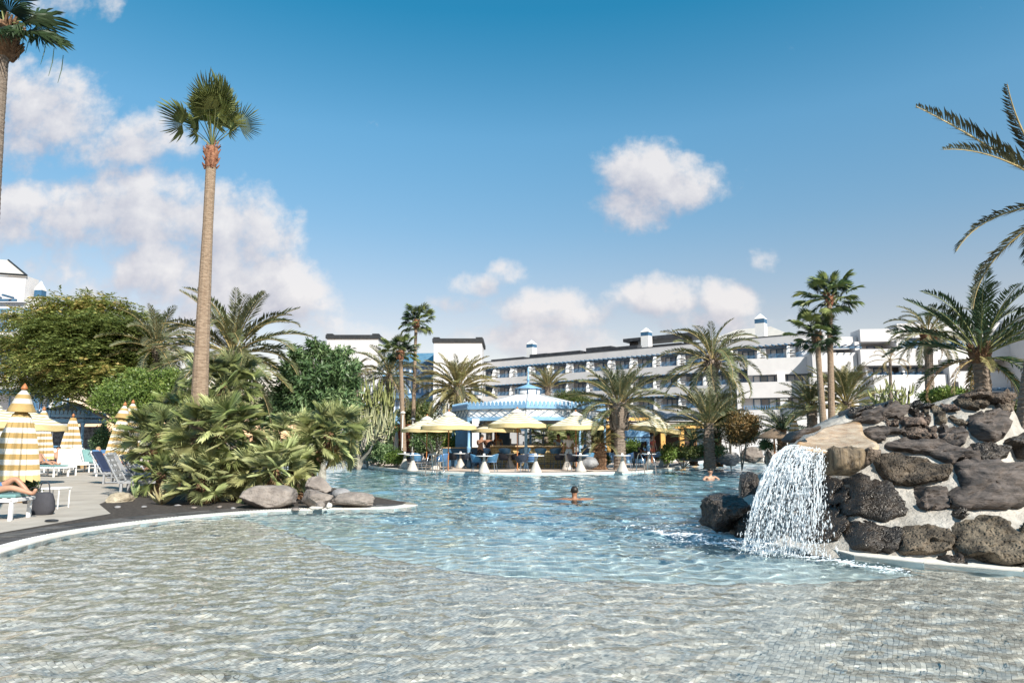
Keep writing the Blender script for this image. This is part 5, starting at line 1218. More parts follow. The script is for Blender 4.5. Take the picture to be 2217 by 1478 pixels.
mb = MB(); mb.add([F.at(0, 0, 14.9) - org, F.at(F.L, 0, 14.9) - org, F.at(F.L, -5, 17) - org, F.at(0, -5, 17) - org], [(0, 1, 2, 3)]); mb.build('glass_roof', mk('roof_glass', (.08, .17, .26), (.14, .26, .36), 1, .15), e)
mb = MB(); F.box(mb, 0, F.L, -.6, .3, 14.25, 14.85, 0, org); mb.build('cornice', BLUED, e)
mb = MB(); F.box(mb, 0, F.L, -.5, .9, 12.3, 12.7, 0, org); F.box(mb, 0, F.L, -.5, .9, 8.6, 9.0, 0, org); mb.build('balcony', BLUEL, e)
for i in range(8):
    window(F, e, 1 + i * 1.75, 10.7, 1.5, 2.6, -.45, WFB); window(F, e, 1 + i * 1.75, 13.4, 1.5, 1.2, -.45, WFB); window(F, e, 1 + i * 1.75, 7.2, 1.5, 2.0, -.45, WFB)
for i in range(9): mb = MB(); F.box(mb, .1 + i * 1.72, .2 + i * 1.72, -5, .05, 14.9, 15.0, 0, org)
# hotel side wing at far left
F = Fr((-420, 49), (118, 49)); hl = empty('hotel_left_wing', F.at(0, 0, 0), 'white hotel wing with blue balconies and a gabled top behind the feathery tree', 'hotel building'); org = Vector(hl.location); S = F.spx; mb = MB()
S2 = lambda x, y, d=-1.3: P(x, y, 49 - d).x - F.O.x
F.box(mb, 0, S2(84, 655), -2.6, -1.3, 0, 11.7, 0, org)
for h0, h1 in ((9.1 - .05, 9.1), ): pass
F.box(mb, 0, S2(64, 700, 0), -1.3, 0, 8.2, 9.35, 0, org); F.box(mb, 0, S(92), -1.3, 0, 4.9, 6.3, 0, org); F.box(mb, 0, S(118), -1.3, 1.5, 0, 3.6, 0, org)
F.box(mb, S(38), S(50), -1.3, -.1, 9.35, 11.7, 0, org); F.box(mb, S(38), S(50), -1.3, -.1, 6.3, 8.2, 0, org)
F.box(mb, 0, S2(55, 615, -1), -2.4, -1.0, 11.7, P(57, 597, 50).z, 0, org)
mb.build('wall', PLASTER, hl)
mb = MB(); RP = [P(-300, 572, 49.9) - org, P(58, 596, 49.9) - org, P(18, 563, 52.5) - org, P(-300, 545, 52.5) - org]; mb.add(RP + [q - Vector((0, 0, .12)) for q in RP], [(0, 1, 2, 3), (7, 6, 5, 4), (0, 4, 5, 1), (1, 5, 6, 2), (2, 6, 7, 3)]); mb.build('roof', CREAM, hl)
mb = MB(); mb.bar(RP[0], RP[1], .08); mb.bar(RP[1], RP[2], .08); mb.build('roof_edge', BLACK, hl)
pergola(F, hl, 0, S2(66, 640), 11.75, -.9, 1.1, .9); pergola(F, hl, 0, S(118), 4.9, .4, 2.4, .8)
for x in (12, 62, -44): window(F, hl, S2(x, 665), 10.3, 1.5, 1.9, -1.25, WFB); window(F, hl, S2(x, 755), 7.2, 1.5, 1.9, -1.25, WFB)
for x in (8, 94, 50): window(F, hl, S(x), 4.4, 1.5, 1.5, -1.25, WFB)
for x in (12, -44): railing(F, hl, S2(x, 670, 0), 9.75, 1.9, .8, .05); railing(F, hl, S2(x, 760, 0), 6.7, 1.9, .8, .05)
railing(F, hl, S(84), 4.0, 1.6, .8, 1.55)
chimney('chimney', hl, F, S2(88, 625, -1.9), -1.9, 10.2, 3.3, .27)
# restaurant with ochre fascia
F = Fr((1306, 46), (1556, 46)); e = empty('restaurant', F.at(0, 0, 0), 'open restaurant with ochre fascia and columns behind the parasols', 'restaurant'); org = Vector(e.location); S = F.spx
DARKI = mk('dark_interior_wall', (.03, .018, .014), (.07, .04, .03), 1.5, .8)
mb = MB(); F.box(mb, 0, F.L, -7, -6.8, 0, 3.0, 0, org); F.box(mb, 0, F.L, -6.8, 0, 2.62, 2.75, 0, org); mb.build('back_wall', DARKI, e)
mb = MB(); F.box(mb, 0, F.L - .2, -.25, 0, 2.30, 2.60, 0, org); F.box(mb, 0, S(1425), -1.2, -.9, 2.72, 3.05, 0, org); mb.build('fascia', OCHRE, e)
mb = MB(); F.box(mb, 0, F.L, -6.8, .12, 2.762, 2.80, 0, org); F.box(mb, 0, F.L - .15, -.3, .1, 2.605, 2.66, 0, org); mb.build('roof', CREAM, e)
for x in (1318, 1360, 1437, 1478, 1505, 1545):
    mb = MB(); F.box(mb, S(x) - .15, S(x) + .15, -.45, -.15, 0, 2.3, 0, org); mb.build('column', OCHRE, e)
mb = MB(); F.box(mb, S(1440), F.L, -.4, -.2, 0, .85, 0, org); mb.build('low_wall', PLASTER, e)
TARP = mk('black_plastic', (.012, .016, .025), (.05, .06, .08), 2, .18, 1.2, 3, spec=.7, bdist=.2)
for i, (x0, x1, y0, y1) in enumerate([(1312, 1405, 885, 906), (1395, 1485, 884, 908), (1424, 1520, 894, 917)]):
    a0 = S(x0); a1 = S(x1); hz = .2; V = []; nx_, ny_ = 22, 10
    for j in range(ny_):
        for k in range(nx_):
            a = a0 + (a1 - a0) * k / (nx_ - 1); t = j / (ny_ - 1); h0 = 2.82 if i < 2 else 2.68; ht = .85 if i < 2 else .72
            z = h0 + ht * math.sin(math.pi * min(1, t * 1.1)) ** .6 * (.65 + .45 * abs(noise.noise(Vector((a * .8, t * 2, i))))) + .1 * noise.noise(Vector((a * 3, t * 6, i + 3)))
            p = F.at(a, -1.4 - i * .2 + (i == 2) * 1.2 - t * 2.2, z if 0 < j < ny_ - 1 else h0); V.append(p)
    idx = np.arange(nx_ * ny_).reshape(ny_, nx_); Fc = np.stack([idx[:-1, :-1], idx[:-1, 1:], idx[1:, 1:], idx[1:, :-1]], -1).reshape(-1, 4)
    o = link('tarpaulin', np_mesh('tarpaulin', np.array([list(v) for v in V]), Fc, TARP, smooth=False))
    _tag(o, ['crumpled black plastic sheet on the left of the restaurant roof', 'crumpled shiny black plastic sheet in the middle of the restaurant roof', 'dark plastic sheet hanging over the right of the restaurant roof'][i], 'tarpaulin')
F = Fr((812, 47), (900, 47)); e = empty('garden_bar', F.at(0, 0, 0), 'dark red wooden front glimpsed behind the cactus tree', 'hut'); org = Vector(e.location)
mb = MB(); F.box(mb, 0, F.L, -3, -.2, 0, 2.6, 0, org); mb.build('wall', mk('red_brown_wall', (.12, .03, .015), (.2, .06, .03), 2, .8), e)
mb = MB(); F.box(mb, 0, F.L, -.2, .1, 1.45, 1.6, 0, org); F.box(mb, 0, F.L, -.2, .1, 2.3, 2.5, 0, org); mb.build('beam', WOOD, e)
F = Fr((1560, 62), (1800, 60)); e = empty('garden_wall', F.at(0, 0, 0), 'low white garden wall in front of the projecting hotel block', 'wall'); org = Vector(e.location)
mb = MB(); F.box(mb, 0, F.L, -.4, 0, 0, 3.6, 0, org); mb.build('wall_face', PLASTER, e)
# ------------------------------------------------------------------ octagonal pavilions
def kiosk(name, label, cat, px, Y, Rr, a0, z0, z1, roofz, lant, posts=True, gz=.11, skip=(), roofm=None):
    c = P(px, 953, Y); c.z = gz; e = empty(name, c, label, cat); A = [Vector((math.sin(a0 + k * math.pi / 4) * Rr, -math.cos(a0 + k * math.pi / 4) * Rr, 0)) for k in range(8)]
    h0, h1 = z0 - gz, z1 - gz
    for k in range(8):
        if k in skip: continue
        a, b = A[k], A[(k + 1) % 8]; d = (b - a); l = d.length; u = d / l; nrm = Vector((u.y, -u.x, 0)); rz = math.atan2(u.y, u.x)
        m = (a + b) / 2
        fa = link('fascia', None, e) if False else None
        mb = MB(); mb.box(m + Vector((0, 0, h0 + .09)), (l, .10, .18), rz); mb.box(m + Vector((0, 0, h1 - .16)), (l, .10, .13), rz)
        nt_ = max(8, int(l / .21))
        for i in range(nt_):      # pointed cresting
            q = a + u * (l * (i + .5) / nt_); w_ = l / nt_ * .38
            vs = [q + u * x + nrm * y + Vector((0, 0, z)) for y in (-.02, .02) for x, z in ((-w_, h1 - .1), (w_, h1 - .1), (w_, h1 + .06), (0, h1 + .17), (-w_, h1 + .06))]
            mb.add(vs, [(0, 1, 2, 3, 4), (9, 8, 7, 6, 5), (0, 5, 6, 1), (1, 6, 7, 2), (2, 7, 8, 3), (3, 8, 9, 4), (4, 9, 5, 0)])
        fo = mb.build('fascia', BLUEL, e)
        mb = MB(); hh = h1 - .23 - h0 - .18; nx_ = max(3, int(round(l / .62)))
        for i in range(nx_):
            p0 = a + u * (l * i / nx_); p1 = a + u * (l * (i + 1) / nx_)
            for f0, f1 in ((0, 1), (1, 0)):
                mb.bar(p0 + nrm * .03 * (1 if f0 else -1) + Vector((0, 0, h0 + .18 + hh * f0)), p1 + nrm * .03 * (1 if f0 else -1) + Vector((0, 0, h0 + .18 + hh * f1)), .014)
        mb.build('lattice', BLUED, fo)
        mb = MB(); mb.box(m - nrm * .07 + Vector((0, 0, (h0 + h1) / 2)), (l * .97, .03, h1 - h0 - .1), rz); mb.build('board', WHITE, fo)
    if posts:
        for k in range(8):
            mb = MB(); mb.lathe([(.12, 0), (.12, .12), (.085, .2), (.085, .9), (.11, .95), (.11, 1.05), (.075, 1.1), (.07, h0 - .2), (.11, h0 - .05), (.11, h0 + .02)], 10, A[k] * .985); mb.build('post', BLUEL, e)
    for k in range(8):
        a, b = A[k] * .97, A[(k + 1) % 8] * .97; t = .2 if lant else .01
        vs = [a + Vector((0, 0, h1 - .12)), b + Vector((0, 0, h1 - .12)), b * t + Vector((0, 0, roofz - gz)), a * t + Vector((0, 0, roofz - gz))]
        mb = MB(); mb.add(vs + [v - Vector((0, 0, .05)) for v in vs], [(0, 1, 2, 3), (7, 6, 5, 4), (0, 4, 5, 1), (1, 5, 6, 2), (2, 6, 7, 3), (3, 7, 4, 0)]); mb.build('roof_panel', roofm or WHITE, e)
        mb = MB(); mb.bar(vs[0], vs[3], .03); mb.build('roof_ridge', GREYM, e)
    if lant:
        z = roofz - gz; mb = MB(); mb.lathe([(Rr * .155, z - .1), (Rr * .155, z + .34)], 8, a0=a0); lo = mb.build('lantern', WHITE, e)
        mb = MB()
        for k in range(8): q = A[k] * .16; mb.bar(q + Vector((0, 0, z - .05)), q + Vector((0, 0, z + .36)), .03)
        mb.build('frame', BLUED, lo)
        mb = MB(); mb.lathe([(Rr * .18, z + .34), (Rr * .18, z + .38), (Rr * .08, z + .52), (.06, z + .62), (.05, z + .8), (.12, z + .85), (.05, z + .92), (.03, z + 1.3), (.06, z + 1.36), (.008, z + 1.6)], 8); mb.build('finial', BLUEL, e)
    return e, A
kb, KA = kiosk('bar_pavilion', 'octagonal open bar pavilion with blue latticed fascia and white lantern roof', 'pavilion', 1144, 38.5, 4.3, R(-3), 2.50, 3.32, 4.02, True)
KC = Vector(kb.location)
# ceiling, bar counter
BRICK = mk('yellow_brick', (.58, .42, .18), (.76, .58, .30), 3, .8)
def fit_brick(m, bw=.30, bh=.10):
    t = m.node_tree; b = t.nodes['Principled BSDF']; s_ = b.inputs['Base Color'].links[0].from_socket; br = t.nodes.new('ShaderNodeTexBrick'); tcx = t.nodes.new('ShaderNodeTexCoord'); mpx = t.nodes.new('ShaderNodeMapping'); mpx.inputs['Rotation'].default_value = (math.pi / 2, 0, 0)
    t.links.new(tcx.outputs['Object'], mpx.inputs[0]); t.links.new(mpx.outputs[0], br.inputs[0]); br.inputs['Scale'].default_value = 1; br.inputs['Brick Width'].default_value = bw; br.inputs['Row Height'].default_value = bh; br.inputs['Mortar Size'].default_value = .012
    br.inputs['Color1'].default_value = (1, 1, 1, 1); br.inputs['Color2'].default_value = (.75, .75, .75, 1); br.inputs['Mortar'].default_value = (.35, .35, .35, 1)
    mx = t.nodes.new('ShaderNodeMix'); mx.data_type = 'RGBA'; mx.blend_type = 'MULTIPLY'; mx.inputs[0].default_value = 1; t.links.new(s_, mx.inputs[6]); t.links.new(br.outputs[0], mx.inputs[7]); t.links.new(mx.outputs[2], b.inputs['Base Color'])
fit_brick(BRICK)
def lx_(px, Y): return P(px, 953, Y).x - KC.x
bar = empty('bar_counter', (KC.x, KC.y, .11), 'yellow brick bar counter with pale wooden top under the pavilion', 'bar counter')
mb = MB(); x0, x1 = lx_(1055, 35.6), lx_(1243, 35.6); mb.box(((x0 + x1) / 2, -2.9, .53), (x1 - x0, .3, 1.06)); mb.box((x0 + .15, -1.5, .53), (.3, 2.5, 1.06)); mb.box((x1 - .15, -1.5, .53), (.3, 2.5, 1.06)); mb.build('counter_front', BRICK, bar)
mb = MB(); mb.box(((x0 + x1) / 2, -2.95, 1.10), (x1 - x0 + .3, .62, .06)); mb.build('counter_top', WOODP, bar)
mb = MB(); mb.bar((x0 + .1, -3.2, .22), (x1 - .1, -3.2, .22), .02, 8)
for i in range(9): mb.bar((x0 + .2 + i * (x1 - x0 - .4) / 8, -3.2, 0), (x0 + .2 + i * (x1 - x0 - .4) / 8, -3.2, .22), .012, 6)
mb.build('foot_rail', BLUED, bar)
def panel(label, px0, px1, y, z0, z1, m, name='wall_panel', cat='panel', th=.06):
    a, b = lx_(px0, KC.y + y), lx_(px1, KC.y + y); e = empty(name, (KC.x + (a + b) / 2, KC.y + y, .11), label, cat)
    mb = MB(); mb.box((0, 0, (z0 + z1) / 2), (b - a, th, z1 - z0)); mb.build('board', m, e)
    mb = MB()
    for x in (-(b - a) / 2 + .05, 0, (b - a) / 2 - .05): mb.box((x, -th / 2 - .012, (z0 + z1) / 2), (.05, .02, z1 - z0))
    for z in (z0 + .04, (z0 + z1) / 2, z1 - .04): mb.box((0, -th / 2 - .014, z), (b - a - .12, .02, .05))
    mb.build('trim', BLUE if m is BLUE else m, e); return e
panel('tall blue panelled door wall at the left of the bar', 986, 1022, -1.0, 0, 2.4, BLUE)
panel('dark blue wall panel behind the bar counter', 1070, 1104, 1.2, .9, 2.4, BLUED)
panel('white wall panel behind the people at the bar', 1052, 1066, 1.4, .6, 2.4, WHITE)
sh = empty('back_bar_shelf', (KC.x + lx_(1150, KC.y + 1.6), KC.y + 1.6, .11), 'back bar shelves with glasses behind the counter', 'shelf')
for z in (1.15, 1.75, 2.2):
    mb = MB(); mb.box((0, 0, z), (1.5, .3, .04)); mb.build('shelf_board', CREAM, sh)
for x in (-.73, .73): mb = MB(); mb.box((x, 0, 1.2), (.05, .3, 2.3)); mb.build('upright', BLUED, sh)
mb = MB(); mb.box((-1.5, .1, .6), (1.4, .6, 1.2)); mb.box((-1.45, -.1, 1.35), (.6, .4, .3)); mb.build('cabinet', GREYM, sh)
GL = mk('drinking_glass', (.5, .55, .6), (.7, .75, .8), 5, .1)
for i in range(9):
    mb = MB(); mb.lathe([(.03, 0), (.04, .14), (.03, .16)], 8); o = mb.build('glass', GL); o.location = Vector(sh.location) + Vector((-.6 + i * .15, 0, (1.17 if i % 2 else 1.77)))
    _tag(o, 'small clear glass standing on the back bar shelves', 'glass', 'glasses on the back bar shelves')
for i, px in enumerate((1048, 1062, 1081, 1120, 1163, 1175)):
    x = lx_(px, KC.y - 1 + (i % 2) * .6); e = empty('pendant_lamp', (KC.x + x, KC.y - 1 + (i % 2) * .6, 2.05), ['pale green shaded pendant lamp %s' % q for q in ('over the shirtless guest', 'over the dark haired guest', 'over the counter before the dark blue panel', 'above the middle of the counter', 'right of the front pavilion post', 'nearest the barmaid')][i], 'pendant lamp')
    mb = MB(); mb.lathe([(.22, 0), (.20, .03), (.06, .14), (.02, .2)], 14); mb.build('lamp_shade', mk('lamp_shade_glass', (.45, .5, .35), (.55, .6, .42), 3, .4), e)
    mb = MB(); mb.bar((0, 0, .2), (0, 0, .9), .008); mb.build('cord', BLACK, e)
mb = MB(); mb.box((0, 0, 0), (.36, .2, .26)); o = mb.build('loudspeaker', WHITE); o.location = P(1030, 911, 35.2); _tag(o, 'white loudspeaker box hanging under the left of the pavilion fascia', 'loudspeaker')
ds = empty('low_screen', P(975, 953, 37.2).to_3d(), 'dark blue low screen with pale top rail left of the bar', 'screen'); ds.location.z = .11
mb = MB(); mb.box((0.55, 0, .5), (1.9, .06, .95)); mb.build('board', BLUED, ds); mb = MB(); mb.box((.55, 0, 1.0), (1.95, .1, .05)); mb.build('rail', WOODP, ds)
k2, _ = kiosk('small_kiosk', 'small kiosk with white pyramid roof and blue scalloped fascia before the restaurant', 'kiosk', 1375, 43, .92, R(5), 1.45, 1.95, 2.35, False)
for k in range(3):
    mb = MB(); a = R(-40 + 40 * k); mb.box((math.sin(a) * .6, -math.cos(a) * .6, .45), (.5, .1, .9), a); mb.build('counter', BLUEL, k2)
k3, _ = kiosk('pool_kiosk', 'blue latticed pool kiosk with pale low roof behind the closed parasols', 'kiosk', 142, 38, 1.95, R(10), 2.45, 2.95, 3.55, False, roofm=mk('pale_shingle', (.38, .36, .34), (.62, .60, .56), 12, .9, 1, 20), gz=.08)
mb = MB(); q = P(118, 953, 36.8); mb.box((q.x - k3.location.x, q.y - k3.location.y, .55), (1.2, .1, 1.1)); mb.box((q.x - k3.location.x, q.y - k3.location.y - .05, 1.12), (1.25, .3, .05)); mb.build('counter', BLUE, k3)
mb = MB(); q = P(178, 953, 36.4); mb.box((q.x - k3.location.x, q.y - k3.location.y, .45), (.62, .1, .95)); mb.build('menu_panel', mk('gold_panel', (.36, .24, .12), (.42, .28, .14), 3, .5), k3)
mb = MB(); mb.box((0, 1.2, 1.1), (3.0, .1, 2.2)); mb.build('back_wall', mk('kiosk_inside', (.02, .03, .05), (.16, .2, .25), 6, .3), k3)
# ------------------------------------------------------------------ parasols
STR_W = mk('cream_canvas', (.70, .67, .58), (.78, .75, .66), 3, .9, trans=.15)
STR_Y = mk('straw_yellow_canvas', (.46, .39, .22), (.54, .47, .28), 3, .9, trans=.15)
VAL_Y = mk('golden_canvas', (.58, .46, .22), (.66, .53, .28), 3, .9, trans=.15)
STR_B = mk('white_canvas', (.58, .55, .50), (.66, .63, .57), 3, .9, trans=.1)
STR_G = mk('ochre_canvas', (.36, .25, .10), (.44, .31, .13), 3, .9, trans=.1)
def parasol_open(Rr=1.36, H=.58, za=2.62, ns=8, bands=6, tilt=0):
    """returns list of (name, mesh)"""
    out = []; K = 12 * bands // bands * 1; rings = bands * 2; seg = ns * 6; mb = MB(); vs = []
    for j in range(rings + 1):
        t = j / rings; rr = .08 + (Rr - .08) * t
        for i in range(seg):
            a = 2 * math.pi * i / seg; f = abs(((i / 6) % 1) - .5) * 2      # 1 at rib, 0 mid-gore
            ra = rr * (1 - .045 * (1 - f) * t); z = za - H * (t ** 1.08) - .035 * (1 - f) * math.sin(math.pi * min(1, t * .9)); vs.append((math.cos(a) * ra, math.sin(a) * ra, z))
    for j in range(rings):
        for i in range(seg):
            a = j * seg + i; b = j * seg + (i + 1) % seg; mb.add([], [])
            mb.f.append((a, a + seg, b + seg, b)); mb.m.append((j // 1) % 2 if j < rings - 1 else 1); mb.sm.append(True)
    mb.v = vs; out.append(('canopy', mb.mesh('canopy', [STR_W, STR_Y])))
    mb = MB(); vs = []
    for j in range(3):
        for i in range(seg):
            x, y, z = (lambda q: q)((0, 0, 0)); a = 2 * math.pi * i / seg; f = abs(((i / 6) % 1) - .5) * 2; ra = Rr * (1 - .045 * (1 - f)) + .004 * j
            vs.append((math.cos(a) * ra, math.sin(a) * ra, za - H - .035 * (1 - f) * .3 - .075 * j - .02 * (j == 2) * (1 - f)))
    for j in range(2):
        for i in range(seg):
            a = j * seg + i; b = j * seg + (i + 1) % seg; mb.f.append((a, a + seg, b + seg, b)); mb.m.append(0); mb.sm.append(True)
    mb.v = vs; out.append(('valance', mb.mesh('valance', VAL_Y)))
    mb = MB(); mb.lathe([(.34, -.10), (.33, -.05), (.14, .06), (.03, .11)], 16, (0, 0, za + .02)); out.append(('vent', mb.mesh('vent', STR_W)))
    mb = MB(); mb.bar((0, 0, 0), (0, 0, za + .12), .028, 8); mb.lathe([(.04, 0), (.05, .03), (.02, .1)], 8, (0, 0, za + .12)); out.append(('pole', mb.mesh('pole', WOOD)))
    for k in range(ns):
        a = 2 * math.pi * k / ns; mb = MB(); d = Vector((math.cos(a), math.sin(a), 0)); mb.bar(Vector((0, 0, za - .04)) + d * .05, d * (Rr * .98) + Vector((0, 0, za - H - .02)), .011); mb.bar(Vector((0, 0, za - .75)) + d * .04, d * (Rr * .55) + Vector((0, 0, za - H * .55 - .05)), .009); out.append(('rib', mb.mesh('rib', WOOD)))
    return out
def inst(parts, name, loc, label, cat, rz=0, group=None, s=1.0, tilt=(0, 0)):
    e = empty(name, loc, label, cat, group, rz); e.scale = (s, s, s); e.rotation_euler = (tilt[0], tilt[1], rz)
    for n_, me in parts: link(n_, me, e)
    return e
PO = parasol_open()
GP = 'open striped parasols on the bar terrace'
for px, Y, s, rz, lb, by in [(924, 35.5, .96, .2, 'leftmost open yellow striped parasol on the bar terrace', 0), (971, 32.5, 1.0, .5, 'second open yellow striped parasol from the left, in front of the blue door wall', 0), (1074, 36.2, .96, .1, 'open yellow striped parasol half hidden behind its neighbour before the counter', 0), (1120, 32.8, 1.05, .35, 'open yellow striped parasol beside the front post of the pavilion', 0), (1247, 32.8, 1.0, .4, 'open yellow striped parasol next to the man in white', 0)]:
    c = P(px, 953, Y); c.z = .11; inst(PO, 'parasol', c, lb, 'parasol', rz, GP, s)
c = P(1408, 953, 35); c.z = .11; inst(PO, 'parasol', c, 'wind lifted yellow parasol by the seated woman', 'parasol', .3, GP, .98, tilt=(R(2), R(7)))
for px, Y, s, lb in [(48, 22, .92, 'open striped parasol behind the large closed one'), (-30, 21, .95, 'open striped parasol cut by the left picture edge')]:
    c = P(px, 953, Y); c.z = .07; o = inst(PO, 'parasol', c, lb, 'parasol', .2, 'open parasols on the left terrace', s); 
def parasol_closed(H=2.0, top=2.62, n=36, bands=13, rb=.44, vent=True, seed=0):
    r = random.Random(seed); out = []; rings = bands * 3; mb = MB(); vs = []
    ph = [r.uniform(.55, 1.25) for _ in range(n)]
    zt = top - (.52 if vent else .05); hh = H - (.42 if vent else 0)
    for j in range(rings + 1):
        t = j / rings; rr = (.12 + (rb - .12) * (t ** .55 if vent else t ** .8)) ; zz = zt - hh * t
        for i in range(n):
            a = 2 * math.pi * i / n; pl = 1 + .13 * math.cos(i * math.pi) * ph[i] * min(1, t * 3) + .06 * math.sin(a * 3 + seed)
            vs.append((math.cos(a) * rr * pl, math.sin(a) * rr * pl, zz - (.03 * math.cos(i * math.pi) if j == rings else 0)))
    mb.v = vs
    for j in range(rings):
        for i in range(n):
            a = j * n + i; b = j * n + (i + 1) % n; mb.f.append((a, a + n, b + n, b)); mb.m.append(2 if j >= rings - 3 else (j // 3) % 2); mb.sm.append(False)
    out.append(('canopy', mb.mesh('canopy', [STR_G, STR_B, VAL_Y])))
    mb = MB()
    if vent:
        prof = [(.05, 0), (.12, -.10), (.16, -.2), (.20, -.32), (.26, -.45), (.28, -.52)]; vs = []
        for r_, z in prof:
            for i in range(24): a = 2 * math.pi * i / 24; q = 1 + .08 * math.cos(i * math.pi); vs.append((math.cos(a) * r_ * q, math.sin(a) * r_ * q, top + z))
        mb.v = vs
        for j in range(5):
            for i in range(24): a = j * 24 + i; b = j * 24 + (i + 1) % 24; mb.f.append((a, a + 24, b + 24, b)); mb.m.append((j + 1) % 2 if j < 4 else 0); mb.sm.append(True)
        out.append(('vent', mb.mesh('vent', [STR_G, STR_B])))
    mb = MB(); mb.bar((0, 0, 0), (0, 0, top + .03), .028, 8); mb.lathe([(.07, 0), (.075, .04), (.03, .12), (.01, .15)], 8, (0, 0, top + .02)); out.append(('pole', mb.mesh('pole', WOOD)))
    mb = MB(); mb.lathe([(.26, 0), (.26, .05), (.06, .07), (.05, .3)], 14); out.append(('foot', mb.mesh('foot', GREYM)))
    return out
for px, Y, top, H, rb, v, tl, lb, sd in [(34, 16.4, 2.62, 2.02, .46, True, (0, R(1.5)), 'largest closed yellow and white striped parasol in front at the left', 1), (92, 30, 2.72, 2.0, .42, True, (0, R(-1)), 'closed striped parasol directly right of the largest one', 2), (154, 35, 2.62, 1.95, .50, False, (0, 0), 'slim cone shaped closed parasol in front of the blue kiosk', 3), (250, 28, 2.85, 2.15, .40, True, (0, R(6)), 'leaning closed striped parasol left of its twin', 4), (280, 28.6, 2.95, 2.2, .40, True, (0, R(1)), 'closed striped parasol touching the low fan palms', 5)]:
    c = P(px, 953, Y); c.z = .07; inst(parasol_closed(H, top, rb=rb, vent=v, seed=sd), 'closed_parasol', c, lb, 'parasol', .3 * sd, 'closed striped parasols on the left terrace', 1, tl)
c = P(1720, 953, 30); c.z = .11; inst(parasol_closed(1.2, 2.3, rb=.28, vent=False, seed=9), 'closed_parasol', c, 'small pale closed parasol beside the waterfall ledge', 'parasol')
# straw parasol
c = P(1676, 953, 30); c.z = .11; e = empty('straw_parasol', c, 'brown thatched straw parasol left of the waterfall', 'parasol')
STRAW = mk('straw_thatch', (.14, .10, .07), (.26, .19, .13), 8, .9, 1, 30, stretch=(1, 1, 6))
mb = MB(); mb.lathe([(.78, 1.45), (.80, 1.52), (.5, 1.68), (.2, 1.82), (.05, 1.9)], 22, fn=lambda r_, z, k: r_ * (1 + .04 * math.sin(k * 2.3))); mb.build('thatch', STRAW, e); mb = MB(); mb.bar((0, 0, 0), (0, 0, 1.85), .04, 8); mb.build('pole', WOOD, e)
# ------------------------------------------------------------------ terrace furniture
NAVY = mk('blue_chair_shell', (.06, .15, .28), (.09, .20, .36), 3, .35, rand=.2); NAVYD = mk('dark_chair_shell', (.02, .025, .04), (.04, .05, .07), 3, .35, rand=.2); CLEG = mk('grey_chair_leg', (.10, .13, .17), (.16, .20, .26), 3, .4)
def chair_parts(sm, sh=.45, bh=.36, leg=.45, foot=False):
    mb = MB(); n = 15; vs = []; fs = []
    for j in range(7):
        t = j / 6
        for i in range(n):
            a = R(180 - 118 + 236 * i / (n - 1)); e_ = math.sin(math.pi * i / (n - 1))
            rr = .17 + .11 * t ** .6; z = sh + bh * t * (.42 + .58 * e_ ** .7); vs.append((math.cos(a) * rr * 1.02 + .02, math.sin(a) * rr * 1.08, z))
    for j in range(6):
        for i in range(n - 1): a = j * n + i; fs.append((a, a + 1, a + n + 1, a + n))
    b = len(vs); vs2 = [(x * 1.07 + .0, y * 1.07, z - .008) for x, y, z in vs]; vs += vs2
    fs += [tuple(reversed([q + b for q in f])) for f in fs[:]]
    for i in range(n - 1): a = 6 * n + i; fs.append((a, a + 1, a + 1 + b, a + b))
    mb.add(vs, fs, 0, True); bk = mb.mesh('backrest', sm)
    mb = MB(); mb.lathe([(.16, sh - .03), (.235, sh - .02), (.245, sh + .015), (.2, sh + .03)], 20, (.04, 0, 0)); st = mb.mesh('seat', sm)
    out = [('backrest', bk), ('seat', st)]
    for sx, sy in ((1, 1), (1, -1), (-1, 1), (-1, -1)):
        mb = MB(); mb.bar((.04 + sx * .15, sy * .16, sh - .02), (.04 + sx * .215, sy * .225, 0), .014, 6); out.append(('leg', mb.mesh('leg', CLEG)))
    if foot:
        mb = MB(); q = [(.04 + sx * .195, sy * .205, .24) for sx, sy in ((1, 1), (1, -1), (-1, -1), (-1, 1))]
        for i in range(4): mb.bar(q[i], q[(i + 1) % 4], .01, 6)
        out.append(('foot_rest', mb.mesh('foot_rest', CLEG)))
    return out
CH = chair_parts(NAVY); CHD = chair_parts(NAVYD); ST_ = chair_parts(NAVY, .76, .26, .76, True)
def gp(px, py, z=.12): p = G(px, py, z); p.z = z - .008; return p
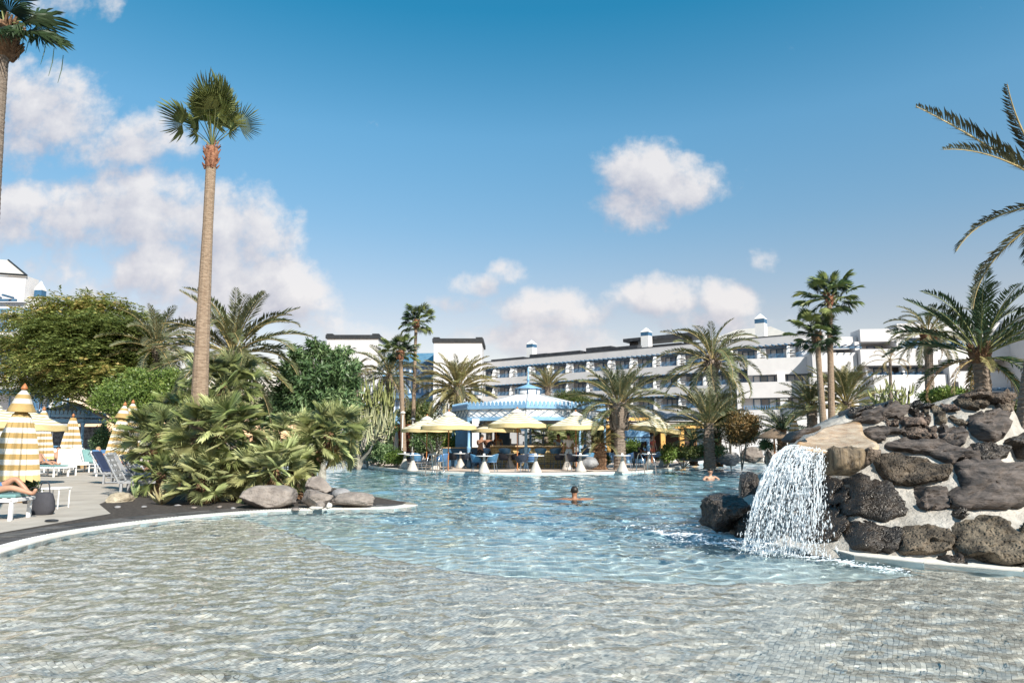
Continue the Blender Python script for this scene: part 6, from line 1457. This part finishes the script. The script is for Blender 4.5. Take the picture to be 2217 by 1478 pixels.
for px, py, rz, pr, lb in [(900, 1017, 1.2, CH, 'light blue bucket chair beside the leftmost terrace table'), (884, 1010, -.6, CHD, 'dark bucket chair behind the leftmost terrace table'), (928, 1008, 2.6, CHD, 'dark bucket chair under the leftmost open parasol'), (957, 1019, 2.8, CH, 'blue bucket chair behind the left pool ladder'),
        (979, 1013, .4, CHD, 'dark chair left of the table before the blue door wall'), (1012, 1012, 2.7, CHD, 'dark chair right of the table before the blue door wall'), (1031, 1022, .2, CH, 'blue bucket chair left of the table at the left pavilion post'), (1066, 1021, 2.9, CH, 'blue bucket chair right of the table at the left pavilion post'),
        (1089, 1014, .5, CHD, 'dark chair left of the table before the counter middle'), (1117, 1013, 2.8, CHD, 'dark chair beneath the parasol at the front post'), (1131, 1022, 2.2, CHD, 'grey chair turned away beside the front pavilion post'), (1151, 1020, 1.9, CH, 'pale blue chair left of the table right of the front post'),
        (1212, 1014, 2.6, CHD, 'black chair between the counter and the man in white'), (1240, 1019, .3, CHD, 'dark chair in front of the man in white'), (1274, 1016, 2.2, CH, 'bright blue bucket chair behind the grey deck boulder'), (1257, 1012, -1.2, CH, 'blue chair hidden behind the parasol pole near the boulder'),
        (1319, 1014, 1.4, CH, 'pale blue chair at the foot of the thick rough palm'), (1360, 1015, 2.8, CH, 'blue chair right of the thick rough palm'), (1383, 1010, .4, CHD, 'dark chair of the seated woman'), (1425, 1004, 2.8, CH, 'blue chair to the right of the seated woman'), (1340, 1010, .5, CH, 'blue chair half hidden by the thick rough palm trunk')]:
    inst(pr, 'chair', gp(px, py), lb, 'chair', rz, 'bucket chairs on the bar terrace')
for px, lb in [(1049, 'bar stool at the left end of the brick counter'), (1093, 'bar stool in front of the dark blue panel'), (1136, 'bar stool behind the front pavilion post'), (1170, 'bar stool third from the right at the counter'), (1203, 'bar stool beside the black chair'), (1270, 'bar stool right of the man in white')]:
    c = P(px, 953, 34.7); c.z = .11; inst(ST_, 'bar_stool', c, lb, 'bar stool', R(90) + rng.uniform(-.3, .3), 'bar stools along the counter')
TBB = mk('pale_table_base', (.42, .39, .35), (.52, .48, .44), 3, .6)
def table_parts():
    mb = MB(); mb.lathe([(.27, 0), (.265, .04), (.17, .24), (.095, .42), (.06, .56), (.055, .66), (.075, .71)], 24); a = mb.mesh('base', TBB)
    mb = MB(); mb.lathe([(.37, .71), (.375, .72), (.37, .735)], 28); b = mb.mesh('table_top', WHITE); return [('base', a), ('table_top', b)]
TB = table_parts(); mb = MB(); mb.box((0, 0, .045), (.09, .06, .09)); NH = mb.mesh('napkin_holder', WHITE)
for px, py, k in [(876, 1013, 'leftmost terrace table'), (893, 1019, 'terrace table just right of the leftmost one'), (942, 1016, 'table behind the left pool ladder'), (997, 1012, 'table before the blue door wall'), (1048, 1023, 'table at the left pavilion post'), (1104, 1013, 'table before the middle of the counter'), (1160, 1022, 'table right of the front pavilion post'),
        (1228, 1016, 'table behind the man in white\'s chair'), (1257, 1020, 'table left of the grey deck boulder'), (1348, 1021, 'table at the thick rough palm'), (1405, 1014, 'table of the seated woman'), (1436, 1008, 'last table at the right end of the terrace')]:
    p = gp(px, py); inst(TB, 'cafe_table', p, 'round white ' + k + ', on a flared cone base', 'table', 0, 'cone based cafe tables')
    o = link('napkin_holder', NH, None, p + Vector((0, 0, .735))); _tag(o, 'small white napkin holder on the ' + k.replace('terrace table', 'table').replace('the the', 'the'), 'napkin holder', 'napkin holders on the tables')
# pool ladders
def ladder(px, py, label, w_=.5, flip=1):
    p = G(px, py, .1); e = empty('pool_ladder', p, label, 'pool ladder')
    for sx in (-1, 1):
        pts = [(sx * w_ / 2 - .12 * flip, -.42, -.9), (sx * w_ / 2 - .12 * flip, -.42, .1), (sx * w_ / 2 - .06 * flip, -.36, .55), (sx * w_ / 2, -.18, .80), (sx * w_ / 2 + .05 * flip, .05, .78), (sx * w_ / 2 + .08 * flip, .25, .5), (sx * w_ / 2 + .12 * flip, .34, 0)]
        sp = smooth3(pts, 5); mb = MB(); mb.tube(sp, .022, 8); mb.build('rail', STEEL, e)
    for z in (-.25, -.5): mb = MB(); mb.bar((-w_ / 2 - .12 * flip, -.42, z), (w_ / 2 - .12 * flip, -.42, z), .02, 6); mb.build('step', STEEL, e)
def smooth3(pts, k):
    pts = [Vector(p) for p in pts]; out = []
    for i in range(len(pts) - 1):
        p0, p1, p2, p3 = pts[max(0, i - 1)], pts[i], pts[i + 1], pts[min(len(pts) - 1, i + 2)]
        for j in range(k):
            t = j / k; out.append(.5 * ((2 * p1) + (p2 - p0) * t + (2 * p0 - 5 * p1 + 4 * p2 - p3) * t * t + (3 * p1 - p0 - 3 * p2 + p3) * t ** 3))
    return out + [pts[-1]]
ladder(942, 1022, 'left steel pool ladder with two curved rails')
ladder(1398, 1021, 'right steel pool ladder in front of the seated woman', flip=-1)
# ------------------------------------------------------------------ sun loungers
CT = {'teal': cloth('teal_cushion', (.16, .30, .30)), 'blue': cloth('blue_towel', (.07, .17, .34)), 'white': cloth('white_towel', (.72, .72, .72)), 'grey': cloth('grey_cushion', (.36, .37, .39)), 'sand': cloth('sand_towel', (.5, .42, .32)), 'navy': cloth('navy_towel', (.025, .04, .09))}
def lounger(label, loc, rz, back, cush, fm=WHITE, h=.36, L_=1.3, W=.6):
    e = empty('sun_lounger', loc, label, 'sun lounger', 'sun loungers on the left terrace', rz)
    mb = MB()
    for sy in (-1, 1): mb.box((L_ / 2, sy * W / 2, h), (L_, .05, .06))
    mb.box((0, 0, h), (.06, W, .05)); mb.box((L_, 0, h), (.06, W, .05)); mb.build('frame', fm, e)
    for sx in (.08, L_ - .06):
        for sy in (-1, 1): mb = MB(); mb.box((sx, sy * W / 2, h / 2), (.06, .05, h)); mb.build('leg', fm, e)
    for i in range(9): mb = MB(); mb.box((.08 + i * .145, 0, h + .03), (.08, W - .06, .02)); mb.build('slat', fm, e)
    br = R(back); bd = Vector((-math.cos(br), 0, math.sin(br))); bn = Vector((math.sin(br), 0, math.cos(br)))
    bk = MB()
    for sy in (-1, 1): bk.bar(Vector((.0, sy * W / 2, h)), Vector((0, sy * W / 2, h)) + bd * .78, .025)
    bk.bar(Vector((0, -W / 2, h)) + bd * .78, Vector((0, W / 2, h)) + bd * .78, .025); bo = bk.build('backrest', fm, e)
    for i in range(5):
        mb = MB(); c = Vector((0, 0, h)) + bd * (.12 + i * .15); M4 = Matrix(((bd.x, 0, bn.x), (0, 1, 0), (bd.z, 0, bn.z))).to_4x4(); mb.box(c, (.08, W - .06, .02), M4=M4); mb.build('slat', fm, bo)
    if back > 20:
        mb = MB(); mb.bar(Vector((0, -W / 2 + .05, h)) + bd * .45, Vector((-.18, -W / 2 + .05, h - .02)), .014); mb.bar(Vector((0, W / 2 - .05, h)) + bd * .45, Vector((-.18, W / 2 - .05, h - .02)), .014)
        for sy in (-1, 1): mb.bar(Vector((-.3, sy * W / 2, h)), (0, sy * W / 2, h), .02)
        mb.build('prop', fm, e)
    if cush:
        m = CT[cush]; mb = MB(); mb.box((L_ / 2, 0, h + .075), (L_ - .04, W - .04, .06)); c = Vector((0, 0, h)) + bd * .4 + bn * .06; M4 = Matrix(((bd.x, 0, bn.x), (0, 1, 0), (bd.z, 0, bn.z))).to_4x4(); mb.box(c, (.8, W - .04, .06), M4=M4)
        o = mb.build('cushion', m, e); bv = o.modifiers.new('b', 'BEVEL'); bv.width = .02; bv.segments = 2
    return e
DG = .062
def dp(px, py): p = D(px, py); p.z = .06; return p
l1 = lounger('front left white lounger with teal cushion and a person lying on it', dp(-118, 1124), R(8), 50, 'teal')
l2 = lounger('white lounger with white towel left of the slim closed parasol', dp(120, 1022), R(-62), 58, 'white')
l3 = lounger('white lounger with white towel right of the slim closed parasol', dp(166, 1020), R(-50), 58, 'white')
l4 = lounger('teal cushioned lounger seen from behind beside the blue kiosk', dp(196, 1020), R(-38), 50, 'teal')
l5 = lounger('lounger draped with a bright blue towel in the middle row', dp(222, 1030), R(-30), 55, 'blue')
l6 = lounger('tall backed grey lounger seen from its side nearest the tan rock', dp(262, 1072), R(12), 62, None, GREYM)
l7 = lounger('empty grey framed lounger behind the one nearest the tan rock', dp(262, 1058), R(10), 60, 'grey', GREYM)
l8 = lounger('grey cushioned lounger of the reader in purple', dp(318, 1052), R(-80), 50, 'grey')
l9 = lounger('teal lounger of the man with black shorts', dp(84, 1030), R(-20), 35, 'teal')
l12 = lounger('grey framed lounger in the front of the row beside the aloes', dp(300, 1064), R(8), 55, 'grey', GREYM)
l13 = lounger('lounger with navy towel partly behind the grey lounger row', dp(228, 1046), R(5), 58, 'navy', GREYM)
l14 = lounger('white lounger under the slim closed parasol with a folded white towel', dp(142, 1026), R(-55), 60, 'white')
l10 = lounger('navy covered lounger in the back row', dp(60, 1012), R(-60), 55, 'navy')
l11 = lounger('lounger with sand coloured towel under the closed parasol pair', dp(265, 1030), R(-40), 50, 'sand')
for px, Y, rz, c_, lb in [(1640, 46, 1.2, 'white', 'far white lounger left under the straw parasol'), (1668, 48, 1.4, 'teal', 'far teal lounger behind the straw parasol'), (1700, 45, 1.0, 'white', 'far white lounger close to the waterfall ledge')]:
    c = P(px, 953, Y); c.z = .11; lounger(lb, c, rz, 55, c_)
# bags and towels
def bag(label, loc, s, m):
    e = empty('bag', loc, label, 'bag'); mb = MB(); r = random.Random(3)
    mb.lathe([(.9, 0), (1, .25), (.95, .6), (.7, .95), (.45, 1.02)], 16, fn=lambda r_, z, k: r_ * r.uniform(.9, 1.08)); o = mb.build('body', m, e); o.scale = (s[0] / 2, s[1] / 2, s[2])
    mb = MB(); mb.tube(smooth3([(-s[0] * .25, 0, s[2]), (-s[0] * .15, 0, s[2] * 1.45), (s[0] * .15, 0, s[2] * 1.45), (s[0] * .25, 0, s[2])], 4), .012, 6); mb.build('handle', m, e)
bag('dark backpack standing beside the front left lounger', dp(92, 1112), (.42, .3, .42), cloth('dark_bag', (.05, .05, .06)))
bag('black beach bag behind the front left lounger', dp(72, 1088), (.5, .3, .24), cloth('black_bag', (.03, .03, .035)))
bag('tan straw bag by the low yellow green shrub', dp(42, 1086), (.36, .25, .24), cloth('tan_bag', (.35, .24, .13)))
tw = MB(); tw.box((0, 0, .22), (.5, .5, .02)); tw.box((0, -.25, .11), (.5, .02, .22))
tb = empty('side_table', dp(118, 1098), 'small white side table near the dark backpack', 'side table')
mb = MB(); mb.box((0, 0, .42), (.42, .42, .03)); mb.build('table_top', WHITE, tb)
for sx in (-1, 1):
    for sy in (-1, 1): mb = MB(); mb.bar((sx * .18, sy * .18, 0), (sx * .18, sy * .18, .41), .015); mb.build('leg', WHITE, tb)
p = dp(85, 1128); e = rock('sandal', tuple(dp(112, 1128)), (.24, .1, .05), 5, BLACK, 'black sandal lying beside the terrace edge', 'sandal', sub=2, cuts=3)
p = D(806, 1000); mb = MB(); mb.lathe([(.08, 0), (.09, .1), (.06, .2), (.05, .24)], 10); o = mb.build('toy_bucket', cloth('red_toy', (.6, .08, .05))); o.location = p; _tag(o, 'red toy on the far shore stones', 'toy')
mb = MB(); mb.lathe([(.09, 0), (.10, .12), (.05, .2)], 10); o = mb.build('toy_bucket', cloth('blue_toy', (.1, .3, .5))); o.location = D(812, 1001); _tag(o, 'blue toy beside the red one on the far shore', 'toy')
# ------------------------------------------------------------------ people
def skin_obj(name, nodes, edges, mat, parent, sub=2, rootn=0):
    me = bpy.data.meshes.new(name); me.from_pydata([n[0] for n in nodes], edges, []); me.materials.append(mat); o = link(name, me, parent)
    md = o.modifiers.new('skin', 'SKIN'); md.use_smooth_shade = True; md.branch_smoothing = .6
    for i, n in enumerate(nodes):
        sv = me.skin_vertices[0].data[i]; rr = n[1]; sv.radius = (rr, rr) if isinstance(rr, (int, float)) else rr; sv.use_root = (i == rootn)
    sdiv(o, sub); return o
def person(label, loc, rz, J, skin=SKIN, top=None, bottom=None, hair=HAIR, hairlong=0, s=1.0, fingers=True, hairtop=True, hat=None):
    e = empty('person', loc, label, 'person', rz=rz); e.scale = (s, s, s); V_ = lambda k: Vector(J[k])
    nodes = []; idx = {}
    def add(k, p, r_): idx[k] = len(nodes); nodes.append((tuple(p), r_))
    add('pelvis', V_('pelvis'), (.15, .12)); add('belly', V_('belly'), (.135, .11)); add('chest', V_('chest'), (.155, .12)); add('neck', V_('neck'), .052); add('head', V_('head'), .088); add('crownp', V_('crown'), .068)
    ed = [('pelvis', 'belly'), ('belly', 'chest'), ('chest', 'neck'), ('neck', 'head'), ('head', 'crownp')]
    for sd in 'lr':
        for k, r_ in (('sh', .058), ('el', .042), ('wr', .029), ('ha', .034)):
            if k + sd in J: add(k + sd, V_(k + sd), r_)
        for k, r_ in (('hip', .088), ('kn', .058), ('an', .038), ('to', .034)):
            if k + sd in J: add(k + sd, V_(k + sd), r_)
        ed.append(('chest', 'sh' + sd)); prev = 'sh' + sd
        for k in ('el', 'wr', 'ha'):
            if k + sd in J: ed.append((prev, k + sd)); prev = k + sd
        if 'hip' + sd in J:
            ed.append(('pelvis', 'hip' + sd)); prev = 'hip' + sd
            for k in ('kn', 'an', 'to'):
                if k + sd in J: ed.append((prev, k + sd)); prev = k + sd
        if fingers and 'ha' + sd in J:
            h = V_('ha' + sd); d = (h - V_('wr' + sd)).normalized(); sdv = d.cross(Vector((.3, .2, 1))).normalized(); dn = d.cross(sdv).normalized()
            for q in range(4):
                k = 'f%d%s' % (q, sd); a = h + sdv * (.027 - .018 * q) + d * .03; l = (.065, .075, .07, .055)[q]
                add(k, a, .011); add(k + 'm', a + d * l * .55 + dn * .008, .0095); add(k + 't', a + d * l * .95 + dn * .028, .007); ed += [('ha' + sd, k), (k, k + 'm'), (k + 'm', k + 't')]
            add('th' + sd, h + sdv * .045, .012); add('tt' + sd, h + sdv * .07 + d * .04, .009); ed += [('ha' + sd, 'th' + sd), ('th' + sd, 'tt' + sd)]
    body = skin_obj('body', nodes, [(idx[a], idx[b]) for a, b in ed], skin, e)
    hd = V_('head'); cr = V_('crown'); upv = (cr - hd).normalized(); fw = Vector(J.get('face', (1, 0, 0))); fw = (fw - upv * fw.dot(upv)).normalized(); sv = upv.cross(fw)
    # face: nose, ears, eyes, mouth
    mb = MB(); c = (hd + cr) / 2 + upv * -.01
    mb.lathe([(.004, -.02), (.012, -.012), (.010, .01), (.004, .02)], 6, c + fw * .092)
    for q in (-1, 1): mb.lathe([(.006, -.025), (.018, -.01), (.016, .015), (.006, .028)], 6, c + sv * q * .088)
    mb.build('nose_and_ears', skin, e)
    mb = MB()
    for q in (-1, 1): mb.lathe([(.002, -.006), (.010, 0), (.002, .006)], 8, c + upv * .018 + fw * .084 + sv * q * .032)
    mb.lathe([(.003, -.004), (.02, 0), (.003, .004)], 8, c - upv * .042 + fw * .076); mb.build('eyes_and_mouth', HAIR, e)
    if hair:
        bm = bmesh.new(); bmesh.ops.create_icosphere(bm, subdivisions=3, radius=1)
        cc = c + upv * .025 - fw * .014
        for v in list(bm.verts):
            p = v.co; q = fw * p.x * .103 + sv * p.y * .098 + upv * p.z * .118
            if p.x > .35 and p.z < .45: q -= fw * .05
            if p.z < -.2 and not hairlong: q = fw * p.x * .07 + sv * p.y * .07 + upv * (-.05)
            if hairlong and p.z < 0: q += upv * p.z * hairlong * .8 - fw * .02
            q *= 1 + .06 * noise.noise(Vector(p) * 6); v.co = cc + q
        me = bpy.data.meshes.new('hair'); bm.to_mesh(me); bm.free(); me.materials.append(hair)
        for p_ in me.polygons: p_.use_smooth = True
        link('hair', me, e)
    if top:
        nn_ = [(V_('pelvis').lerp(V_('belly'), .3), (.158, .128)), (V_('belly'), (.15, .125)), (V_('chest'), (.168, .135)), (V_('neck').lerp(V_('chest'), .45), .09)]; ee = [(0, 1), (1, 2), (2, 3)]
        for sd in 'lr':
            b_ = len(nn_); nn_ += [(V_('sh' + sd), .074), (V_('sh' + sd).lerp(V_('el' + sd), .75), .058)]; ee += [(2, b_), (b_, b_ + 1)]
        skin_obj('shirt', [(tuple(p), r_) for p, r_ in nn_], ee, top[0], e)
    if bottom:
        m, cut = bottom; nn_ = [(V_('belly').lerp(V_('pelvis'), .55), (.158, .13)), (V_('pelvis'), (.168, .14))]; ee = [(0, 1)]
        for sd in 'lr':
            if 'kn' + sd not in J: continue
            b_ = len(nn_); k = V_('kn' + sd); nn_ += [(V_('hip' + sd), .104), (V_('hip' + sd).lerp(k, .55), .092)]; ee += [(1, b_), (b_, b_ + 1)]
            if cut > .6: nn_ += [(k, .074), (k.lerp(V_('an' + sd), cut * .9), .058)]; ee += [(b_ + 1, b_ + 2), (b_ + 2, b_ + 3)]
        skin_obj('trousers', [(tuple(p), r_) for p, r_ in nn_], ee, m, e, rootn=1)
    return e
STAND = dict(pelvis=(0, 0, .95), belly=(0, 0, 1.12), chest=(0, 0, 1.34), neck=(0, 0, 1.50), head=(.02, 0, 1.60), crown=(.02, 0, 1.68), shl=(0, .19, 1.43), ell=(-.02, .25, 1.16), wrl=(.08, .25, .93), hal=(.11, .25, .85), shr=(0, -.19, 1.43), elr=(-.02, -.25, 1.16), wrr=(.08, -.25, .93), har=(.11, -.25, .85),
    hipl=(0, .1, .9), knl=(.03, .11, .5), anl=(-.01, .12, .08), tol=(.14, .14, .035), hipr=(0, -.1, .9), knr=(.05, -.11, .5), anr=(.04, -.12, .08), tor=(.19, -.14, .035))
def J_(base, **k): d = dict(base); d.update(k); return d
SIT = dict(pelvis=(0, 0, .54), belly=(-.02, 0, .70), chest=(.0, 0, .92), neck=(.03, 0, 1.08), head=(.06, 0, 1.18), crown=(.07, 0, 1.26), shl=(.0, .19, 1.01), ell=(.14, .25, .78), wrl=(.36, .16, .80), hal=(.43, .12, .82), shr=(.0, -.19, 1.01), elr=(.14, -.25, .78), wrr=(.36, -.16, .80), har=(.43, -.12, .82),
    hipl=(.05, .1, .52), knl=(.45, .12, .52), anl=(.42, .12, .09), tol=(.57, .13, .04), hipr=(.05, -.1, .52), knr=(.45, -.12, .52), anr=(.40, -.12, .09), tor=(.55, -.13, .04))
LIE = dict(pelvis=(0.02, 0, .56), belly=(-.10, 0, .66), chest=(-.26, 0, .84), neck=(-.38, 0, .98), head=(-.43, 0, 1.07), crown=(-.46, 0, 1.15), face=(.8, 0, .4), shl=(-.28, .19, .92), ell=(-.12, .27, .70), wrl=(.1, .22, .60), hal=(.17, .2, .60), shr=(-.28, -.19, .92), elr=(-.12, -.27, .70), wrr=(.1, -.22, .60), har=(.17, -.2, .60),
    hipl=(.08, .1, .54), knl=(.5, .13, .62), anl=(.88, .12, .50), tol=(.93, .14, .60), hipr=(.08, -.1, .54), knr=(.5, -.13, .62), anr=(.88, -.12, .50), tor=(.93, -.14, .60))
BLK = cloth('black_cloth', (.02, .02, .025)); WHC = cloth('white_cloth', (.75, .74, .74)); LTB = cloth('pale_blue_cloth', (.45, .58, .68)); PUR = cloth('purple_cloth', (.16, .09, .33)); RED = cloth('red_cloth', (.55, .1, .07)); PNK = cloth('pink_cloth', (.6, .25, .3))
def sp(px, Y, z=.11): p = P(px, 953, Y); p.z = z; return p
LEAN = J_(STAND, belly=(.03, 0, 1.10), chest=(.12, 0, 1.30), neck=(.2, 0, 1.44), head=(.25, 0, 1.53), crown=(.27, 0, 1.61), shl=(.12, .19, 1.38), shr=(.12, -.19, 1.38), ell=(.3, .24, 1.18), wrl=(.5, .16, 1.2), hal=(.57, .14, 1.21), elr=(.3, -.24, 1.18), wrr=(.5, -.16, 1.2), har=(.57, -.14, 1.21))
person('tanned shirtless man in black trousers leaning on the left end of the bar', sp(1040, 34.4), R(75), LEAN, SKINT, None, (BLK, .9))
person('person with long dark hair in black leaning on the bar counter', sp(1056, 34.7), R(80), LEAN, SKINT, (BLK,), (BLK, .9), hairlong=.28)
person('barmaid with dark hair in a pale top behind the counter', sp(1209, 38.0), R(-100), J_(STAND, ell=(.12, .24, 1.2), wrl=(.3, .15, 1.12), hal=(.36, .12, 1.12), elr=(.12, -.24, 1.2), wrr=(.3, -.15, 1.12), har=(.36, -.12, 1.12)), SKINT, (LTB,), (BLK, .9), hairlong=.1)
person('man in white shirt and pale trousers standing by the counter', sp(1231, 33.9), R(100), J_(STAND, knr=(.03, -.11, .5), anr=(-.06, -.12, .08), tor=(.09, -.14, .035)), SKIN, (WHC,), (LTB, .9), s=1.0)
person('seated woman in black top bending over her table', gp(1386, 1010), R(15), J_(SIT, chest=(.08, 0, .9), neck=(.15, 0, 1.04), head=(.2, 0, 1.13), crown=(.22, 0, 1.21)), SKINT, (BLK,), (BLK, .5), hairlong=.3)
person('person in red standing in front of the restaurant door', sp(1412, 43), R(-60), STAND, SKIN, (RED,), (RED, .5))
person('bartender in pale shirt in the dim back of the bar', sp(1078, 38.4), R(-90), STAND, SKINT, (CT['sand'],), (BLK, .9))
def on(l, J, label, dx=0, **k):
    return person(label, Vector(l.location) + Vector((math.cos(l.rotation_euler.z) * dx, math.sin(l.rotation_euler.z) * dx, -.04)), l.rotation_euler.z, J, **k)
on(l1, J_(LIE, knl=(.42, .13, .78), anl=(.68, .12, .50), tol=(.8, .13, .50)), 'sunbather with bent knee in blue shorts on the front left lounger', .62, skin=SKIN, bottom=(CT['blue'], .5))
on(l2, J_(LIE, knl=(.4, .1, .92), anl=(.62, .1, .52), tol=(.74, .1, .5), knr=(.42, -.12, .90), anr=(.66, -.12, .52), tor=(.78, -.12, .5)), 'sunbather with raised bare knees under the slim closed parasol', .1, skin=SKIN, bottom=(CT['navy'], .3))
on(l9, J_(LIE), 'man in black shorts lying back on the teal lounger', .05, skin=SKIN, bottom=(BLK, .55))
on(l8, J_(LIE, belly=(-.04, 0, .70), chest=(-.1, 0, .90), neck=(-.10, 0, 1.05), head=(-.06, 0, 1.13), crown=(-.06, 0, 1.21), shl=(-.1, .19, .98), shr=(-.1, -.19, .98), ell=(.05, .27, .76), wrl=(.28, .15, .80), hal=(.34, .12, .82), elr=(.05, -.27, .76), wrr=(.28, -.15, .80), har=(.34, -.12, .82)), 'person in purple shirt reading on a grey lounger', .05, skin=SKIN, top=(PUR,), bottom=(CT['grey'], .5), fingers=True)
on(l11, LIE, 'sunbather on the sand coloured towel behind the grey loungers', .0, skin=SKINT, bottom=(PNK, .3))
on(l5, J_(LIE), 'sunbather with fair skin lying on the blue towel', .0, skin=SKIN, hair=mk('fair_hair', (.3, .2, .1), (.4, .28, .15), 20, .6), bottom=(CT['white'], .3))
mb = MB(); mb.box((0, 0, 0), (.02, .28, .2)); o = mb.build('book', WHC); o.location = Vector(l8.location) + Matrix.Rotation(l8.rotation_euler.z, 3, 'Z') @ Vector((.42, 0, .84)); o.rotation_euler = (0, .5, l8.rotation_euler.z); _tag(o, 'open white book held by the person in purple', 'book')
# swimmers
g = G(1244, 1082); person('dark haired swimmer seen from behind with arms spread in the middle of the pool', (g.x, g.y, -1.36), R(100), J_(STAND, pelvis=(-.25, 0, 1.0), belly=(-.16, 0, 1.13), chest=(-.03, 0, 1.27), neck=(0, 0, 1.44), head=(.01, 0, 1.54), crown=(.01, 0, 1.62), shl=(-.02, .2, 1.37), ell=(.08, .42, 1.36), wrl=(.2, .62, 1.34), hal=(.26, .70, 1.33), shr=(-.02, -.2, 1.37), elr=(.08, -.42, 1.36), wrr=(.2, -.60, 1.345), har=(.26, -.67, 1.33),
    knl=(-.5, .1, .8), anl=(-.8, .1, .75), tol=(-.95, .1, .75), knr=(-.5, -.1, .8), anr=(-.75, -.1, .6), tor=(-.9, -.1, .6), hipl=(-.25, .1, .95), hipr=(-.25, -.1, .95)), SKINT, None, (BLK, .4))
g = G(1538, 1037); person('swimmer facing the camera near the far boulders', (g.x, g.y, -1.34), R(-80), J_(STAND, ell=(.1, .35, 1.30), wrl=(.3, .4, 1.28), hal=(.36, .4, 1.28), elr=(.1, -.35, 1.30), wrr=(.3, -.4, 1.28), har=(.36, -.4, 1.28)), SKIN, None, (BLK, .4))
# lamps, statues
for px, Y, zt, lb in [(893, 43.5, 2.7, 'slim pale garden lamp post between the thin fan palm trunks'), (871, 41, 3.0, 'thin white pipe post beside the lower thin fan palm')]:
    c = sp(px, Y); e = empty('garden_lamp', c, lb, 'lamp'); mb = MB(); mb.bar((0, 0, 0), (0, 0, zt), .035, 8); mb.build('pole', WHITE, e); mb = MB(); mb.lathe([(.16, 0), (.14, .05), (.03, .12)], 12, (0, 0, zt)); mb.build('lamp_head', WHITE, e)
for i, (px, Y) in enumerate([(800, 42.5), (830, 42), (858, 42.8)]):
    c = sp(px, Y); e = empty('stone_lantern', c, 'pale tapered stone column %s in the shrubs left of the bar' % ('with two tiers leftmost', 'in the middle', 'rightmost')[i], 'garden column'); mb = MB()
    mb.lathe([(.26, 0), (.26, .1), (.14, .5), (.12, 1.2), (.1, 1.7), (.05, 1.9)], 10); mb.build('shaft', CREAM, e)
